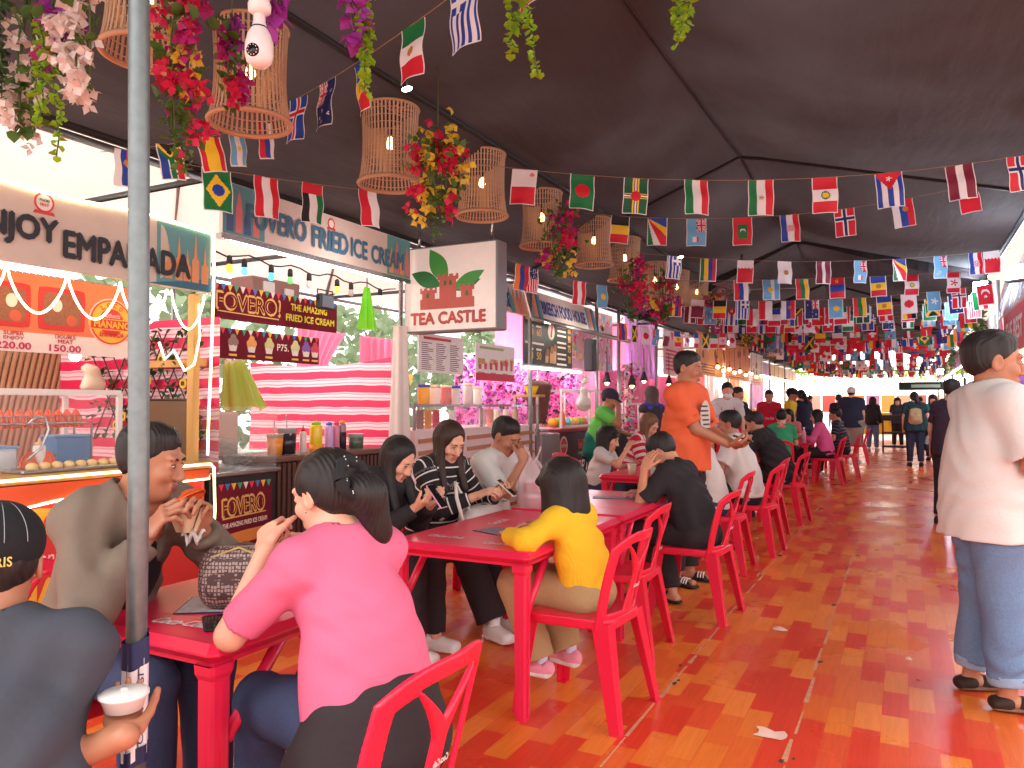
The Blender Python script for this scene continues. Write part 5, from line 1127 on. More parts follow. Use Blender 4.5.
for i, ((n_, c_), px) in enumerate(zip(BC, (229, 244, 271, 290, 309, 337, 351, 380))):
    p = on_x(px, 300, -4.0); r = root_at('party_bulb', f'{n_} party bulb, {ordn(i)} from the left on the wire below the ice cream sign', 'bulb', (-4.0, p.y, 2.34), 'party bulbs on the wire')
    MB().use(M_CORD).lathe((0, 0, 0), [(.012, -.05), (.02, -.045), (.018, 0), (.008, .012)], 10).build('socket', r); MB().use(glow('party_' + n_, c_, 3 if i in (0, 1, 2, 5) else .6)).lathe((0, 0, -.105), [(0, 0), (.016, .006), (.024, .024), (.018, .045), (.012, .06)], 12).build('glass', r)
# maroon boards
m_mar = C_('board_maroon', (112, 34, 48), rough=.9, spec=.1); m_gold = C_('print_gold', (226, 176, 96)); m_yel = C_('print_yellow', (238, 218, 70)); m_crm = C_('print_cream', (240, 222, 208))
def pennants(mb, o, u, w, W, n, s=.045, cols=((216, 60, 70), (70, 120, 190), (240, 190, 60), (60, 160, 120), (236, 226, 220))):
    for i in range(n): mb.use(C_('pennant%d' % (i % 5), cols[i % 5])).poly([(-s / 2, 0), (0, -s * 1.1), (s / 2, 0)], V(o) + V(u) * W * (i + .5) / n, u, w, .004)
r = root_at('menu_board', 'maroon board with outlined gold name and a yellow slogan under a pennant trim', 'sign', (-4.3, 4.6, 1.96)); XB = -4.3; ya, yb = on_x(213, 300, XB).y, on_x(337, 300, XB).y; W_ = yb - ya
mb = MB(); panel(mb, m_mar, (XB - .02, ya, 1.965), YU, ZU, W_, .245, .02); part(r, mb, 'panel'); mb = MB()
write(mb, 'FOVERO!', (XB, ya + W_ * .255, 2.095), YU, ZU, W_ * .47, .125, m_gold, .035); write(mb, 'FOVERO!', (XB, ya + W_ * .255, 2.095), YU, ZU, W_ * .455, .105, m_mar, .0, 0, .005); mb.use(m_gold).poly([(0, 0), (W_ * .45, -.01), (W_ * .45, 0), (0, .008)], (XB, ya + W_ * .03, 2.015), YU, ZU, .004)
write(mb, 'THE AMAZING', (XB, ya + W_ * .74, 2.125), YU, ZU, W_ * .32, .052, m_yel, .03); write(mb, 'FRIED ICE CREAM', (XB, ya + W_ * .755, 2.04), YU, ZU, W_ * .43, .052, m_yel, .03); part(r, mb, 'lettering')
mb = MB(); pennants(mb, (XB, ya, 2.215), YU, ZU, W_, 22); part(r, mb, 'pennant_trim')
r = root_at('menu_board', 'lower maroon board with six pictured ice cream cups and a price', 'sign', (-4.25, 4.4, 1.66)); XB = -4.25; ya, yb = on_x(219, 340, XB).y, on_x(319, 340, XB).y; W_ = yb - ya
mb = MB(); panel(mb, m_mar, (XB - .02, ya, 1.68), YU, ZU, W_, .215, .02); part(r, mb, 'panel')
for i, f in enumerate((.12, .29, .46, .73, .85, .95)):
    c = [(150, 120, 110), (232, 160, 80), (206, 200, 130), (206, 206, 150), (130, 90, 170), (206, 70, 90)][i]; mb = MB().use(C_('cup_cream', (230, 216, 206))); o = (XB, ya + W_ * f, 1.735)
    mb.poly([(-.028, 0), (.028, 0), (.042, .055), (-.042, .055)], o, YU, ZU, .004); mb.use(C_('scoop%d' % i, c))
    for dx, dz in ((-.02, .065), (.02, .066), (0, .095)): mb.disc((XB + .001 * (dx + .02) * 50, ya + W_ * f + dx, 1.735 + dz), YU, ZU, .027, .006, 12)
    mb.use(C_('cup_caption', (240, 190, 90))).poly([(-.035, 0), (.035, 0), (.035, .015), (-.035, .015)], (XB, ya + W_ * f, 1.7), YU, ZU, .004); part(r, mb, 'cup_picture')
mb = MB(); write(mb, 'P75.', (XB, ya + W_ * .6, 1.79), YU, ZU, .12, .05, m_crm, .02); part(r, mb, 'lettering'); mb = MB(); pennants(mb, (XB, ya, 1.895), YU, ZU, W_, 16, .04); part(r, mb, 'pennant_trim')
r = root_at('loudspeaker', 'brown box with a socket panel above the maroon ice cream board', 'box', on_x(266, 297, -4.6)); mb = MB().use(C_('box_brown', (140, 104, 96))); mb.rbox((0, 0, 0), (.25, .52, .26), .01); mb.build('cabinet', r); mb = MB().use(C_('socket_grey', (206, 206, 210))); mb.rbox((.13, -.1, .02), (.02, .12, .16), .005); mb.rbox((.13, .12, .0), (.03, .1, .14), .005); mb.build('socket_panel', r)
r = root_at('spotlight', 'small black floodlight on the rail below the ice cream sign', 'lamp', on_x(325, 302, -3.98)); mb = MB().use(M_BLACK); mb.rbox((0, 0, 0), (.06, .16, .12), .01); mb.build('housing', r); MB().use(C_('lamp_glass', (90, 100, 110), rough=.1)).box((.032, 0, 0), (.004, .13, .09)).build('lens', r); MB().use(M_BLACK).tube([(0, -.085, 0), (0, -.085, .09), (0, .085, .09), (0, .085, 0)], .006, 6).build('bracket', r)
# partition tarpaulin towards the tea stall, and the white cloth on the tent post
mb = MB().use(M_STP); mb.grid(lambda a, b: V((-5.85 + 1.75 * a, 5.58 + .02 * math.sin(7 * a + 3 * b), .9 + .88 * b - .06 * math.sin(math.pi * a) * b)), 24, 10); one('striped_tarpaulin', 'big red and white striped tarpaulin wall behind the sauce bottles', 'tarpaulin', mb, 'striped tarpaulins')
mb = MB().use(sheet_mat('cloth_white', (226, 214, 210), .2, .8)); mb.grid(lambda a, b: V((-3.98 + (.055 + .035 * b) * math.cos(6.283 * a) * (1 + .2 * math.cos(31 * a)), 5.55 + (.055 + .03 * b) * math.sin(6.283 * a) * (1 + .2 * math.cos(31 * a)), 2.05 - 1.05 * b)), 60, 12); one('cloth_drape', 'white cloth wrapped round the tent post right of the striped tarpaulin', 'cloth', mb)
tag(MB().use(M_STEEL if 'M_STEEL' in globals() else M_SS).tube([(-3.98, 5.55, 0), (-3.98, 5.55, 2.8)], .022, 10).build('tent_post'), 'grey tent post wrapped in white cloth beside the square tea sign', 'post')
# counter cabinet with front poster, acrylic box
r = root_at('stall_counter', 'black ice cream counter with a maroon name poster', 'counter', (-4.2, 3.68, 0)); mb = MB().use(M_BLACK); mb.rbox((-4.2, 3.68, .445), (.6, .56, .89), .006); part(r, mb, 'body'); mb = MB().use(M_SS); mb.rbox((-4.2, 3.68, .905), (.66, .62, .03), .006); part(r, mb, 'steel_top')
XF = -3.9; ya, yb = 3.46, 3.92; W_ = yb - ya; mb = MB(); panel(mb, m_mar, (XF, ya, .22), YU, ZU, W_, .62, .004); part(r, mb, 'poster'); mb = MB(); zz = 0
write(mb, 'FOVERO', (XF, ya + W_ * .47, .69), YU, ZU, .36, .12, m_gold, .035, 0, .006, .04); write(mb, 'FOVERO', (XF, ya + W_ * .47, .69), YU, ZU, .35, .1, m_mar, 0, 0, .008, .04); mb.use(m_gold).poly([(0, 0), (.37, .015), (.37, .022), (0, .01)], (XF, ya + .04, .61), YU, ZU, .006); write(mb, 'THE AMAZING FRIED ICE CREAM', (XF, ya + W_ * .5, .575), YU, ZU, .38, .03, m_crm, .02, 0, .006, .04)
part(r, mb, 'lettering'); mb = MB(); pennants(mb, (XF + .004, ya, .84), YU, ZU, W_, 9, .04); mb.use(C_('brush_orange', (222, 140, 66))).poly([(0, .01), (.1, 0), (.36, .03), (.365, .1), (.2, .095), (.01, .08)], (XF, ya + .05, .43), YU, ZU, .006)
for k in range(3): mb.use(C_('wave_pink', (206, 84, 100))).poly([(0, 0), (.15, .03), (.3, .02), (W_, .05), (W_, .065), (.3, .035), (.15, .045), (0, .014)], (XF, ya, .23 + .03 * k), YU, ZU, .006)
part(r, mb, 'poster_artwork')
r = root_at('acrylic_box', 'clear acrylic box full of cold vapour on the black ice cream counter', 'box', (-4.2, 3.68, .92)); mb = MB().use(M_GLASS); bw, bl, bh = .3, .3, .42
mb.box((bw, 0, bh / 2), (.006, 2 * bl - .02, bh)); mb.box((-bw + .05, 0, bh / 2), (.006, 2 * bl - .02, bh)); mb.box((.02, bl, bh / 2), (2 * bw - .06, .006, bh)); mb.box((.02, -bl, bh / 2), (2 * bw - .06, .006, bh)); mb.build('walls', r); mb = MB().use(C_('foam_board', (206, 170, 150))); mb.rbox((-.12, .0, .23), (.2, .5, .3), .01); mb.build('carton', r)
vap = bpy.data.materials.new('vapour'); vap.use_nodes = True; nt = vap.node_tree; nt.nodes.clear(); om = nt.nodes.new('ShaderNodeOutputMaterial'); vs_ = nt.nodes.new('ShaderNodeVolumeScatter'); nz = nt.nodes.new('ShaderNodeTexNoise'); nz.inputs['Scale'].default_value = 9; nz.inputs['Detail'].default_value = 3; mr_ = nt.nodes.new('ShaderNodeMapRange'); mr_.inputs[1].default_value = .52; mr_.inputs[2].default_value = .75; mr_.inputs[4].default_value = 22; nt.links.new(nz.outputs['Fac'], mr_.inputs[0]); nt.links.new(mr_.outputs[0], vs_.inputs['Density']); nt.links.new(vs_.outputs[0], om.inputs['Volume'])
mb = MB().use(vap); mb.ball((.1, .02, .1), (.17, .26, .11), 14, 8); tag(mb.build('vapour', None, (-4.2, 3.68, .92)), 'thin cold vapour drifting over the steel ice cream plate', 'vapour', kind='stuff')
# slatted timber counter with sauces
r = root_at('stall_counter', 'dark slatted timber counter under the sauce bottles', 'counter', (-4.2, 4.65, 0)); part(r, MB().use(M_WOODD).rbox((-4.2, 4.65, .47), (.5, 1.3, .94), .006), 'body'); part(r, MB().use(C_('top_brown', (110, 74, 62))).rbox((-4.2, 4.65, .965), (.58, 1.36, .04), .006), 'worktop'); mb = MB().use(C_('slat_brown', (88, 58, 50)))
for i in range(26): mb.box((-3.94, 4.03 + .05 * i, .47), (.02, .028, .93))
part(r, mb, 'slats')
ZT = .985
def cx(px, X): return on_x(px, 440, X).y
SAUCE = [(316, (236, 196, 40), (140, 210, 60), .26, .05, ((236, 150, 30), .25), 'large yellow bottle with a lime cap on the slatted counter'), (329, (206, 160, 214), (60, 110, 190), .25, .036, None, 'lilac bottle with a blue cap on the slatted counter'), (336, (214, 120, 150), (214, 70, 100), .25, .03, None, 'pink bottle with a red cap on the slatted counter'), (342, (150, 110, 130), (236, 160, 60), .26, .034, ((40, 28, 40), .75), 'dark-filled bottle with an orange cap on the slatted counter'), (303, (236, 214, 206), (206, 50, 60), .2, .026, None, 'slim pale bottle with a red nozzle behind the black sauce tub')]
for px, c, cp, h, rd, lq, lb in SAUCE: bottle((-4.12, cx(px, -4.12), ZT), lb, C_('sauce%d' % px, c, rough=.25), C_('cap%d' % px, cp), h, rd, 'sauces on the slatted counter', px == 303, (C_('liq%d' % px, lq[0]), lq[1]) if lq else None)
for px, c, lq, h, rd, lb in ((276, (226, 200, 180), (232, 140, 40), .15, .06, 'clear tub of orange sauce beside the acrylic box'), (291, (200, 190, 196), (50, 42, 50), .19, .07, 'clear tub of black syrup with a spoon beside the acrylic box'), (357, (206, 206, 200), (90, 100, 84), .12, .065, 'glass jar of dark pearls at the right end of the slatted counter')):
    y = max(cx(px, -4.05), 4.06 if px == 276 else 0); y = 4.24 if px == 291 else y; r = root_at('food_tub', lb, 'tub', (-4.06, y, ZT), 'tubs on the slatted counter'); MB().use(C_('tub%d' % px, c, rough=.2)).lathe((0, 0, 0), [(0, 0), (rd * .85, 0), (rd, h), (rd * 1.06, h), (rd * 1.04, h + .008), (rd * .93, h), (rd * .86, h * .85), (0, h * .85)], 20).build('tub', r); MB().use(C_('tubliq%d' % px, lq, rough=.2)).lathe((0, 0, .004), [(0, 0), (rd * .87, 0), (rd * .985, h * .8), (0, h * .8)], 20).build('contents', r)
    if px != 357: MB().use(M_SS).tube([(0, 0, h * .5), (.03, -.04, h + .1)], .005, 6).build('spoon', r)
r = root_at('plastic_bag', 'bunch of pale green plastic bags hanging left of the striped tarpaulin', 'bag', on_x(237, 362, -4.35)); mb = MB().use(sheet_mat('bag_green', (190, 206, 92), .4, .4)); mb.grid(lambda a, b: V(((.05 + .05 * b) * math.cos(6.283 * a) * (1 + .25 * math.cos(50 * a)), -.03 + .1 * b + (.07 + .1 * b) * math.sin(6.283 * a) * (1 + .2 * math.cos(44 * a)), -.34 * b + .02 * math.sin(20 * a))), 60, 8); mb.build('bag_body', r); mb = MB().use(sheet_mat('bag_white', (240, 236, 226), .3, .5)); mb.grid(lambda a, b: V(((.05 + .03 * math.sin(9 * a)) * math.cos(6.283 * a), -.03 + .08 * math.sin(6.283 * a), .03 * b + .02 * math.sin(23 * a))), 40, 3); mb.build('bag_mouth', r)
r = root_at('plastic_bag', 'bright green plastic bag hanging on a wire under the ice cream sign', 'bag', on_x(367, 292, -4.1)); mb = MB().use(sheet_mat('bag_lime', (140, 232, 60), .5, .35)); mb.grid(lambda a, b: V(((.02 + .05 * b) * math.cos(6.283 * a) * (1 + .2 * math.cos(30 * a)), (.03 + .075 * b) * math.sin(6.283 * a) * (1 + .2 * math.cos(26 * a)), .04 - .36 * b)), 40, 8); mb.build('bag_body', r); MB().use(M_CORD).tube([(0, 0, .04), (0, 0, .12)], .005, 6).build('hook', r)

# ------- tea stall
r = root_at('box_sign', 'square light-box sign with a brick castle and green leaves', 'sign', (-3.5, 5.66, 1.98)); p0 = on_y(405, 332, 5.6); XA, XB_ = -3.98, -3.03; Y = 5.6; zb_, zt_ = 1.99, 2.75
mb = MB().use(C_('sign_box_grey', (130, 128, 134))); mb.rbox(((XA + XB_) / 2, Y + .09, (zb_ + zt_) / 2), (XB_ - XA, .18, zt_ - zb_), .008); part(r, mb, 'box'); Wd = XB_ - XA
mb = MB(); panel(mb, mat('sign_face', (232, 222, 216), .4, emit=.12), (XA + .015, Y, zb_ + .015), XU, ZU, Wd - .03, zt_ - zb_ - .03, .004); part(r, mb, 'face'); mb = MB(); m_lf = C_('leaf_print', (66, 150, 66)); m_lf2 = C_('leaf_print_dark', (40, 116, 60))
def lf(cx_, cz, l, w, ang, m): mb.use(m).poly([(l * t * math.cos(ang) - w * math.sin(math.pi * t) * s * math.sin(ang), l * t * math.sin(ang) + w * math.sin(math.pi * t) * s * math.cos(ang)) for t, s in [(i / 10, 1) for i in range(11)] + [(1 - i / 10, -1) for i in range(1, 10)]], (XA + cx_, Y - .004, zb_ + cz), XU, ZU, .002 + abs(ang) * .0008)
lf(.46, .42, .36, .085, 2.1, m_lf); lf(.4, .4, .34, .07, 2.75, m_lf2); lf(.5, .36, .36, .06, .42, m_lf); lf(.5, .36, .3, .05, .25, m_lf2)
part(r, mb, 'leaf_artwork'); mb = MB(); m_bk = mat('brick_print', (190, 92, 82), .6, .15, 60)
def tower(x, z, w, h): mb.use(m_bk).poly([(0, 0), (w, 0), (w, h), (w + .02, h), (w + .02, h + .05)] + [q for i in range(3) for q in ((w + .02 - (w + .04) * (i + .3) / 3, h + .05), (w + .02 - (w + .04) * (i + .3) / 3, h + .03), (w + .02 - (w + .04) * (i + .75) / 3, h + .03), (w + .02 - (w + .04) * (i + .75) / 3, h + .05))] + [(-.02, h + .05), (-.02, h), (0, h)], (XA + x, Y - .006, zb_ + z), XU, ZU, .004)
tower(.2, .2, .13, .14); tower(.38, .2, .17, .25); tower(.6, .2, .11, .15); panel(mb, m_bk, (XA + .18, Y - .007, zb_ + .2), XU, ZU, .55, .09, .004); mb.use(C_('door_print', (70, 110, 66))); 
for x, z in ((.425, .4), (.48, .4), (.245, .3), (.645, .3)): mb.poly([(0, 0), (.028, 0), (.028, .035), (.014, .05), (0, .035)], (XA + x, Y - .011, zb_ + z), XU, ZU, .002)
part(r, mb, 'castle_artwork'); mb = MB(); write(mb, 'TEA CASTLE', (XA + .46, Y - .004, zb_ + .12), XU, ZU, .76, .1, C_('letter_edge', (96, 50, 48)), .06); write(mb, 'TEA CASTLE', (XA + .46, Y - .004, zb_ + .12), XU, ZU, .75, .09, C_('letter_red', (200, 74, 68)), .025, 0, .005); part(r, mb, 'lettering')
part(r, MB().use(M_SS).tube([(XA + .1, Y + .09, zt_), (XA + .1, Y + .09, 2.95)], .012, 8).tube([(XB_ - .1, Y + .09, zt_), (XB_ - .1, Y + .09, 3.1)], .012, 8), 'hanger')
def paper_menu(label, px0, px1, py0, py1, X, base, ink, rows, title=None):
    a = on_x(px0, py1, X); b = on_x(px1, py0, X); W, Hh = b.y - a.y, on_x(px0, py0, X).z - a.z; r = root_at('menu_sheet', label, 'menu', (X, a.y, a.z), 'menus on the tea stall'); mb = MB(); panel(mb, base, (X, a.y, a.z), YU, ZU, W, Hh, .006); part(r, mb, 'sheet'); mb = MB().use(ink)
    for c in range(3):
        for k in range(rows): w = rnd.uniform(.5, .95); panel(mb, ink, (X + .006, a.y + W * (.06 + .31 * c), a.z + Hh * (.08 + .72 * k / rows)), YU, ZU, W * .26 * w, Hh * .3 / rows, .001)
    if title: panel(mb, title, (X + .006, a.y + W * .1, a.z + Hh * .85), YU, ZU, W * .6, Hh * .07, .0015)
    part(r, mb, 'print'); return r, a, W, Hh
paper_menu('white price list hanging below the square tea sign', 418, 463, 332, 372, -4.0, M_WHITE, C_('ink_plum', (120, 80, 90)), 14, C_('print_red', 0))
r, a, W, Hh = paper_menu('white and red menu with pictured drink cups', 475, 514, 342, 380, -4.0, M_WHITE, C_('ink_gold', (200, 150, 110)), 2, C_('ink_green', (150, 170, 90)))
mb = MB()
for k in range(7): mb.use(C_('cup_red', (214, 56, 74))); h = .05 + .012 * k; mb.poly([(-.02, 0), (.02, 0), (.03, h), (-.03, h)], (-3.99, a.y + W * (.1 + .135 * k), a.z + Hh * .3), YU, ZU, .003); mb.use(m_gold).poly([(-.03, 0), (.03, 0), (.026, .02), (-.026, .02)], (-3.99, a.y + W * (.1 + .135 * k), a.z + Hh * .3 + h), YU, ZU, .004)
panel(mb, C_('print_crimson', (206, 40, 70)), (-3.99, a.y, a.z), YU, ZU, W, Hh * .2, .002); part(r, mb, 'cup_pictures')
r, a, W, Hh = paper_menu('red strip sign low on the tea stall above the cups', 474, 512, 372, 377, -4.2, C_('print_crimson', 0), m_crm, 1)
one('pink_curtain', 'gathered pink curtain on the left at the back of the tea stall', 'curtain', MB().use(sheet_mat('curtain_pink', (240, 150, 190), .45, .6)).grid(lambda a, b: V((-5.9 + .04 * math.sin(40 * a), 6.3 + .8 * a * (1 - .5 * math.sin(math.pi * b * .9)), 2.2 - 1.15 * b)), 60, 12), 'pink curtains'); one('pink_curtain', 'gathered pink curtain on the right at the back of the tea stall', 'curtain', MB().use(MATS['curtain_pink']).grid(lambda a, b: V((-5.9 + .04 * math.sin(40 * a), 8.3 - .95 * a * (1 - .5 * math.sin(math.pi * b * .9)), 2.2 - 1.15 * b)), 60, 12), 'pink curtains')
one('pink_curtain', 'pink cloth hanging beside the wrapped post left of the price list', 'curtain', MB().use(MATS['curtain_pink']).grid(lambda a, b: V((-4.6 + .03 * math.sin(30 * a), 5.75 + .5 * a, 2.0 - .95 * b)), 40, 8), 'pink curtains')
mb = MB(); pennants(mb, (-5.7, 6.2, 1.75), YU, ZU, 2.2, 14, .13, ((214, 60, 90), (60, 60, 140), (230, 90, 130), (70, 70, 150), (214, 60, 90))); one('pennant_string', 'red and navy pennants strung across the back of the tea stall', 'bunting', mb)
r = root_at('stall_counter', 'white tea stall counter with slanting timber slats on its front', 'counter', (-4.2, 6.9, 0)); part(r, MB().use(C_('counter_pinkwhite', (232, 208, 206))).rbox((-4.2, 6.95, .56), (.56, 2.5, 1.12), .008), 'body'); mb = MB().use(C_('slat_tan', (186, 124, 92)))
for k in range(9):
    for ya, yb in ((5.74, 6.2), (6.6, 7.25), (7.4, 8.15)): mb.poly([(0, 0), (yb - ya, .012), (yb - ya - .07, .05), (0, .038)], (-3.918, ya, .12 + .11 * k), YU, ZU, .02)
part(r, mb, 'slats'); mb = MB().use(M_GLASS); mb.box((-3.95, 6.95, 1.23), (.006, 2.46, .22)); mb.box((-4.2, 6.95, 1.345), (.5, 2.46, .006)); part(r, mb, 'glass_front'); mb = MB().use(M_SS); mb.box((-3.95, 6.95, 1.345), (.03, 2.5, .025)); mb.box((-4.44, 6.95, 1.345), (.03, 2.5, .025)); [mb.box((-3.95, y, 1.23), (.022, .022, .24)) for y in (5.72, 6.95, 8.18)]; mb.box((-4.2, 5.72, 1.345), (.5, .02, .02)); part(r, mb, 'frame')
r = root_at('water_jug_print', 'blue water jug printed on the white tea counter beside the striped woman', 'picture', (-3.915, 6.42, .6)); mb = MB().use(C_('jug_blue', (84, 140, 190))); mb.poly([(-.09, 0), (.09, 0), (.1, .04), (.095, .3), (.06, .36), (.025, .38), (.025, .42), (-.025, .42), (-.025, .38), (-.06, .36), (-.095, .3), (-.1, .04)], (-3.917, 6.42, .62), YU, ZU, .006); part(r, mb, 'print')
JC = [(424, (240, 176, 70), 'blue-lidded jar of yellow powder'), (435, (240, 226, 214), 'plain white jar second from the left'), (446, (214, 120, 120), 'jar with a red label'), (455, (226, 214, 210), 'second blue-lidded jar'), (468, (206, 190, 186), 'tall blender jug beside the jars'), (477, (236, 224, 214), 'pale canister at the right end of the jars')]
for i, (px, c, lb) in enumerate(JC):
    y = on_x(px, 390, -4.2).y; r = root_at('storage_jar', lb + ' on top of the tea counter', 'jar', (-4.2, y, 1.358), 'jars on the tea counter'); h = .23 if i == 4 else .19; MB().use(C_('jar%d' % i, c, rough=.3)).lathe((0, 0, 0), [(0, 0), (.055, 0), (.058, .01), (.058, h * .85), (.05, h * .9)], 18).build('jar_body', r); MB().use(C_('lid_blue', (60, 90, 190)) if i in (0, 3) else C_('lid_cream', (236, 214, 180))).lathe((0, 0, h * .88), [(0, 0), (.06, 0), (.06, .025), (0, .03)], 18).build('lid', r)
CUPC = [((150, 110, 100), 'brown'), ((232, 150, 60), 'orange'), ((214, 60, 90), 'red'), ((240, 234, 228), 'white'), ((226, 210, 200), 'cream'), ((232, 150, 130), 'salmon'), ((240, 226, 206), 'ivory'), ((230, 214, 206), 'pale'), ((190, 150, 130), 'tan')]
for i, px in enumerate((420, 428, 436, 452, 482, 490, 497, 506, 515)):
    y = on_x(px, 415, -4.1).y; c, n_ = CUPC[i]; r = root_at('cup_stack', f'{n_} stack of cups behind the glass of the tea counter, {ordn(i)} from the left', 'cups', (-4.1, y, 1.122), 'cup stacks behind the glass'); mb = MB().use(C_('cupstack' + n_, c)); mb.lathe((0, 0, 0), [q for k in range(5) for q in ((.034, .036 * k), (.042, .036 * k + .034))] + [(0, .18)], 14); mb.build('cups', r)
# paper bowl, kebab spit and its stand
r = root_at('kebab_spit', 'tall dark cone of kebab meat on an upright spit', 'food', (-4.05, 8.55, 1.02)); mb = MB().use(mat('kebab_meat', (104, 54, 50), .5, .5, 40, .8)); mb.lathe((0, 0, .1), [(0, 0), (.1, 0)] + [(.1 + .075 * i / 12 + .008 * (i % 2), .03 + .038 * i) for i in range(13)] + [(.12, .52), (0, .54)], 20); mb.build('meat', r); MB().use(M_SS).lathe((0, 0, 0), [(0, 0), (.13, 0), (.13, .02), (.012, .03), (.012, .78), (0, .79)], 16).build('spit', r)
r = root_at('stall_cabinet', 'grey steel grill cabinet with a wooden top beside the kebab spit', 'cabinet', (-3.95, 8.45, 0)); mb = MB().use(C_('cabinet_grey', (150, 140, 144), rough=.4, metal=.3)); mb.rbox((-4.1, 8.5, .5), (.5, .56, 1.0), .01); part(r, mb, 'body'); part(r, MB().use(M_WOOD).rbox((-4.05, 8.3, 1.46), (.34, .2, .03), .005), 'shelf'); part(r, MB().use(M_SS).box((-4.2, 8.22, 1.22), (.03, .03, .46)).box((-3.9, 8.22, 1.22), (.03, .03, .46)), 'shelf_leg')
r = root_at('bowl', 'yellow bowl on the wooden shelf beside the kebab spit', 'bowl', (-4.02, 8.3, 1.476)); MB().use(C_('bowl_yellow', (244, 208, 40))).lathe((0, 0, 0), [(0, 0), (.05, 0), (.085, .1), (.09, .1), (.055, .012), (0, .012)], 20).build('bowl_body', r); MB().use(C_('bowl_rim', (228, 190, 30))).lathe((0, 0, .096), [(.084, 0), (.093, .002), (.093, .008), (.084, .008)], 20).build('rim', r)

# ------- shawarma stall
r = root_at('stall_sign', 'slanting pale sign with blue letters lit from below, beyond the tea sign', 'sign', (-3.9, 9.2, 2.4)); XS = -3.88; ya, yb = 8.02, 10.2; TL = V((-.28, 0, 1)).normalized(); mb = MB(); panel(mb, MATS['sign_pale'], (XS - .02, ya, 2.38), YU, TL, yb - ya, .36, .02); part(r, mb, 'panel'); mb = MB()
for yy in (ya, yb - .36):
    for k in range(5): mb.use((C_('stripe_teal', (100, 160, 160)), MATS['spire_rose'], MATS['spire_orange'], MATS['spire_blue'], MATS['sign_teal'])[k]).poly([(0, 0), (.07, 0), (.09, .33), (.03, .33)], V((XS, yy + .02 + .06 * k, 2.39)), YU, TL, .004 + .001 * k)
part(r, mb, 'castle_artwork'); mb = MB(); write(mb, 'BREECH FOOD HOUSE', V((XS, (ya + yb) / 2, 2.38)) + TL * .17, YU, TL, 1.42, .17, C_('ink_royal', (60, 76, 140)), .03); part(r, mb, 'lettering'); part(r, MB().use(M_TUBE).box((XS + .05, 9.2, 2.345), (.03, 1.9, .02)), 'light_strip')
r = root_at('stall_sign', 'sign panel ending in blue letters directly right of the square tea sign', 'sign', (-3.9, 7.2, 2.38)); mb = MB(); panel(mb, MATS['sign_pale'], (XS - .02, 5.9, 2.38), YU, TL, 2.08, .36, .02); part(r, mb, 'panel'); mb = MB()
for k in range(4): mb.use((MATS['sign_teal'], MATS['spire_orange'], MATS['spire_rose'], MATS['spire_orange'])[k]).poly([(0, 0), (.1, 0), (.1, .15), (.05, .3), (0, .15)], V((XS, 7.52 + .1 * k, 2.39)), YU, TL, .004 + .001 * k)
part(r, mb, 'castle_artwork'); mb = MB(); write(mb, 'HOUSE', V((XS, 7.3, 2.38)) + TL * .15, YU, TL, .5, .17, MATS['ink_royal'], .03); part(r, mb, 'lettering')
r = root_at('menu_board', 'black menu board with gold prices and a pictured wrap', 'sign', (-3.98, 8.7, 1.82)); XB = -3.98; ya, yb = on_x(524, 340, XB).y, on_x(572, 340, XB).y; W_ = yb - ya; zb_ = 1.83; mb = MB(); panel(mb, C_('board_black', (44, 50, 46)), (XB - .02, ya, zb_), YU, ZU, W_, .6, .02); part(r, mb, 'panel'); mb = MB()
for t_, fx_, fz_, w_, m_ in (('50', .12, .68, .17, m_gold), ('60', .28, .68, .17, m_gold), ('40', .12, .2, .17, m_gold), ('50', .28, .2, .17, m_gold), ('80', .93, .86, .12, m_gold), ('90', .93, .66, .12, m_gold), ('75', .93, .44, .12, m_gold), ('70', .93, .2, .12, m_gold)): write(mb, t_, (XB, ya + W_ * fx_, zb_ + .6 * fz_), YU, ZU, w_ * .75, .09, m_, .03)
for fx_, fz_, w_ in ((.2, .92, .34), (.2, .45, .36), (.76, .9, .2), (.76, .8, .18), (.76, .7, .2), (.76, .55, .2), (.76, .45, .18), (.76, .3, .2), (.76, .2, .18), (.76, .08, .22), (.12, .8, .1), (.28, .8, .1), (.12, .33, .1), (.28, .33, .1)): panel(mb, m_crm, (XB, ya + W_ * (fx_ - w_ / 2), zb_ + .6 * fz_ - .012), YU, ZU, W_ * w_, .024, .002)
part(r, mb, 'lettering'); mb = MB().use(C_('ring_green', (60, 130, 70))); mb.disc((XB, ya + W_ * .53, zb_ + .45), YU, ZU, .12, .003, 28); mb.use(m_crm).disc((XB, ya + W_ * .53, zb_ + .45), YU, ZU, .1, .004, 28); mb.use(C_('print_red', 0)).poly([(-.03, -.07), (.01, -.08), (.05, .06), (.01, .08)], (XB, ya + W_ * .53, zb_ + .45), YU, ZU, .006)
for k, (fx_, h_) in enumerate(((.44, .13), (.53, .17), (.6, .2))): mb.use(C_('wrap_tan', (206, 160, 120))).poly([(-.05, 0), (.04, 0), (.06, h_), (-.04, h_ + .01)], (XB, ya + W_ * fx_, zb_ + .05), YU, ZU, .004 + .001 * k); mb.use(C_('wrap_fill', (150, 100, 70), vary=.6, scale=90)).disc((XB, ya + W_ * fx_ + .01, zb_ + .05 + h_), YU, ZU, .05, .008, 12)
part(r, mb, 'picture')
r = root_at('fluorescent_tube', 'white fluorescent tube glowing under the black menu board', 'lamp', (-3.9, 8.6, 1.78)); part(r, MB().use(M_TUBE).tube([(-3.9, 7.9, 1.79), (-3.9, 9.6, 1.79)], .014, 8), 'tube'); part(r, MB().use(M_ALU).box((-3.9, 8.75, 1.815), (.04, 1.8, .02)), 'batten')
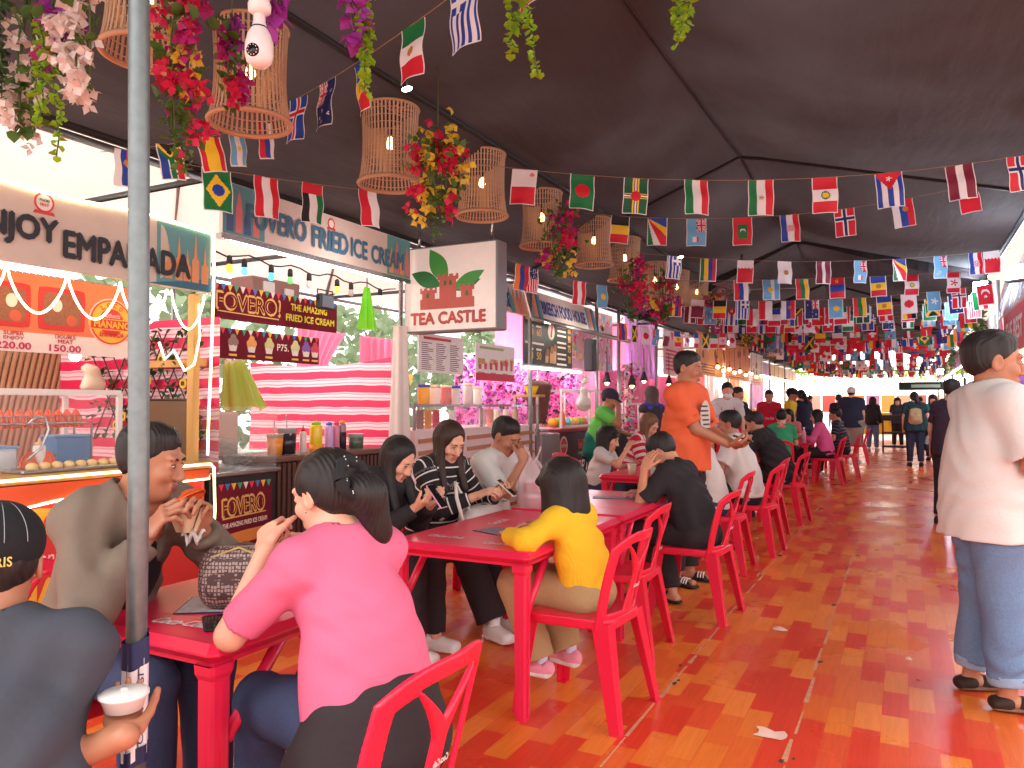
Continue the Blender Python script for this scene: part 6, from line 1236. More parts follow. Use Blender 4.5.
r = root_at('stall_counter', 'counter fronted by a black shawarma banner with red and cream words', 'counter', (-4.2, 9.9, 0)); part(r, MB().use(M_BLACK).rbox((-4.2, 9.92, .5), (.5, 2.2, 1.0), .008), 'body'); part(r, MB().use(C_('top_red', (150, 40, 56))).rbox((-4.2, 9.92, 1.02), (.58, 2.26, .05), .006), 'worktop'); XF = -3.945; ya, yb = 8.84, 11.0; mb = MB(); panel(mb, C_('banner_black', (50, 38, 42)), (XF, ya, .12), YU, ZU, yb - ya, .86, .006); part(r, mb, 'banner'); mb = MB(); XF += .006
write(mb, 'BISPREN SHAWARMA', (XF, ya + 1.25, .52), YU, ZU, 1.5, .16, m_crm, .02); m_rp = C_('print_coral', (214, 64, 70)); write(mb, 'Beef Shawarma', (XF, ya + 1.0, .82), YU, ZU, .5, .12, m_rp, .02); write(mb, 'Shawarma', (XF, ya + 1.6, .82), YU, ZU, .45, .08, m_crm); write(mb, 'Burrito Overload', (XF, ya + 1.45, .33), YU, ZU, .6, .1, m_rp, .02)
for k in range(3): panel(mb, C_('print_olive', (130, 140, 90)), (XF, ya + .75 + .42 * k, .68), YU, ZU, .34, .035, .002)
part(r, mb, 'lettering'); mb = MB().use(m_rp); mb.disc((XF, ya + .25, .82), YU, ZU, .13, .003, 28); mb.use(m_crm).ring((XF, ya + .25, .82), YU, ZU, .1, .12, .005); write(mb, 'BISPREN', (XF, ya + .25, .82), YU, ZU, .17, .04, m_crm, .02, 0, .006)
mb.use(MATS['wrap_tan']).poly([(-.1, 0), (.06, -.02), (.12, .28), (-.06, .3)], (XF, ya + .3, .2), YU, ZU, .004); mb.use(MATS['wrap_fill']).disc((XF, ya + .33, .5), YU, ZU, .11, .006, 14); part(r, mb, 'picture')
r = root_at('glass_case', 'white framed display case of fruit behind the shawarma counter', 'case', (-4.35, 10.0, 1.045)); mb = MB().use(M_ALU)
for y in (9.2, 10.2, 11.2):
    for x in (-4.4, -4.02): mb.box((x, y, 1.3), (.025, .025, .5))
for z in (1.06, 1.55):
    for x in (-4.4, -4.02): mb.box((x, 10.2, z), (.03, 2.03, .03))
part(r, mb, 'frame'); part(r, MB().use(M_GLASS).box((-4.02, 10.2, 1.3), (.005, 1.98, .46)), 'glass')
for i in range(12):
    c = [(240, 190, 60), (140, 190, 70), (236, 130, 60), (120, 200, 210), (220, 210, 120)][i % 5]; r = root_at('fruit', f'small round fruit in the white framed case, {ordn(i)} from the left', 'fruit', (-4.2, 9.32 + .155 * i, 1.12), 'fruit in the display case'); MB().use(C_('fruit%d' % (i % 5), c)).lathe((0, 0, -.07), [(0, 0), (.035, .008), (.062, .04), (.065, .075), (.045, .115), (.012, .128), (0, .12)], 12).build('flesh', r); MB().use(M_STEM).tube([(0, 0, .05), (.006, 0, .075)], .005, 5).build('stem', r)
bottle((-4.05, 9.3, 1.045), 'orange squeeze bottle on the shawarma counter next to the kebab', C_('btl_orange', (240, 120, 40)), C_('btl_orange_cap', (240, 140, 60)), .24, .04)
r = root_at('plastic_bag', 'white shopping bag hanging from a post behind the green-shirted vendor', 'bag', on_x(583, 392, -3.75)); S_ = Solid(); S_.limb((0, 0, 0), (0, 0, -.16), .05, .15, .04, .09, side=(0, 1, 0), k=.03); S_.limb((0, 0, 0), (0, .1, .2), .03, .1, .02, .03, side=(0, 1, 0)); link(bpy.data.objects.new('bag_body', solid_mesh('bag_body', S_, [sheet_mat('bag_film', (236, 228, 222), .35, .4)], .016, noise=wrinkle(.01, 40))), r); MB().use(M_CORD).tube([(0, 0, .02), (0, 0, .3)], .004, 5).build('string', r)
# ------- pink candy stall and what follows on the left row
M_PINK = mat('panel_pink', (244, 120, 166), .6, .08, 8); m_floral = sheet_mat('floral_back', (244, 170, 226), .3, .7)
r = root_at('flower_wall', 'wall of pink and purple artificial flowers behind the shawarma counter', 'backdrop', (-5.3, 10.5, .9)); mb = MB(); panel(mb, m_floral, (-5.3, 8.6, .9), YU, ZU, 4.2, 1.15, .02); part(r, mb, 'backing')
for nm, m_, n_ in (('pink_blossoms', PM['rose'], 420), ('purple_blossoms', PM['purple'], 380), ('dark_leaves', M_LEAFD, 260)):
    mb = MB().use(m_)
    for i in range(n_):
        q = V((-5.26, 8.6 + 4.2 * rnd.random(), .92 + 1.1 * rnd.random())); (leaf(mb, q, rnd.uniform(.05, .09), rmat()) if nm == 'dark_leaves' else petal(mb, q, rnd.uniform(.03, .05), rmat()))
    part(r, mb, nm)
r = root_at('display_banner', 'bright pink candy poster between grey posts above the flower wall', 'banner', (-4.4, 11, 1.9)); mb = MB(); panel(mb, C_('poster_pink', (248, 190, 206), vary=.3, scale=7), (-4.4, 9.9, 1.9), YU, ZU, 2.3, .95, .02); part(r, mb, 'sheet'); mb = MB()
for i in range(130):
    c = [(240, 70, 130), (250, 130, 170), (250, 220, 120), (140, 220, 220), (252, 240, 240)][i % 5]; mb.use(C_('candy%d' % (i % 5), c)); y = 9.95 + 2.2 * rnd.random(); z = 1.93 + .88 * rnd.random(); 
    if i % 5 < 2 or rnd.random() < .5: a = rnd.uniform(0, 3.1); mb.poly([(-.07, -.014), (.07, -.014), (.07, .014), (-.07, .014)], (-4.38, y, z), YU * math.cos(a) + ZU * math.sin(a), ZU * math.cos(a) - YU * math.sin(a), .002 + .0005 * (i % 9))
    else: mb.disc((-4.38, y, z), YU, ZU, rnd.uniform(.03, .07), .002 + .0005 * (i % 7), 12)
part(r, mb, 'candy_picture')
mb = MB().use(sheet_mat('curtain_lilac', (206, 170, 226), .4, .6)); mb.grid(lambda a, b: V((-4.3 + .05 * math.sin(44 * a), 12.6 + 1.9 * a, 3.0 - 1.15 * b)), 90, 8); one('lilac_curtain', 'lilac ribbon curtain with white streamers above the pink stall', 'curtain', mb)
mb = MB().use(M_WHITE)
for k in range(4): mb.tube([(-4.2, 12.8 + .35 * k, 3.0), (-4.2, 13.1 + .35 * k, 1.95)], .02, 6)
one('streamers', 'slanting white streamers before the lilac curtain', 'streamers', mb)
r = root_at('display_banner', 'pale pink price banner with hearts right of the lilac curtain', 'banner', (-4.2, 15.2, 1.9)); mb = MB(); panel(mb, C_('poster_blush', (244, 206, 214)), (-4.2, 14.6, 1.95), YU, ZU, 1.5, 1.0, .02); part(r, mb, 'sheet'); mb = MB().use(C_('print_rose', (226, 80, 120)))
for y, z in ((14.85, 2.6), (15.5, 2.7), (15.2, 2.75)): mb.poly([(0, -.1), (.1, .02), (.08, .08), (.04, .085), (0, .05), (-.04, .085), (-.08, .08), (-.1, .02)], (-4.18, y, z), YU, ZU, .003)
for k in range(6): panel(mb, MATS['print_rose'], (-4.178, 14.72, 2.05 + .075 * k), YU, ZU, 1.1 - .1 * (k % 3), .04, .002)
part(r, mb, 'print')
mb = MB().use(M_PINK); mb.grid(lambda a, b: V((-4.5 + .025 * math.sin(50 * a), 11.9 + 5.0 * a, 1.95 - 1.1 * b)), 120, 6); one('pink_drape', 'long pink drape backing the candy stall under the posters', 'drape', mb)
one('pink_backdrop', 'tall pink cloth backing the candy stall behind its posters', 'backdrop', MB().use(sheet_mat('backdrop_pink', (244, 158, 196), .25, .7)).grid(lambda a, b: V((-5.45 + .03 * math.sin(60 * a), 10.0 + 6.9 * a, .01 + 3.1 * b)), 120, 4))
r = root_at('flower_arch', 'pink flower garland climbing the post of the candy stall', 'garland', (-3.95, 11.6, 0)); MB().use(M_WHITE).tube([(0, 0, 0), (0, 0, 1.9), (0, .4, 2.05), (0, .9, 1.95)], .02, 8).build('pole', r)
for nm, m_ in (('rose_blossoms', PM['rose']), ('white_blossoms', PM['white']), ('leaves', M_LEAF)):
    mb = MB().use(m_)
    for i in range(120): z = 2.0 * rnd.random(); (leaf if nm == 'leaves' else petal)(mb, V((rnd.gauss(.02, .07), rnd.gauss(0, .07), z)), .05, rmat())
    mb.build(nm, r)
for k, (px, py) in enumerate(((607, 385), (644, 383), (669, 386), (632, 388))):
    r = root_at('stall_lamp', f'small lit dome lamp over the pink candy stall, {ordn(k)} from the left' if k < 3 else 'lit dome lamp beside the flower garland of the candy stall', 'lamp', on_x(px, py, -4.1 + .1 * k), 'lamps of the candy stall'); MB().use(M_BLACK).lathe((0, 0, 0), [(.02, .2), (.03, .18), (.05, .1), (.07, .04)], 14).build('shade', r); MB().use(M_BULB).ball((0, 0, .03), .035, 12, 8).build('bulb', r); MB().use(M_CORD).tube([(0, 0, .19), (0, 0, .6)], .006, 5).build('cord', r)
r = root_at('stall_counter', 'pink candy counter with a white framed case on it', 'counter', (-4.2, 13.5, 0)); part(r, MB().use(M_PINK).rbox((-4.2, 13.6, .45), (.5, 4.2, .9), .01), 'body'); part(r, MB().use(M_WHITE).rbox((-4.2, 13.6, .92), (.58, 4.3, .04), .006), 'worktop'); mb = MB().use(M_ALU)
for y in (11.6, 12.4, 13.2):
    for x in (-4.4, -4.0): mb.box((x, y, 1.15), (.025, .025, .44))
for x in (-4.4, -4.0): mb.box((x, 12.4, 1.37), (.03, 1.65, .03))
part(r, mb, 'case_frame')
for i in range(10):
    r = root_at('candy_tub', f'small coloured candy tub on the pink counter, {ordn(i)} from the left', 'tub', (-4.1, 11.75 + .36 * i, .94), 'candy tubs on the pink counter'); c = [(250, 220, 90), (120, 210, 220), (250, 120, 160), (250, 250, 244), (160, 220, 110)][i % 5]; MB().use(C_('tubc%d' % (i % 5), c)).lathe((0, 0, 0), [(0, 0), (.08, 0), (.095, .18), (.1, .19), (.0, .185)], 14).build('tub', r); MB().use(C_('tubs%d' % (i % 5), c[::-1])).lathe((0, 0, .18), [(.09, 0), (.07, .03), (.03, .05), (0, .05)], 14).build('sweets', r)
def far_banner(label, px0, px1, X, z0, z1, base, inks, letters=0):
    ya, yb = on_x(px0, 360, X).y, on_x(px1, 360, X).y; r = root_at('display_banner', label, 'banner', (X, ya, z0), 'banners of the far stalls'); mb = MB(); panel(mb, base, (X, ya, z0), YU, ZU, yb - ya, z1 - z0, .02); part(r, mb, 'sheet'); mb = MB(); W, Hh = yb - ya, z1 - z0
    for k, m_ in enumerate(inks):
        for j in range(3): mb.use(m_).disc((X + .02, ya + W * rnd.uniform(.15, .85), z0 + Hh * rnd.uniform(.3, .85)), YU, ZU, min(W, Hh) * rnd.uniform(.06, .14), .003 + .001 * k, 16)
    for j in range(4): panel(mb, inks[0], (X + .02, ya + W * .12, z0 + Hh * (.05 + .06 * j)), YU, ZU, W * rnd.uniform(.5, .75), Hh * .03, .006)
    part(r, mb, 'print'); return r
far_banner('orange food banner with a round badge, right of the pink hearts', 696, 722, -3.86, 2.0, 2.95, C_('ban_amber', (240, 160, 90)), [C_('ink_maroon', (150, 60, 50)), C_('ink_lemon', (250, 220, 150))])
far_banner('orange noodle banner with a maroon price panel', 725, 748, -3.86, 2.0, 2.95, C_('ban_orange', (236, 140, 80)), [C_('ink_maroon', 0), C_('ink_tan', (226, 170, 110))])
far_banner('white and pink banner beyond the orange ones', 750, 762, -3.86, 1.95, 2.85, C_('ban_white', (238, 226, 224)), [C_('ink_pinkish', (230, 120, 150)), C_('ink_grey', (150, 140, 140))])
SC = [(236, 190, 120), (232, 196, 190), (226, 110, 110), (240, 236, 230), (236, 160, 96), (200, 150, 210)]
for k, (y0, y1) in enumerate(((16.9, 19.4), (19.4, 22.6), (22.6, 26), (26, 29.5), (29.5, 33))):
    w = ordn(k); r = root_at('stall_counter', f'far stall counter, {w} beyond the pink candy stall', 'counter', (-4.2, (y0 + y1) / 2, 0), 'far stall counters'); part(r, MB().use(C_('farbody%d' % k, SC[k])).rbox((-4.2, (y0 + y1) / 2, .47), (.5, y1 - y0 - .2, .94), .01), 'body'); part(r, MB().use(M_WHITE).rbox((-4.2, (y0 + y1) / 2, .96), (.58, y1 - y0 - .1, .04), .006), 'worktop')
    r = root_at('stall_sign', f'far lit stall sign, {w} beyond the pink candy stall', 'sign', (-3.95, y0, 2.3), 'far stall signs'); mb = MB(); panel(mb, C_('farsign%d' % k, SC[(k + 3) % 6]), (-3.95, y0 + .1, 2.3), YU, ZU, y1 - y0 - .2, .4, .03); part(r, mb, 'panel'); part(r, MB().use(M_TUBE).box((-3.92, (y0 + y1) / 2, 2.27), (.03, y1 - y0 - .5, .03)), 'light_strip')
    one('stall_backdrop', f'cloth backdrop of the far stall, {w} beyond the candy stall', 'backdrop', MB().use(C_('farback%d' % k, SC[(k + 1) % 6], vary=.4, scale=3)).grid(lambda a, b: V((-5.2 + .03 * math.sin(30 * a), y0 + (y1 - y0) * a, .01 + 2.5 * b)), 50, 4), 'far stall backdrops')
    for j in range(4):
        r = root_at('pendant_bulb', f'lit bulb over the far stall {w} beyond the candy stall, {ordn(j)} along it', 'lamp', (-3.7, y0 + (y1 - y0) * (j + .5) / 4, 2.2 - .06 * (j % 2)), 'bulbs of the far stalls'); MB().use(M_BULB).ball((0, 0, 0), .045, 10, 8).build('bulb', r); MB().use(M_CORD).lathe((0, 0, .04), [(.02, 0), (.02, .05), (.004, .06), (.004, .7)], 8).build('socket', r)
    for j in range(5):
        r = root_at('storage_jar', f'jar on the far counter {w} beyond the candy stall, {ordn(j)} along it', 'jar', (-4.15, y0 + .35 + (y1 - y0 - .7) * j / 4, .98), 'jars of the far stalls'); MB().use(C_('farjar%d' % ((j + k) % 6), SC[(j + k) % 6])).lathe((0, 0, 0), [(0, 0), (.07, 0), (.075, .2), (.06, .24)], 12).build('jar_body', r); MB().use(M_WHITE).lathe((0, 0, .235), [(0, 0), (.065, 0), (.065, .03), (0, .035)], 12).build('lid', r)
# posts along the left row
for k, y in enumerate((8.06, 10.25, 11.2, 13.2, 16.2, 19.4, 22.6, 26, 29.5)):
    tag(MB().use(m_steel).tube([(-3.92, y, 0), (-3.92, y, 2.84)], .026, 10).build('tent_post'), f'grey tent post of the left stall row, {ordn(k)} beyond the square tea sign', 'post', 'tent posts of the left row')
tag(MB().use(m_steel).tube([(-3.85, 8.0, 2.36), (-3.75, 11.2, 2.33)], .03, 8).build('rail_pipe'), 'long grey pipe running under the slanting blue-lettered sign', 'pipe')
tag(MB().use(M_BLACK).rbox((-3.9, 9.95, 2.05), (.14, .16, .46), .015).build('loudspeaker'), 'black column speaker on the post right of the menu board', 'speaker')

# ------- right row
r = root_at('stall_sign', 'pale sign with dark spires high at the right picture edge', 'sign', (XR, 8.5, 2.4)); mb = MB(); YD = V((0, -1, 0)); TR = V((.25, 0, 1)).normalized(); panel(mb, MATS['sign_pale'], (XR + .02, 13.0, 2.5), YD, TR, 5.0, .75, .02); part(r, mb, 'panel'); mb = MB()
for k in range(9): mb.use(C_('stripe_slate', (90, 96, 130)) if k % 2 else MATS['spire_rose']).poly([(0, 0), (.12, 0), (.12, .3), (.06, .6), (0, .3)], V((XR - .01, 12.6 - .5 * k, 2.52)), YD, TR, .004)
part(r, mb, 'castle_artwork')
r = root_at('stall_sign', 'red sign with white letters at the right picture edge behind the man in jeans', 'sign', (XR, 9.0, 1.95)); mb = MB(); panel(mb, C_('sign_red', (214, 44, 60)), (XR + .02, 11.6, 1.98), YD, ZU, 3.4, .5, .02); part(r, mb, 'panel'); mb = MB(); write(mb, 'THE BEST', (XR, 10.6, 2.23), YD, ZU, 1.5, .24, M_WHITE, .03); part(r, mb, 'lettering')
for k, (px, py, X) in enumerate(((980, 287, .95), (1014, 273, .98), (975, 300, .95), (958, 382, .95), (928, 362, .8), (940, 372, .9))):
    p = on_x(px, py, X); r = root_at('floodlight', ('bright blue-white floodlight at the right, lower left of a pair', 'bright blue-white floodlight nearest the right picture edge', 'smaller blue-white floodlight below the bright pair', 'far white floodlight above the popsicle sign', 'distant white floodlight among the far flags', 'distant floodlight beside the green palm leaf')[k], 'lamp', p, 'floodlights of the right row'); MB().use(M_BLACK).rbox((.06, 0, .01), (.1, .22, .17), .02).build('housing', r); MB().use(glow('flood_cool', (190, 224, 255), 30)).rbox((.005, 0, .01), (.012, .19, .14), .005).build('lens', r); r.rotation_euler = (0, .1, R(58)); MB().use(M_BLACK).tube([(.1, 0, 0), (.2, 0, .12)], .012, 6).build('bracket', r)
r = root_at('popsicle_sign', 'giant pink popsicle signs standing behind the man in jeans', 'sign', (XR, 13.5, 1.35)); 
for k, (yc, zt, w, m1, m2) in enumerate(((13.0, 2.62, .75, C_('pop_pink', (240, 60, 140)), C_('pop_blush', (246, 180, 180))), (14.1, 2.42, .7, C_('pop_blush', 0), C_('pop_pink', 0)))):
    hh = 1.15; pts = [(-w / 2, 0), (w / 2, 0), (w / 2, hh - w / 2)] + [(w / 2 * math.cos(a), hh - w / 2 + w / 2 * math.sin(a)) for a in [i * math.pi / 12 for i in range(1, 12)]] + [(-w / 2, hh - w / 2)]
    part(r, MB().use(m1).poly(pts, (XR + .1 - .02 * k, yc, zt - hh), YD, ZU, .12), 'popsicle'); part(r, MB().use(m2).poly([(a * .35 - .12, b * .72 + .1) for a, b in pts], (XR - .01 - .02 * k, yc, zt - hh), YD, ZU, .03), 'icing'); part(r, MB().use(M_WOOD).rbox((XR + .04, yc, zt - hh - .2), (.05, .16, .45), .02), 'stick')
for k, (px, py, c, lb) in enumerate(((985, 400, (150, 110, 220), 'purple balloon under the pink popsicle sign'), (1019, 384, (150, 100, 220), 'purple balloon in front of the face of the man in jeans'))):
    p = on_x(px, py, 1.0); r = root_at('balloon', lb, 'balloon', p, 'purple balloons'); MB().use(C_('balloon_purple', c, rough=.2)).lathe((0, 0, -.2), [(0, 0), (.02, .01), (.1, .1), (.16, .22), (.15, .32), (.08, .39), (0, .41)], 18).build('balloon_body', r); MB().use(M_CORD).tube([(0, 0, -.2), (.02, 0, -.5)], .004, 5).build('string', r)
r = root_at('palm_leaf', 'bright green plastic palm leaf beside the popsicle signs', 'leaf', on_x(950, 395, .85)); mb = MB().use(C_('leaf_neon', (90, 230, 60)))
for k in range(7): mb.poly([(0, -.03), (.55 - .05 * k, 0), (0, .03)], (0, 0, .06 * k), V((0, .8, .5 + .1 * k)).normalized(), V((0, -.5, .8)), .01); 
mb.build('fronds', r); MB().use(C_('stem_neon', (70, 190, 60))).tube([(0, 0, -1.2), (0, 0, .45)], .015, 6).build('stem', r)
for k, (y0, y1) in enumerate(((6.2, 9), (9, 12.2), (12.2, 15.6), (15.6, 19.4), (19.4, 23.5), (23.5, 28), (28, 33))):
    w = ordn(k); r = root_at('stall_counter', f'stall counter of the right row, {w} beyond the man in jeans', 'counter', (XR + .35, (y0 + y1) / 2, 0), 'right row counters'); part(r, MB().use(C_('rbody%d' % k, SC[(k + 2) % 6])).rbox((XR + .35, (y0 + y1) / 2, .47), (.5, y1 - y0 - .2, .94), .01), 'body'); part(r, MB().use(M_WHITE).rbox((XR + .35, (y0 + y1) / 2, .96), (.58, y1 - y0 - .1, .04), .006), 'worktop')
    one('stall_backdrop', f'cloth backdrop of the right row, {w} beyond the man in jeans', 'backdrop', MB().use(C_('rback%d' % k, SC[(k + 4) % 6], vary=.4, scale=3)).grid(lambda a, b: V((XR + 1.5 + .03 * math.sin(30 * a), y0 + (y1 - y0) * (1 - a), .01 + 2.3 * b)), 40, 4), 'right row backdrops')
    tag(MB().use(m_steel).tube([(XR, y1, 0), (XR, y1, 3.05)], .026, 10).build('tent_post'), f'grey tent post of the right stall row, {w} beyond the man in jeans', 'post', 'tent posts of the right row')
    if k > 1:
        r = root_at('stall_sign', f'lit stall sign of the right row, {w} beyond the man in jeans', 'sign', (XR - .02, y1, 2.2), 'right row signs'); mb = MB(); panel(mb, C_('rsign%d' % k, SC[(k + 1) % 6]), (XR - .02, y1 - .1, 2.2), YD, ZU, y1 - y0 - .2, .42, .03); part(r, mb, 'panel'); part(r, MB().use(M_TUBE).box((XR - .06, (y0 + y1) / 2, 2.17), (.03, y1 - y0 - .5, .03)), 'light_strip')
        vine((XR - .1, (y0 + y1) / 2, 2.9), f'leafy vine hanging on the right stall row, {w} beyond the man in jeans', [(0, .25 * i - .9, .5 + .12 * (i % 3)) for i in range(8)], 1, M_LEAF, .07, .06)
# white valance canopy over the right row
mb = MB().use(m_tent); mb.grid(lambda a, b: V((1.1 + 2.6 * a, 6.0 + 27 * b, 3.2 + .8 * math.sin(math.pi * a))), 12, 30); o = mb.build('tent_roof'); tag(o, 'white tent roof over the right stall row', 'tent')
# cart with a wire wheel at the right edge
r = root_at('food_cart', 'cart with a spoked wheel half hidden behind the man in jeans', 'cart', (.92, 5.35, 0)); mb = MB().use(M_BLACK)
mb.tube([(0, .32 * math.cos(.2618 * i), .34 + .32 * math.sin(.2618 * i)) for i in range(25)], .022, 8, False); wl = mb.build('wheel', r); mb = MB().use(M_SS)
for i in range(12): mb.tube([(0, 0, .34), (0, .31 * math.cos(.5236 * i), .34 + .31 * math.sin(.5236 * i))], .003, 5)
mb.lathe((-.04, 0, .34), [(0, 0), (.03, 0), (.03, .08), (0, .08)], 12, Matrix.Rotation(R(90), 3, 'Y')); mb.build('spokes', wl); MB().use(M_ALU).rbox((.4, 0, .72), (.62, 1.0, .5), .03).build('box', r); MB().use(M_SS).tube([(.4, -.6, .9), (.4, -.75, .95)], .015, 6).build('handle', r)
# black trolley with three shelves far down the aisle
p = on_z(896, 452, 0); r = root_at('trolley', 'black three-shelf trolley far down the aisle', 'trolley', (p.x, p.y, 0))
for z in (.16, .55, .98): MB().use(M_BLACK).rbox((0, 0, z), (.72, .46, .05 if z < .9 else .16), .012).build('shelf', r)
for x in (-.33, .33):
    for y in (-.2, .2): MB().use(M_BLACK).box((x, y, .55), (.035, .035, .9)).build('upright', r); MB().use(M_BOOT).lathe((x, y, .05), [(0, -.02), (.05, -.02), (.05, .02), (0, .02)], 12, Matrix.Rotation(R(90), 3, 'Y')).build('caster', r)
# closing stall at the far end: white lit counter with a garlanded roof
r = root_at('end_stall', 'glowing white stall closing the far end of the aisle', 'stall', (-1.0, 34, 0)); mb = MB(); panel(mb, glow('lightbox_white', (255, 252, 246), 3.2), (-4.4, 34.6, 1.85), XU, ZU, 7.0, .75, .05); part(r, mb, 'lightbox'); panel_c = MB(); panel(panel_c, C_('end_yellow', (250, 226, 60)), (-2.6, 33.4, .2), XU, ZU, 3.6, .85, .5); part(r, panel_c, 'counter'); mb = MB()
for i in range(12): panel(mb, C_('endp%d' % (i % 6), SC[i % 6]), (-4.2 + .56 * i, 34.55, 1.05), XU, ZU, .5, .7, .04)
part(r, mb, 'menu_panels'); mb = MB().use(M_LEAFL)
for i in range(420): leaf(mb, V((-4.6 + 7.2 * rnd.random(), 33.2 + rnd.gauss(0, .15), 2.62 + rnd.gauss(0, .12))), .13, rmat())
part(r, mb, 'garland'); mb = MB().use(M_BULB)
for i in range(26): mb.ball((-4.4 + .27 * i, 33.1, 2.42 + .05 * math.sin(i)), .045, 8, 6)
part(r, mb, 'bulbs'); part(r, MB().use(m_steel).tube([(-4.4, 33.3, 0), (-4.4, 33.3, 2.7), (2.6, 33.3, 2.7), (2.6, 33.3, 0)], .04, 8), 'frame')
p = on_y(922, 386, 27); r = root_at('hanging_sign', 'dark green name board hanging at the far end of the aisle', 'sign', p); MB().use(C_('board_green', (20, 60, 60))).rbox((0, 0, 0), (1.3, .06, .26), .02).build('board', r); mb = MB(); panel(mb, C_('ink_mint', (190, 226, 214)), (-.3, -.032, -.05), XU, ZU, .8, .1, .003); mb.build('lettering', r); MB().use(M_SS).tube([(-.6, 0, .1), (-.6, 0, .6)], .01, 5).tube([(.6, 0, .1), (.6, 0, .6)], .01, 5).build('hanger', r)
# ceiling spot lights and hanging fan under the canopy
for k, (px, py, d, lb) in enumerate(((407, 89, 3.6, 'tiny white clip light on the canopy right of a basket lamp'), (681, 257, 8.3, 'small light on the canopy above the small Greek flag'), (730, 343, 17, 'bright white lamp over the orange noodle banner'), (806, 395, 22, 'bright far lamp over the aisle'))):
    r = root_at('ceiling_spot', lb, 'lamp', at(px, py, d), 'small canopy lights'); MB().use(glow('spot_white', (255, 248, 230), 14)).ball((0, 0, 0), (.03, .012, .012) if k < 2 else (.06, .06, .06), 10, 8).build('bulb', r); MB().use(M_CORD).tube([(0, 0, .01), (0, 0, .1)], .004, 5).build('socket', r)
p = at(742, 290, 10.6); r = root_at('ceiling_fan', 'grey ceiling fan behind the Bahraini flag', 'fan', p); mb = MB().use(C_('fan_grey', (120, 110, 110), rough=.3)); mb.lathe((0, 0, 0), [(0, -.06), (.1, -.05), (.12, 0), (.08, .06), (.02, .08), (.02, .5)], 18); mb.build('motor', r)
for k in range(3): a = 2.09 * k + .3; MB().use(MATS['fan_grey']).poly([(.1, -.05), (.75, -.08), (.8, 0), (.75, .07), (.1, .05)], (0, 0, .0), (math.cos(a), math.sin(a), 0), (-math.sin(a), math.cos(a), .12), .012).build('blade', r)
p = at(795, 303, 11.5)
# outdoors beyond the stalls
mb = MB().use(mat('ground_pale', (190, 184, 170), .9, .2, 2)); mb.box((-22, 14, -.16), (28, 60, .2)); mb.box((14, 14, -.16), (16, 60, .2)); struct('ground', mb)
for k in range(9):
    r = root_at('tree', f'green tree outdoors behind the left stalls, {ordn(k)} along the row', 'tree', (-11.5 - 1.2 * (k % 2), 2.5 + 3.0 * k, 0), 'trees behind the left stalls'); mb = MB().use(sheet_mat('tree_leaf', (140, 160, 126), .4, .6, .4, 3))
    for i in range(420):
        a, b = rnd.uniform(0, 6.28), rnd.uniform(-1, 1); q = 1.5 * rnd.uniform(.6, 1); leaf(mb, V((q * math.cos(a) * math.sqrt(1 - b * b), q * math.sin(a) * math.sqrt(1 - b * b), 2.1 + 1.5 * b)), rnd.uniform(.2, .34), rmat())
    mb.build('crown', r); MB().use(M_WOODD).tube([(0, 0, 0), (.05, 0, 1.0), (0, .05, 2.2)], [.11, .08, .05], 8).build('trunk', r)
# ------------------------------------------------------------------ tables, chairs and things on them
table(-2.32, -1.60, 1.41, 2.1, 'near red plastic table with a jacketed man behind it', ((-2.02, 1.8, 1.2), (-1.86, 1.53, .15), (-1.7, 1.85, 0)))
table(-2.17, -1.42, 2.9, 4.1, 'red plastic table under the white plastic bag', ((-1.95, 3.1, 0), (-1.62, 3.05, 0), (-1.95, 3.62, 1.57), (-1.7, 3.75, 0)))
table(-2.17, -1.42, 4.14, 5.34, 'red plastic table the boy in black leans on', ((-1.9, 4.6, 0),))
table(-2.48, -1.72, 6.5, 7.7, 'red plastic table with a paper cup, left of the man in orange')
table(-2.4, -1.65, 7.74, 8.94, 'red plastic table behind the man in orange, before the woman in red and white stripes')
table(-2.3, -1.55, 9.0, 10.2, 'red plastic table in front of the man in the black T-shirt')
table(-2.25, -1.45, 13.8, 15.0, 'far red plastic table in front of the girl in pink')
table(-2.25, -1.45, 17.4, 18.6, 'farthest red plastic table down the aisle')
chair(-1.17, 1.43, -90, 'red plastic chair at the bottom, behind the woman in pink')
chair(-1.30, 3.22, -86, 'red plastic chair the child in yellow sits on')
chair(-1.45, 4.08, -92, 'empty red chair pushed to the table, right of the child in yellow')
chair(-1.24, 4.98, -86, 'red plastic chair the boy in black sits on')
chair(-1.40, 6.45, -90, 'red plastic chair right behind the boy in black, under the long-haired girl')
chair(-1.28, 7.28, -85, 'red plastic chair the man in white sits on')
chair(-1.35, 8.2, -90, 'red plastic chair between the men in white and black T-shirts')
chair(-1.27, 9.32, -82, 'red plastic chair the man in the black T-shirt sits on')
chair(-1.18, 14.1, -86, 'red plastic chair the girl in pink sits on', False)
chair(-1.0, 15.2, -90, 'red plastic chair under the man in dark stripes beside the girl in pink', False)
chair(-1.0, 19.2, -90, 'far red plastic chair behind the man in a white cap', False)
chair(-2.70, 3.44, 88, 'red plastic chair under the girl with long black hair at the left', False)
chair(-2.70, 4.08, 104, 'red plastic chair under the woman in stripes', False)
chair(-2.68, 4.56, 92, 'red plastic chair under the man in white rubbing his face', False)
chair(-2.46, 1.52, 95, 'red plastic chair under the jacketed man', False)
r = root_at('plastic_stool', 'low red plastic stool under the man in the black cap', 'stool', (-1.62, .79, 0)); MB().use(M_RED).rbox((0, 0, .29), (.3, .3, .03), .012).build('seat', r)
for sx, sy in ((1, 1), (1, -1), (-1, 1), (-1, -1)): MB().use(M_RED).tube([(sx * .11, sy * .11, .28), (sx * .15, sy * .15, 0)], [.026, .018], 6).build('leg', r)
chair(-2.78, 7.2, 90, 'red plastic chair under the small girl in white', False)
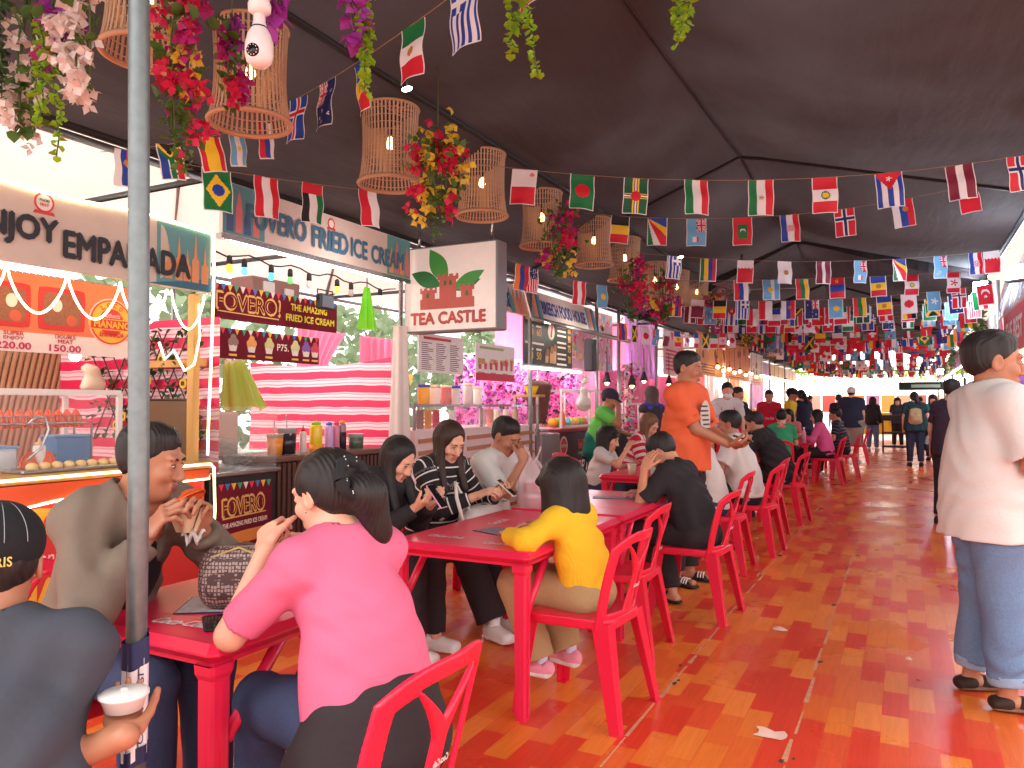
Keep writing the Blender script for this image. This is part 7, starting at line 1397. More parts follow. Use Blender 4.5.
chair(-2.72, 8.05, 90, 'red plastic chair under the woman in red and white stripes', False)
chair(-3.2, 7.85, 95, 'empty red chair standing behind the small girl in white', False)
chair(-1.72, 12.55, 0, 'red plastic chair under the person with the coral collar', False)
chair(-2.6, 13.7, 90, 'far red plastic chair under the dark-haired sitter left of the far table', False)
chair(-1.95, 15.35, 180, 'far red plastic chair under the person facing the viewer', False)
# on the near table
r = root_at('shoulder_bag', 'brown patterned bag with a zip, standing on the near table', 'bag', (-1.83, 1.72, .7205)); r.scale = (.85, .85, .95); r.rotation_euler = (0, 0, .5)
mbag = mat('bag_monogram', (92, 62, 62), .55, 0); nt = mbag.node_tree; N = nt.nodes; L_ = nt.links; tc = N.new('ShaderNodeTexCoord'); ch_ = N.new('ShaderNodeTexVoronoi'); ch_.inputs['Scale'].default_value = 84; ch_.distance = 'CHEBYCHEV'; ch_.inputs['Randomness'].default_value = .25; L_.new(tc.outputs['Object'], ch_.inputs['Vector']); cr = N.new('ShaderNodeValToRGB'); cr.color_ramp.interpolation = 'CONSTANT'; cr.color_ramp.elements[0].color = lin((176, 152, 146)); cr.color_ramp.elements[1].position = .36; cr.color_ramp.elements[1].color = lin((84, 54, 54)); L_.new(ch_.outputs['Distance'], cr.inputs[0]); L_.new(cr.outputs[0], N['Principled BSDF'].inputs['Base Color'])
S_ = Solid(); S_.limb((-.09, 0, .06), (.09, 0, .06), .062, .062, .056, .056, side=(0, 1, 0), k=.03); S_.limb((-.075, 0, .13), (.075, 0, .13), .06, .06, .075, .075, side=(0, 1, 0), k=.05); S_.cut((0, 0, .002), (0, 0, 1)); link(bpy.data.objects.new('bag_body', solid_mesh('bag_body', S_, [mbag], .007)), r)
MB().use(C_('zip_gold', (206, 178, 110), rough=.3, metal=.6)).tube([(-.13, -.035, .1), (-.09, -.045, .175), (0, -.03, .203), (.09, -.045, .175), (.13, -.035, .1)], .004, 6).build('zip', r); MB().use(C_('leather_brown', (104, 66, 60))).tube([(-.13, 0, .12), (-.12, .03, .18), (0, .045, .205), (.12, .03, .18), (.13, 0, .12)], .007, 8).build('strap', r); MB().use(MATS['leather_brown']).rbox((.02, -.062, .08), (.2, .008, .03), .003).build('tab', r)
def flat_item(name, label, cat, x, y, rz, w, d, h, m1, m2=None, pname='screen', z=.7205, group=None):
    r = root_at(name, label, cat, (x, y, z), group); r.rotation_euler = (0, 0, rz); MB().use(m1).rbox((0, 0, h / 2), (w, d, h), min(.008, h * .4)).build('slab', r)
    if m2: MB().use(m2).rbox((0, 0, h + .0005), (w - .012, d - .012, .001), .0004).build(pname, r)
    return r
p = on_z(212, 622, .72); flat_item('phone', 'black phone lying on the near table beside the elbow of the woman in pink', 'phone', p.x + .03, p.y - .01, .9, .075, .15, .009, M_BLACK, C_('screen_black', (22, 22, 26), rough=.1))
p = on_z(212, 606, .72); flat_item('menu_card', 'navy edged printed card on the near table under the brown bag', 'card', p.x - .02, p.y, .6, .15, .2, .003, C_('card_navy', (34, 44, 92)), C_('card_print', (206, 190, 196), vary=.5, scale=60), 'print')
p = on_z(500, 532, .72); flat_item('menu_card', 'dark picture card lying on the table before the woman in stripes', 'card', p.x, p.y, 1.2, .16, .24, .003, C_('card_dark', (60, 60, 84)), C_('card_print2', (130, 110, 130), vary=.8, scale=40), 'print')
p = on_z(615, 498, .72); flat_item('menu_card', 'grey printed card on the third table behind the child in yellow', 'card', p.x, p.y, .3, .3, .12, .003, C_('card_grey', (110, 104, 116)), C_('card_print3', (150, 140, 150), vary=.8, scale=40), 'print')
p = on_z(632, 475, .72); r = root_at('paper_cup', 'cream paper cup on the fourth table, before the woman in red and white stripes', 'cup', (p.x, p.y, .7205)); MB().use(C_('paper_cream', (226, 206, 176))).lathe((0, 0, 0), [(0, 0), (.03, 0), (.04, .095), (.037, .095), (.028, .004), (0, .004)], 16).build('cup', r); MB().use(M_WHITE).tube([(.0395 * math.cos(.393 * i), .0395 * math.sin(.393 * i), .096) for i in range(17)], .0025, 5).build('rim', r)
p = on_z(654, 478, .72); r = root_at('water_bottle', 'small clear bottle on the fourth table beside the boy in black', 'bottle', (p.x, p.y, .7205)); MB().use(C_('bottle_clear', (190, 220, 216), rough=.15)).lathe((0, 0, 0), [(0, 0), (.03, 0), (.031, .13), (.012, .17), (.012, .18)], 14).build('bottle_body', r); MB().use(C_('bottle_cap_green', (80, 180, 130))).lathe((0, 0, .178), [(0, 0), (.015, 0), (.015, .02), (0, .021)], 12).build('cap', r)
p = on_z(804, 443, .72); r = root_at('water_bottle', 'pinkish drink bottle on the far table before the girl in pink', 'bottle', (p.x, p.y, .7205)); MB().use(C_('bottle_pink', (226, 160, 180), rough=.2)).lathe((0, 0, 0), [(0, 0), (.035, 0), (.036, .17), (.015, .22), (.015, .24)], 14).build('bottle_body', r); MB().use(M_WHITE).lathe((0, 0, .235), [(0, 0), (.018, 0), (.018, .025), (0, .026)], 12).build('cap', r)
# white plastic carrier bag with two tubs inside
p = on_z(533, 507, .72); r = root_at('plastic_bag', 'knotted white plastic bag holding tubs on the second table', 'bag', (p.x, p.y, .7205))
m_cb = sheet_mat('carrier_bag', (244, 226, 230), .5, .3); nt = m_cb.node_tree; N = nt.nodes; tb = N.new('ShaderNodeBsdfTransparent'); mx = N.new('ShaderNodeMixShader'); mx.inputs[0].default_value = .5; so = N['Material Output'].inputs[0].links[0].from_socket; nt.links.new(so, mx.inputs[1]); nt.links.new(tb.outputs[0], mx.inputs[2]); nt.links.new(mx.outputs[0], N['Material Output'].inputs[0])
def bagf(a, b):
    z = .3 * b; w = (.082 + .012 * math.sin(3 * b + 2 * a)) * (1 - max(0, (b - .55) / .45) ** 1.3 * .78); t = 6.283 * a; w *= 1 + .07 * math.sin(9 * t + 6 * b) * (.3 + b); return V((w * math.cos(t), w * 1.05 * math.sin(t), .002 + z * (1 + .04 * math.sin(2 * t))))
MB().use(m_cb).grid(bagf, 60, 24).build('bag_body', r); mb = MB().use(m_cb)
for s in (1, -1): mb.grid(lambda a, b: V((s * (.01 + .045 * math.sin(math.pi * a)) + .006 * math.sin(12 * b), -.008 + .02 * b + .01 * math.sin(9 * a), .27 + .1 * math.sin(math.pi * a) + .01 * b)), 16, 3)
mb.build('handles', r)
for k in range(2):
    q = root_at('food_tub', ('lower' if k == 0 else 'upper') + ' round tub of reddish food inside the white plastic bag', 'tub', (p.x, p.y, .725 + .09 * k), 'tubs in the plastic bag'); MB().use(C_('tub_pink', (190, 70, 90))).lathe((0, 0, 0), [(0, 0), (.055, 0), (.066, .06), (0, .06)], 20).build('tub', q); MB().use(C_('tub_lid_clear', (236, 214, 220), rough=.2)).lathe((0, 0, .06), [(.068, 0), (.07, .004), (.06, .012), (0, .014)], 20).build('lid', q)
# ------------------------------------------------------------------ the people
def shoe(n, c, **k): return dict(m=cloth(n, c, .6, .05), **k)
W_SOLE = mat('sole_white', (230, 224, 224), .6)
JEAN = cloth('jeans_blue', (104, 128, 162), .85, .3, 90, .2); JEAND = cloth('jeans_dark', (58, 68, 98), .85, .3, 90, .2); BLACKC = cloth('cloth_black', (46, 41, 45)); BLACKT = cloth('trousers_black', (52, 45, 48)); WHITEC = cloth('cloth_white_tee', (214, 208, 206), .85, .2, 70, .04)
def hold_phone(J, wpos, tilt, rz, c, label):
    r = root_at('phone', label, 'phone', wpos, 'phones held in the hands'); r.rotation_euler = (tilt, 0, rz); MB().use(C_('phone_case_%d_%d_%d' % c, c, rough=.3)).rbox((0, 0, 0), (.075, .15, .009), .004).build('case', r); MB().use(C_('screen_black', (22, 22, 26), rough=.1)).rbox((0, 0, .0052), (.068, .142, .001), .0004).build('screen', r); return r
def wrap(J, m, name, dz=.04, low=-.22, fwd=.1, wd=.19, o=.03):
    S = J['S']; P = J['P']; T = Solid(); T.limb(P + V((0, 0, dz)) * S, P + V((0, -.01, -.08)) * S, .165 * S + o, wd * S + o, .12 * S + o, .14 * S + o, side=(1, 0, 0), k=.04); T.limb(P + V((0, 0, -.06)) * S, P + V((0, fwd, low + .08)) * S, .18 * S + o, .2 * S + o, .12 * S, .09 * S, side=(1, 0, 0), k=.05); T.cut(P + V((0, 0, low)) * S, (0, 0, 1))
    link(bpy.data.objects.new(name, solid_mesh(name, T, [m], .011, noise=wrinkle(.003, 30, 9))), J['root'])
def cap_on(J, m, back=False, brim=1, o=.0, text=None):
    hp, hs, M = J['hp'], J['hs'], J['M']; T = Solid(); T.ell(hp(0, -.014, .045), tuple(v * hs for v in (.088 + o, .106 + o, .087 + o)), M); T.cut(hp(0, 0, .012 if text is None else -.012), M @ V((0, -.25, 1)), .004)
    if brim: T.limb(hp(0, .07 * brim, .036), hp(0, .15 * brim, .022), .07 * hs, .055 * hs, .008 * hs, .007 * hs, side=M @ V((1, 0, 0)), k=.012)
    c = link(bpy.data.objects.new('cap', solid_mesh('cap', T, [m], .007 if J['S'] else .01)), J['root'])
    if text:
        mb = MB().use(text[1]); vs, fs, a = text_polys(text[0], .02, 0); rad = .109 * hs; c0 = hp(0, -.014, .04); P = []
        for x, z in vs: t = text[2] + x * text[3]; P.append(c0 + M @ V((rad * math.sin(t) * .86, -rad * math.cos(t) * 1.01, z * text[4] - .036)))
        mb.add(P, fs); mb.build('lettering', c); mb = MB().use(mat('stitch_grey', (150, 150, 156), .8))
        for t in (.15, .28, .75): mb.tube([c0 + M @ V((.09 * hs * math.sin(t) * math.cos(e) * 1.01, -.109 * hs * math.cos(t) * math.cos(e), .002 + .089 * hs * math.sin(e))) for e in [i * .1 for i in range(13)]], .0009, 4)
        mb.build('stitching', c)
def bagpack(J, m, name='backpack'):
    r = root_at(name, 'tan backpack on the back of the person in the teal shirt', 'bag', J['W'](J['C'] - J['fd'] * .17 + V((0, 0, -.06)))); r.rotation_euler = J['root'].rotation_euler; T = Solid(); T.limb((0, 0, -.13), (0, 0, .1), .14, .12, .08, .06, side=(1, 0, 0), k=.04); T.limb((0, -.06, -.1), (0, -.06, -.02), .1, .1, .05, .04, side=(1, 0, 0), k=.02); link(bpy.data.objects.new('bag_body', solid_mesh('bag_body', T, [m], .014)), r); mb = MB().use(M_WOODD)
    for s in (-1, 1): mb.tube([(s * .09, .05, .14), (s * .1, .1, .22), (s * .11, .2, .2)], .014, 6)
    mb.build('strap', r)
# --- the near table
JK = cloth('jacket_taupe', (122, 106, 94), .7, .2, 40, .06)
J = person('man in a taupe jacket biting an orange empanada at the near table', (-2.34, 1.58), 92, S=1.04, g=.88, HS=.9, lean=27, yaw=-30, pitch=2, seat=.475, res='near', skin='tan', rh=('w', -1.985, 1.50, .965), lh=('w', -1.95, 1.655, .975), re=(.5, .2, -1), le=(-.75, .25, -1),
           rhand=dict(d=(-.25, .55, .75), n=(-.85, .4, -.1), c=(.55, .6, .7, .8), t=(-.3, .8, .5)), lhand=dict(d=(.25, .45, .85), n=(.85, .45, -.2), c=(.7, .75, .8, .9), t=(.5, .7, .5)), hair=('short', None), top=dict(m=JK, sleeve='long', o=.022, loose=.022, wr=.007, neck=.075, vee=True, name='jacket', len=.9), bottom=dict(m=JEAND, o=.014), shoes=shoe('shoe_black', (40, 36, 38)), seed=3)
T = Solid(); T.limb(J['P'] + J['fd'] * .0, J['C'] + J['fd'] * .02, .13, .13, .125, .122, side=J['sx'], k=.04); T.limb(J['C'] + J['fd'] * .02, J['N'] + J['fd'] * .015 - J['d2'] * .05, .13, .07, .122, .068, side=J['sx'], k=.04); link(bpy.data.objects.new('undershirt', solid_mesh('undershirt', T, [BLACKC], .01)), J['root'])
mp_ = J['W'](J['hp'](0, .112, -.07)); hm_ = (J['WR'] + J['WL']) / 2; e = empanada((0, 0, 0), 0, 'bitten orange empanada in a paper wrap, held at the mouth of the jacketed man'); e['group'] = 'food in the hands'; e.location = mp_ + V((.02, -.005, -.03)); e.rotation_euler = (0, R(60), R(15)); e.scale = (1.1, .9, .95)
r = root_at('paper_wrap', 'crumpled cream paper wrap round the held empanada', 'paper', mp_ + V((.02, .0, -.09))); MB().use(C_('paper_kraft', (226, 196, 160), rough=.8)).grid(lambda a, b: V(((.03 + .035 * b + .006 * math.sin(17 * a)) * math.cos(6.283 * a), (.026 + .03 * b + .005 * math.sin(23 * a)) * math.sin(6.283 * a), -.035 + .075 * b + .012 * math.sin(12.566 * a) * b)), 40, 6).build('wrap', r); MB().use(M_WHITE).grid(lambda a, b: V((.01 + .05 * (a - .5), .02 + .05 * (b - .5), -.05 + .03 * math.sin(9 * a) * math.cos(7 * b))), 10, 10).build('napkin', r)
PINKT = rib_bump(cloth('top_pink', (218, 106, 140), .8, 0, 60, .03), 60, 'X', .12)
J = person('woman in a pink short-sleeved top with her back to the viewer at the near table', (-1.25, 1.63), -76, S=.95, g=1.06, fem=True, lean=21, seat=.43, yaw=-10, pitch=8, res='near', skin='light', lh=('w', -1.57, 1.56, .95), rh=('w', -1.56, 1.75, .9), le=(-.55, .25, -1), re=(.6, .2, -1), lhand=dict(d=(.35, .5, .55), n=(.6, -.2, -.7), c=.75), rhand=dict(d=(-.5, .4, .6), n=(-.6, -.3, -.6), c=.8), hair=('bun', None), top=dict(m=PINKT, sleeve='short', len=.86, o=.012, wr=.003, neck=.054, hem=.02), bottom=dict(m=JEAND, o=.012), shoes=shoe('shoe_grey', (120, 116, 120)), seed=8, belly=.03)
wrap(J, BLACKT, 'black_wrap', .02, -.2, .08, .2, .034)
hp = J['hp']; mb = MB().use(mat('scrunchie_black', (30, 28, 32), .9)); c0 = hp(-.012, -.118, .02); q1, q2, q3 = frame_of(J['M'] @ V((0, -1, .1)))
mb.tube([c0 + (q1 * math.cos(.35 * i) + q2 * math.sin(.35 * i)) * (.05 + .005 * math.sin(2.1 * i)) for i in range(19)], [.017 + .004 * math.sin(2.7 * i) for i in range(19)], 8, False); sc = mb.build('scrunchie', J['root']); mb = MB().use(M_WHITE)
for i in range(34): a, b = rnd.uniform(0, 6.28), rnd.uniform(0, 6.28); mb.ball(c0 + (q1 * math.cos(a) + q2 * math.sin(a)) * (.05 + .019 * math.cos(b)) + q3 * .018 * math.sin(b), .0022, 6, 4)
mb.build('dots', sc); MB().use(M_SS).ball(hp(-.082, .004, -.04), .004, 8, 6).build('earring', J['root'])
CHAR = cloth('tee_charcoal', (68, 70, 80), .85, .2, 60, .05)
J = person('man in a black cap and charcoal T-shirt seen from behind at the lower left', (-1.605, .81), -44, S=.98, g=1.24, lean=20, seat=.31, yaw=-10, pitch=2, res='near', skin='tan', rh=('w', -1.425, 1.035, .672), lh=(-.1, .4, .6), rhand=dict(d=(-.2, .9, .1), n=(0, 0, 1), c=.4), re=(0, -.3, -1), le=(-.3, -.2, -1), hair=('crop', None), top=dict(m=CHAR, sleeve='short', len=.8, o=.016, loose=.022, wr=.006, neck=.064), bottom=dict(m=JEAND), shoes=shoe('shoe_black', 0), seed=12)
cap_on(J, cloth('cap_black', (34, 34, 38)), text=('ABRIS', C_('thread_gold', (214, 176, 90)), .12, .62, .02))
bp_ = at(124, 695, 1.62); r = root_at('foam_bowl', 'white lidded foam bowl at the elbow of the man in the black cap', 'bowl', at(124, 695, 1.62)); MB().use(M_WHITE).lathe((0, 0, -.03), [(0, 0), (.036, 0), (.046, .028), (.05, .03), (.05, .036), (.04, .04), (0, .042)], 24).build('bowl_body', r); MB().use(M_ALU).lathe((0, 0, .01), [(0, 0), (.009, 0), (.008, .006), (0, .007)], 12).build('lid_knob', r)
# --- second table, far side
J = person('girl in a black hooded jacket with long black hair looking at her pink phone', (-2.68, 3.44), 88, S=.9, fem=True, lean=18, seat=.42, yaw=4, pitch=26, res='mid', skin='light', rh=('w', -2.33, 3.38, .80), lh=('w', -2.32, 3.52, .80), re=(.5, -.2, -1), le=(-.5, -.2, -1), rhand=dict(d=(-.15, .8, .45), n=(-.3, -.3, .9), c=.6), lhand=dict(d=(.15, .8, .45), n=(.3, -.3, .9), c=.6), hair=('long', None), top=dict(m=BLACKC, sleeve='long', o=.02, loose=.02, hood=True, wr=.006, name='jacket'), bottom=dict(m=BLACKT), shoes=shoe('shoe_white', (228, 222, 220)), seed=5)
hold_phone(J, V((-2.235, 3.45, .86)), -.9, -1.5, (236, 170, 190), 'pink phone held by the girl in the black jacket')
STR = stripe_attr(cloth('sweater_black', (44, 40, 45)), (232, 222, 218), .058, .0085)
J = person('woman in a black sweater with white stripes looking down at her phone', (-2.69, 4.09), 106, S=.98, fem=True, lean=14, seat=.42, yaw=2, pitch=24, res='mid', skin='light', rh=('w', -2.31, 4.02, .80), lh=('w', -2.26, 4.2, .78), re=(.6, -.3, -1), le=(-.6, -.2, -1), rhand=dict(d=(-.3, .8, .35), n=(-.4, -.1, -.8), c=.5), lhand=dict(d=(.3, .85, .3), n=(.2, -.3, .9), c=.6), hair=('long', HAIRB), top=dict(m=STR, sleeve='long', len=.8, o=.016, loose=.018, name='sweater'), bottom=dict(m=BLACKT, flare=.03), shoes=shoe('shoe_white', 0, sole=W_SOLE), feet=[(.06, .62, .085), (-.12, .55, .085)], knees=[(.1, .42, .5), (-.1, .42, .5)], sock=mat('sock_white', (232, 228, 230), .9), seed=6)
hold_phone(J, V((-2.18, 4.15, .84)), -.7, -1.4, (226, 220, 206), 'pale phone held by the woman in black and white stripes')
r = root_at('tote_bag', 'white printed tote bag on the lap of the woman in stripes', 'bag', (-2.36, 4.16, .6)); T = Solid(); T.limb((0, -.12, 0), (0, .2, .02), .1, .1, .09, .1, k=.03); T.limb((-.02, -.1, .06), (.02, .22, .1), .06, .06, .03, .03); link(bpy.data.objects.new('bag_body', solid_mesh('bag_body', T, [cloth('canvas_white', (232, 222, 218))], .012, noise=wrinkle(.006, 40, 4))), r); MB().use(MATS['canvas_white']).tube([(0, -.12, .08), (-.05, -.16, .2), (-.06, -.22, .28), (0, -.3, .2), (.06, -.3, .02), (.02, -.12, .04)], .011, 8).build('handle', r); mb = MB().use(C_('ink_navy', (50, 56, 110)))
for k in range(3): mb.disc((.04 + .02 * k, -.04 + .1 * k, .135), XU, YU, .02, .002, 10)
mb.build('print', r)
J = person('man in a white T-shirt rubbing his face at the second table', (-2.62, 4.6), 96, S=1.0, lean=18, seat=.43, yaw=4, pitch=22, res='mid', skin='tan', rh=('w', -2.245, 4.5, .975), lh=('w', -2.2, 4.75, .76), re=(.3, .3, -1), le=(-.6, 0, -1), rhand=dict(d=(-.25, -.05, .9), n=(-.3, -.9, 0), c=.75), lhand=dict(d=(.3, .9, -.1), n=(0, 0, -1), c=.3), hair=('short', None), top=dict(m=WHITEC, sleeve='short', len=.8, loose=.026, o=.018, wr=.005), bottom=dict(m=BLACKT), shoes=shoe('shoe_black', 0), seed=7)
# --- second table, aisle side
YEL = rib_bump(cloth('sweater_yellow', (240, 188, 44), .85, 0, 50, .05), 42, 'X', .35)
J = person('child in a yellow ribbed sweater leaning on the second table', (-1.30, 3.27), -80, S=.75, HS=1.2, fem=False, lean=16, seat=.42, yaw=14, pitch=18, res='near', skin='mid', lh=('w', -1.62, 3.10, .758), rh=('w', -1.62, 3.42, .765), le=(-.8, .2, -.3), re=(.8, .2, -.3), lhand=dict(d=(.6, .7, 0), n=(0, 0, -1), c=.25), rhand=dict(d=(-.6, .7, 0), n=(0, 0, -1), c=.25), hair=('bob', None), top=dict(m=YEL, sleeve='long', o=.016, loose=.02, wr=.004, name='sweater', hem=.05), bottom=dict(m=cloth('trousers_khaki', (176, 146, 106)), o=.022, flare=.012), knees=[(.1, .33, .5), (-.1, .34, .5)], feet=[(.09, .15, .165), (-.08, .2, .15)], shoes=shoe('shoe_pink', (232, 150, 172), sole=W_SOLE), sock=mat('sock_lilac', (206, 204, 226), .9), seed=14)
J = person('boy in a black T-shirt resting his head on his hand at the third table', (-1.2, 4.98), -76, S=.92, lean=25, yaw=-14, pitch=36, seat=.42, res='near', skin='mid', lh=('w', -1.50, 4.77, .93), rh=('w', -1.6, 5.05, .76), le=(-.55, .55, -1), re=(.8, .3, -.4), lhand=dict(d=(.25, -.25, .9), n=(.9, -.1, 0), c=.25), rhand=dict(d=(-.6, .6, 0), n=(0, 0, -1), c=.3), hair=('short', None), top=dict(m=BLACKC, sleeve='short', len=.85, loose=.026, o=.016, wr=.005), bottom=dict(m=BLACKT, o=.018), shoes=shoe('slide_black', (38, 36, 40), style='sandal'), feet=[(.1, .25, .08), (-.1, .4, .08)], seed=15)
ORG = cloth('tee_orange', (226, 100, 62), .8, .15, 50, .04); PRN = cloth('print_pale', (206, 198, 190))
J = person('standing man in an orange T-shirt holding a phone behind the boy in black', (-1.50, 5.78), 102, 'stand', S=1.07, g=1.14, lean=2, yaw=-2, pitch=8, res='near', skin='tan', rh=('w', -1.16, 5.72, 1.06), lh=('w', -1.14, 5.92, 1.04), re=(.6, -.7, -.8), le=(-.6, -.6, -.8), rhand=dict(d=(-.35, .9, .1), n=(-.3, .1, .9), c=.5), lhand=dict(d=(.35, .9, .1), n=(.4, 0, .9), c=.5), hair=('short', None), top=dict(m=ORG, sleeve='short', len=.86, loose=.028, o=.02, wr=.005, hem=.1), bottom=dict(m=BLACKT, len=.93), shoes=shoe('slide_black', 0, style='sandal', stripe=1), belly=.035, seed=16)
hold_phone(J, V((-1.07, 5.82, 1.10)), -.3, -1.5, (60, 40, 40), 'dark phone held by the man in orange')
ch_ = J['C'] + J['d2'] * .02 + J['fd'] * .165; o_ = MB().use(PRN); pr = lambda x, z: J['C'] + J['d2'] * (z) + J['sx'] * x + J['fd'] * (.172 + .0 * z - .9 * (x - .0) ** 2)
n_ = 26
def printed(mb, fn, m, lift): mb.use(m).grid(lambda a, b: fn(a, b) + J['fd'] * lift, 14, 12)
printed(o_, lambda a, b: pr(.0 + (a - .5) * .17 * math.sqrt(max(.02, 1 - (2 * b - 1) ** 2)) + .03 * (b - .5), -.12 + .27 * b), PRN, .0)
for k in range(6): printed(o_, lambda a, b: pr(-.055 + .11 * a - .02 + .012 * k, -.07 + .034 * k + .013 * b), C_('print_ink', (56, 52, 56)), .003)
sh = [c for c in J['root'].children if c.name.startswith('shirt')][0]; o_.build('chest_print', sh)
J = person('girl with long straight black hair in a white top, right of the man in orange', (-1.42, 6.42), -90, S=.86, fem=True, lean=12, yaw=8, pitch=14, res='mid', skin='mid', hair=('long', None), top=dict(m=WHITEC, sleeve='short'), bottom=dict(m=JEAND), shoes=shoe('shoe_white', 0), lh=(-.14, .32, .78), rh=(.14, .32, .78))
J = person('man in a white T-shirt on a red chair just beyond the man in orange', (-1.31, 7.28), -86, S=1.0, g=1.08, lean=14, yaw=-8, pitch=6, res='mid', skin='tan', lh=(-.14, .4, .78), rh=(.14, .4, .8), hair=('short', None), top=dict(m=WHITEC, sleeve='short', loose=.026, o=.018, wr=.006, hem=.06), bottom=dict(m=BLACKT), shoes=shoe('shoe_white', 0), seed=20)
J = person('man in a loose black T-shirt bending over the table, propping his chin', (-1.29, 9.3), -78, S=1.03, g=1.12, lean=27, yaw=-4, pitch=18, res='mid', skin='mid', lh=(-.1, .42, .95), rh=(.12, .45, .8), le=(-.5, .4, -1), lhand=dict(d=(.3, -.1, .9), n=(.5, -.6, 0), c=.7), hair=('short', None), top=dict(m=BLACKC, sleeve='short', loose=.03, o=.022, wr=.007), bottom=dict(m=BLACKT), shoes=shoe('shoe_black', 0), seed=21)
PINK2 = cloth('blouse_pink', (226, 96, 150))
person('girl in a pink long-sleeved blouse with a black ponytail at the far table', (-1.2, 14.1), -88, S=.97, fem=True, lean=14, yaw=-5, pitch=8, res='far', skin='light', hair=('long', None), top=dict(m=PINK2, sleeve='long'), bottom=dict(m=BLACKT), shoes=shoe('shoe_white', 0), lh=(-.12, .4, .8), rh=(.12, .4, .8), feet=[(.1, .55, .08), (-.1, .6, .08)])
person('man in a dark striped shirt on the chair beyond the girl in pink', (-1.02, 15.2), -85, S=.98, lean=10, res='far', skin='mid', top=dict(m=stripe_attr(cloth('shirt_dark_stripe', (50, 50, 62)), (120, 120, 130), .06, .01), sleeve='short'), bottom=dict(m=BLACKT), shoes=shoe('shoe_white', 0))
# --- fourth and fifth table, far side
person('small girl in a white T-shirt eating at the fourth table', (-2.76, 7.2), 90, S=.78, HS=1.12, fem=False, lean=14, yaw=0, pitch=12, res='mid', skin='light', rh=('w', -2.42, 7.15, .92), lh=('w', -2.4, 7.36, .77), re=(.4, .3, -1), hair=('bob', None), top=dict(m=WHITEC, sleeve='short'), bottom=dict(m=JEAND), shoes=shoe('shoe_pink', 0), feet=[(.1, .25, .15), (-.1, .25, .15)])
RWS = stripe_attr(cloth('top_red_stripe', (196, 40, 62)), (236, 214, 210), .07, .034)
person('woman with tawny hair in a red and white striped top at the fifth table', (-2.70, 8.05), 92, S=.98, fem=True, lean=20, yaw=12, pitch=24, res='mid', skin='light', rh=('w', -2.3, 8.0, .8), lh=('w', -2.3, 8.2, .85), hair=('long', HAIRG), top=dict(m=RWS, sleeve='long', o=.018), bottom=dict(m=JEAND), shoes=shoe('shoe_white', 0))
# --- stall keepers and passers-by
GRN = cloth('polo_green', (110, 200, 90)); APR = cloth('apron_teal', (30, 110, 96))
def apron(J, m, text=None):
    P, C, S, fd, d2, sx = J['P'], J['C'], J['S'], J['fd'], J['d2'], J['sx']; mb = MB().use(m)
    mb.grid(lambda a, b: P - V((0, 0, .32 * S)) + (C - P) * (b * 1.25) + V((0, 0, .32 * S)) * b + sx * (a - .5) * (.36 - .12 * max(0, b - .6) / .4) * S + fd * ((.185 + .01 * math.sin(3 * b)) * S - .5 * ((a - .5) * .36) ** 2), 14, 14); mb.use(m).tube([C + d2 * .1 * S + sx * .1 + fd * .13, J['N'] + sx * .06 - fd * .02, J['N'] - fd * .055, J['N'] - sx * .06 - fd * .02, C + d2 * .1 * S - sx * .1 + fd * .13], .006, 5); o = mb.build('apron', J['root'])
    if text: t = MB(); write(t, text, C - d2 * .03 + fd * .2 * S, -sx, d2, .16, .05, M_SCRIPT, .01, .3, .004); t.build('lettering', o)
J = person('vendor in a green polo, teal apron and cap, perched in front of the shawarma counter', (-3.40, 8.86), 88, S=.96, lean=16, pitch=16, seat=.73, res='mid', skin='tan', rh=(.06, .3, 1.33), lh=(-.1, .42, .98), re=(.5, .1, -1), rhand=dict(d=(-.3, -.3, .9), n=(-.5, -.6, 0), c=.8), hair=('short', None), top=dict(m=GRN, sleeve='short', o=.016), bottom=dict(m=BLACKT), knees=[(.12, .36, .92), (-.12, .36, .75)], feet=[(.12, .42, .52), (-.12, .3, .32)], shoes=shoe('shoe_black', 0))
apron(J, APR); wrap(J, APR, 'apron_skirt', .1, -.2, .06, .18, .02); cap_on(J, cloth('cap_dark', (52, 46, 60)), o=.004)
r = root_at('bar_stool', 'black steel stool under the green-shirted vendor', 'stool', (-3.42, 8.86, 0)); MB().use(M_BLACK).lathe((0, 0, .69), [(0, 0), (.16, 0), (.17, .02), (.16, .04), (0, .04)], 18).build('seat', r)
for k in range(4): a = .785 + 1.571 * k; MB().use(M_BLACK).tube([(.12 * math.cos(a), .12 * math.sin(a), .67), (.2 * math.cos(a), .2 * math.sin(a), 0)], .014, 6).build('leg', r)
MB().use(M_BLACK).tube([(.165 * math.cos(.5236 * i), .165 * math.sin(.5236 * i), .3) for i in range(13)], .01, 6, False).build('foot_ring', r)
J = person('woman in a dark headscarf and blue top seen from behind at the candy stall', (-3.0, 9.95), -60, 'stand', S=.97, fem=True, lean=3, res='mid', skin='light', hair=('veil', hairmat('scarf_taupe', (84, 66, 66))), top=dict(m=cloth('top_blue', (60, 70, 170)), sleeve='none', o=.016), bottom=dict(m=BLACKT, flare=.03), shoes=shoe('shoe_black', 0))
T = Solid(); T.limb(J['SL'], J['SR'], .075, .075, k=.03); T.limb(J['N'], J['C'] - J['fd'] * .08, .09, .13, .08, .07, side=J['sx'], k=.05); T.limb(J['C'] - J['fd'] * .06, J['P'] + V((0, -.09, .1)), .15, .1, .07, .05, side=J['sx'], k=.04); link(bpy.data.objects.new('shawl', solid_mesh('shawl', T, [cloth('shawl_dark', (64, 54, 58))], .016)), J['root'])
RAP = cloth('apron_red', (206, 36, 60))
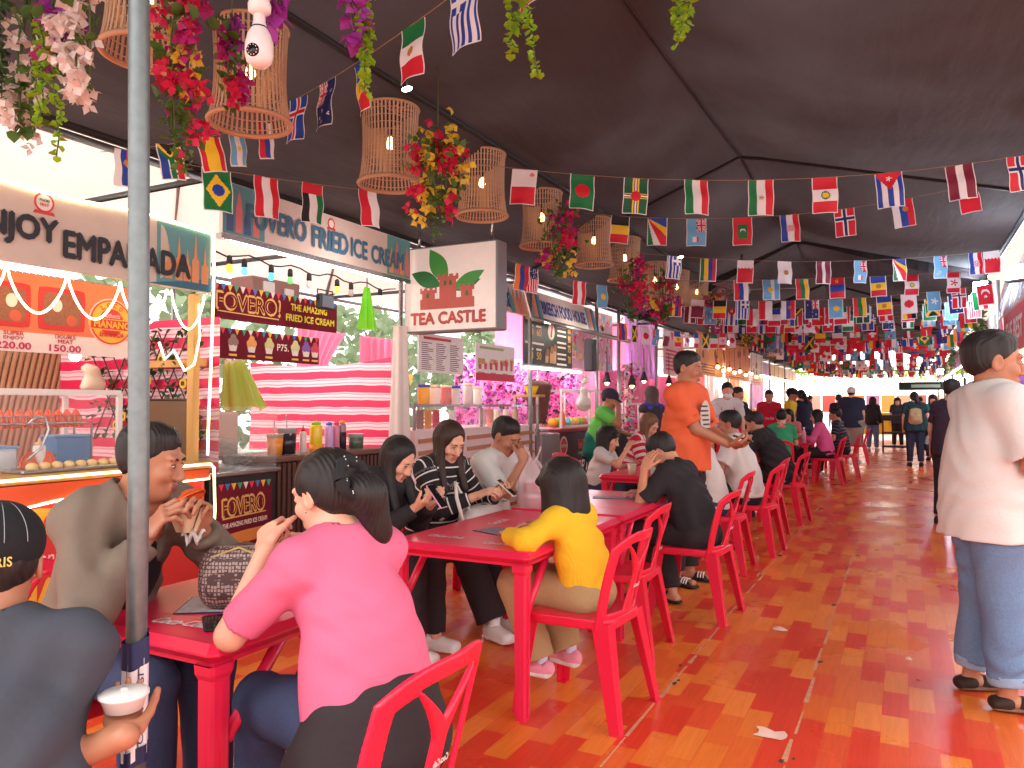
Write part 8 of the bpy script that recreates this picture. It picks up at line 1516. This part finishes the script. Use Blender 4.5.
J = person('masked vendor in a white T-shirt and red apron, beyond the man in orange', (-2.4, 11.75), 160, 'stand', S=1.03, res='far', skin='light', top=dict(m=WHITEC, sleeve='short', loose=.02), bottom=dict(m=BLACKT), shoes=shoe('shoe_black', 0), face=False); apron(J, RAP, 'Coca-Cola')
def mask(J, m): hp = J['hp']; T = Solid(); T.ell(hp(0, .065, -.06), tuple(v * J['hs'] for v in (.055, .045, .045)), J['M']); link(bpy.data.objects.new('face_mask', solid_mesh('face_mask', T, [m], .009)), J['root'])
mask(J, M_WHITE)
person('person dressed in black standing right of the vendor in the red apron', (-2.5, 12.9), 120, 'stand', S=1.0, res='far', skin='mid', lean=6, rh=(.1, .35, 1.05), lh=(-.1, .35, 1.05), top=dict(m=BLACKC, sleeve='short'), bottom=dict(m=BLACKT), shoes=shoe('shoe_black', 0))
J = person('vendor in a red T-shirt and red apron beside the person in yellow', (-2.35, 15.5), 170, 'stand', S=1.0, res='far', skin='mid', top=dict(m=cloth('tee_red', (200, 40, 60)), sleeve='short'), bottom=dict(m=BLACKT), shoes=shoe('shoe_black', 0)); apron(J, RAP, 'Coca-Cola')
J = person('person in a yellow T-shirt and black cap with a dark lanyard', (-2.05, 15.8), 100, 'stand', S=1.02, res='far', skin='tan', hair=('crop', None), top=dict(m=cloth('tee_yellow', (226, 190, 60)), sleeve='short'), bottom=dict(m=BLACKT), shoes=shoe('shoe_black', 0)); cap_on(J, cloth('cap_black2', (40, 40, 52)), o=.006)
MB().use(C_('lanyard_plum', (90, 40, 80))).tube([J['N'] + J['sx'] * .07, J['C'] + J['fd'] * .15 - J['sx'] * .02, J['C'] + J['fd'] * .155 - J['d2'] * .06, J['N'] - J['sx'] * .07], .012, 5).build('lanyard', J['root'])
person('person in a navy shirt with hair tied up, seen from behind past the yellow T-shirt', (-1.92, 17.2), -30, 'stand', S=1.02, g=1.1, fem=True, res='far', skin='light', hair=('bun', None), top=dict(m=cloth('shirt_navy', (40, 44, 66)), sleeve='short'), bottom=dict(m=BLACKT), shoes=shoe('shoe_black', 0))
J = person('big man in a navy T-shirt, white cap and grey shorts', (-1.1, 19.35), 8, 'stand', S=1.07, g=1.32, lean=2, res='far', skin='light', hair=('crop', None), top=dict(m=cloth('tee_navy', (44, 48, 70)), sleeve='short', loose=.04, o=.03), bottom=dict(m=cloth('shorts_grey', (150, 140, 128)), len=.12, o=.04, flare=.05), shoes=shoe('shoe_white', 0), belly=.06); cap_on(J, cloth('cap_white', (226, 216, 206)), o=.006)
person('woman in a black top and blue jeans seen from behind by the trolley', (-.85, 25.0), 10, 'stand', S=.97, fem=True, res='far', skin='light', hair=('bob', None), top=dict(m=BLACKC, sleeve='long'), bottom=dict(m=JEAN), shoes=shoe('shoe_white', 0))
J = person('person in a dark teal T-shirt carrying a tan backpack, walking away down the aisle', (.2, 19.0), -4, 'stand', S=1.0, g=1.15, fem=True, res='far', skin='light', hair=('bun', None), rh=(.3, .05, .85), top=dict(m=cloth('tee_teal_dark', (36, 62, 70)), sleeve='short', loose=.03, o=.022), bottom=dict(m=cloth('trousers_navy', (48, 54, 76))), shoes=shoe('shoe_black', 0)); bagpack(J, cloth('canvas_tan', (176, 146, 110)))
q = J['W'](J['WR']); r = root_at('shopping_bag', 'grey shopping bag hanging from the hand of the person with the tan backpack', 'bag', q - V((0, 0, .08))); T = Solid(); T.limb((0, 0, -.16), (0, 0, -.36), .1, .14, .08, .1, side=(1, 0, 0), k=.03); T.limb((0, 0, 0), (0, 0, -.18), .015, .09, .012, .06, side=(1, 0, 0)); link(bpy.data.objects.new('bag_body', solid_mesh('bag_body', T, [C_('bag_grey', (170, 176, 186)), C_('bag_black', (34, 38, 50))], .016, pick=lambda c: (c[:, 2] < -.28).astype(np.int32))), r); MB().use(C_('bag_grey', 0)).tube([(-.03, 0, -.05), (0, 0, .03), (.03, 0, -.05)], .007, 6).build('handle', r)
person('person in a turquoise T-shirt facing the viewer beside the tan backpack', (.62, 21.2), 184, 'stand', S=.98, fem=True, res='far', skin='light', hair=('bob', None), top=dict(m=cloth('tee_turquoise', (60, 140, 150)), sleeve='short'), bottom=dict(m=BLACKT), shoes=shoe('shoe_black', 0))
J = person('masked person facing the viewer behind the trolley', (-.2, 27), 178, 'stand', S=.97, fem=True, res='far', skin='light', hair=('bob', None), top=dict(m=cloth('tee_slate', (60, 66, 84)), sleeve='short'), bottom=dict(m=BLACKT), shoes=shoe('shoe_black', 0)); mask(J, C_('mask_grey', (206, 206, 210)))
person('dark-clothed person mostly hidden behind the standing man in white T-shirt and jeans', (.44, 9.9), 30, 'stand', S=1.0, res='far', skin='mid', hair=('short', None), top=dict(m=cloth('shirt_plum', (60, 44, 56)), sleeve='short'), bottom=dict(m=BLACKT), shoes=shoe('shoe_black', 0))
person('person in a coral and red top far behind the man in the white T-shirt', (.75, 17.0), 150, 'stand', S=.93, fem=True, res='far', skin='light', hair=('bob', None), top=dict(m=cloth('top_coral', (230, 80, 110)), sleeve='short'), bottom=dict(m=BLACKT), shoes=shoe('shoe_black', 0))
for lb, x, y, az, c, h_ in (('sitter in a green top with a coral collar at the far table', -1.72, 12.58, -10, (60, 160, 110), 'short'), ('dark-clothed sitter at the left side of the far table', -2.58, 13.7, 88, (44, 40, 48), 'short'), ('sitter facing the viewer at the far end of the far table', -1.95, 15.32, 182, (230, 130, 130), 'bob'), ):
    J = person(lb, (x, y), az, S=.97, res='far', skin='light', lean=12, hair=(h_, None), top=dict(m=cloth('top_%d' % c[0], c), sleeve='short'), bottom=dict(m=BLACKT), shoes=shoe('shoe_black', 0), lh=(-.1, .4, .8), rh=(.1, .4, .8))
    if az == -10: mb = MB().use(C_('collar_coral', (240, 120, 120))); mb.tube([J['N'] + V((.075 * math.cos(.4 * i), .07 * math.sin(.4 * i) - .01, -.015)) for i in range(17)], .03, 8); mb.build('collar', J['root'])
for k, (lb, x, y, az, c, fem) in enumerate((('far passer-by in black walking away left of the man in the white cap', -1.6, 22.5, 0, (40, 42, 56), False), ('far passer-by in a pale shirt by the end stall', -1.9, 29.5, 170, (200, 196, 200), True), ('far passer-by in dark blue at the end stall counter', .5, 30.5, 5, (50, 60, 90), False), ('far vendor in white behind the far left counter', -2.6, 24.0, 100, (220, 214, 214), True))):
    person(lb, (x, y), az, 'stand', S=1.0, fem=fem, res='tiny', skin='mid', hair=('bob' if fem else 'short', None), top=dict(m=cloth('pass_%d' % k, c), sleeve='short'), bottom=dict(m=BLACKT), shoes=shoe('shoe_black', 0))
# --- the man at the right
J = person('man in a white T-shirt and blue jeans standing at the right, seen from behind', (.325, 4.12), 72, 'stand', S=1.01, HS=1.14, g=1.1, lean=3, tw=-6, yaw=8, pitch=4, res='near', skin='tan', rh=(.16, .3, 1.0), lh=(-.12, .28, 1.0), re=(.7, -.8, -.6), le=(-.8, -1, -.4), hair=('short', None), top=dict(m=WHITEC, sleeve='short', len=.9, loose=.04, o=.036, wr=.0035, hem=.16, neck=.064), bottom=dict(m=JEAN, o=.012, flare=.016, len=.84, wr=.006), shoes=shoe('sandal_brown', (52, 36, 32), style='sandal', sole=C_('cork', (120, 84, 64))), feet=[(.12, .03, .085), (-.13, -.02, .085)], belly=.03, seed=30)
S = J['S']
for i in (0, 1):
    k, f = J['kn'][i], J['ft'][i]; c0 = k + (f - k) * .8; T = Solid(); T.limb(c0, c0 + (f - k) * .12, .078, .076, flat=True, flata=True, k=.004); link(bpy.data.objects.new('cuff', solid_mesh('cuff', T, [cloth('jeans_cuff', (140, 158, 184))], .009, noise=wrinkle(.003, 60, 2))), J['root'])
    fd_ = V((.12 if i == 0 else -.12, 1, 0)).normalized(); b = f - V((0, 0, .08)) * S; T = Solid(); sd = fd_.cross(V((0, 0, 1)))
    T.limb(b - fd_ * .01 + V((0, 0, .035)), b - fd_ * .05 + V((0, 0, .03)), .046, .045, .04, .03, side=sd, k=.01); link(bpy.data.objects.new('sandal_strap', solid_mesh('sandal_strap', T, [MATS['sandal_brown']], .008)), J['root'])
# ------------------------------------------------------------------ light, world, camera
sc = bpy.context.scene
w = bpy.data.worlds.new('overcast'); sc.world = w; w.use_nodes = True; bg = w.node_tree.nodes['Background']; bg.inputs[0].default_value = (1.0, .965, .93, 1); bg.inputs[1].default_value = 2.4
def lamp(name, kind, loc, energy, color=(1, 1, 1), size=.1, rot=None):
    l = bpy.data.lights.new(name, kind); l.energy = energy; l.color = color
    if kind == 'AREA': l.size = size
    elif kind == 'POINT': l.shadow_soft_size = size
    elif kind == 'SUN': l.angle = size
    o = bpy.data.objects.new(name, l); link(o); o.location = loc
    if rot: o.rotation_euler = rot
    return o
lamp('sun', 'SUN', (0, 0, 10), 1.6, (1, .95, .88), .6, (R(38), R(-18), 0))
for k, y in enumerate((2.0, 4.6, 6.8, 9.0, 10.4, 12.5, 15, 18, 21, 25, 29)): lamp('stall_light', 'POINT', (-4.85, y, 2.05), 34 if y < 9 else 40, (1, .86, .78) if y < 9 else (1, .8, .9) if y < 16 else (1, .93, .84), .15)
for y in (4.5, 9.1): lamp('sign_lamp', 'POINT', (-3.55, y, 2.3), 7, (1, .9, .78), .08)
for k, (px, py, X) in enumerate(((980, 287, .95), (1014, 273, .98), (958, 382, .95))): p = on_x(px, py, X); lamp('floodlight_beam', 'POINT', p + V((-.12, 0, 0)), 60, (.72, .86, 1), .1)
cam = bpy.data.cameras.new('camera'); co = bpy.data.objects.new('camera', cam); link(co); co.location = CAM
co.rotation_euler = Matrix((RT, UP, -FW)).transposed().to_euler(); cam.sensor_width = 36; cam.lens = FPX * 36 / 1024; cam.clip_end = 200; sc.camera = co
vs = sc.view_settings; vs.view_transform = 'Standard'; vs.look = 'None'; vs.gamma = 1; vs.use_curve_mapping = False; vs.exposure = .24
cy = sc.cycles; cy.use_denoising = True; cy.max_bounces = 10; cy.transparent_max_bounces = 12; cy.sample_clamp_indirect = 6
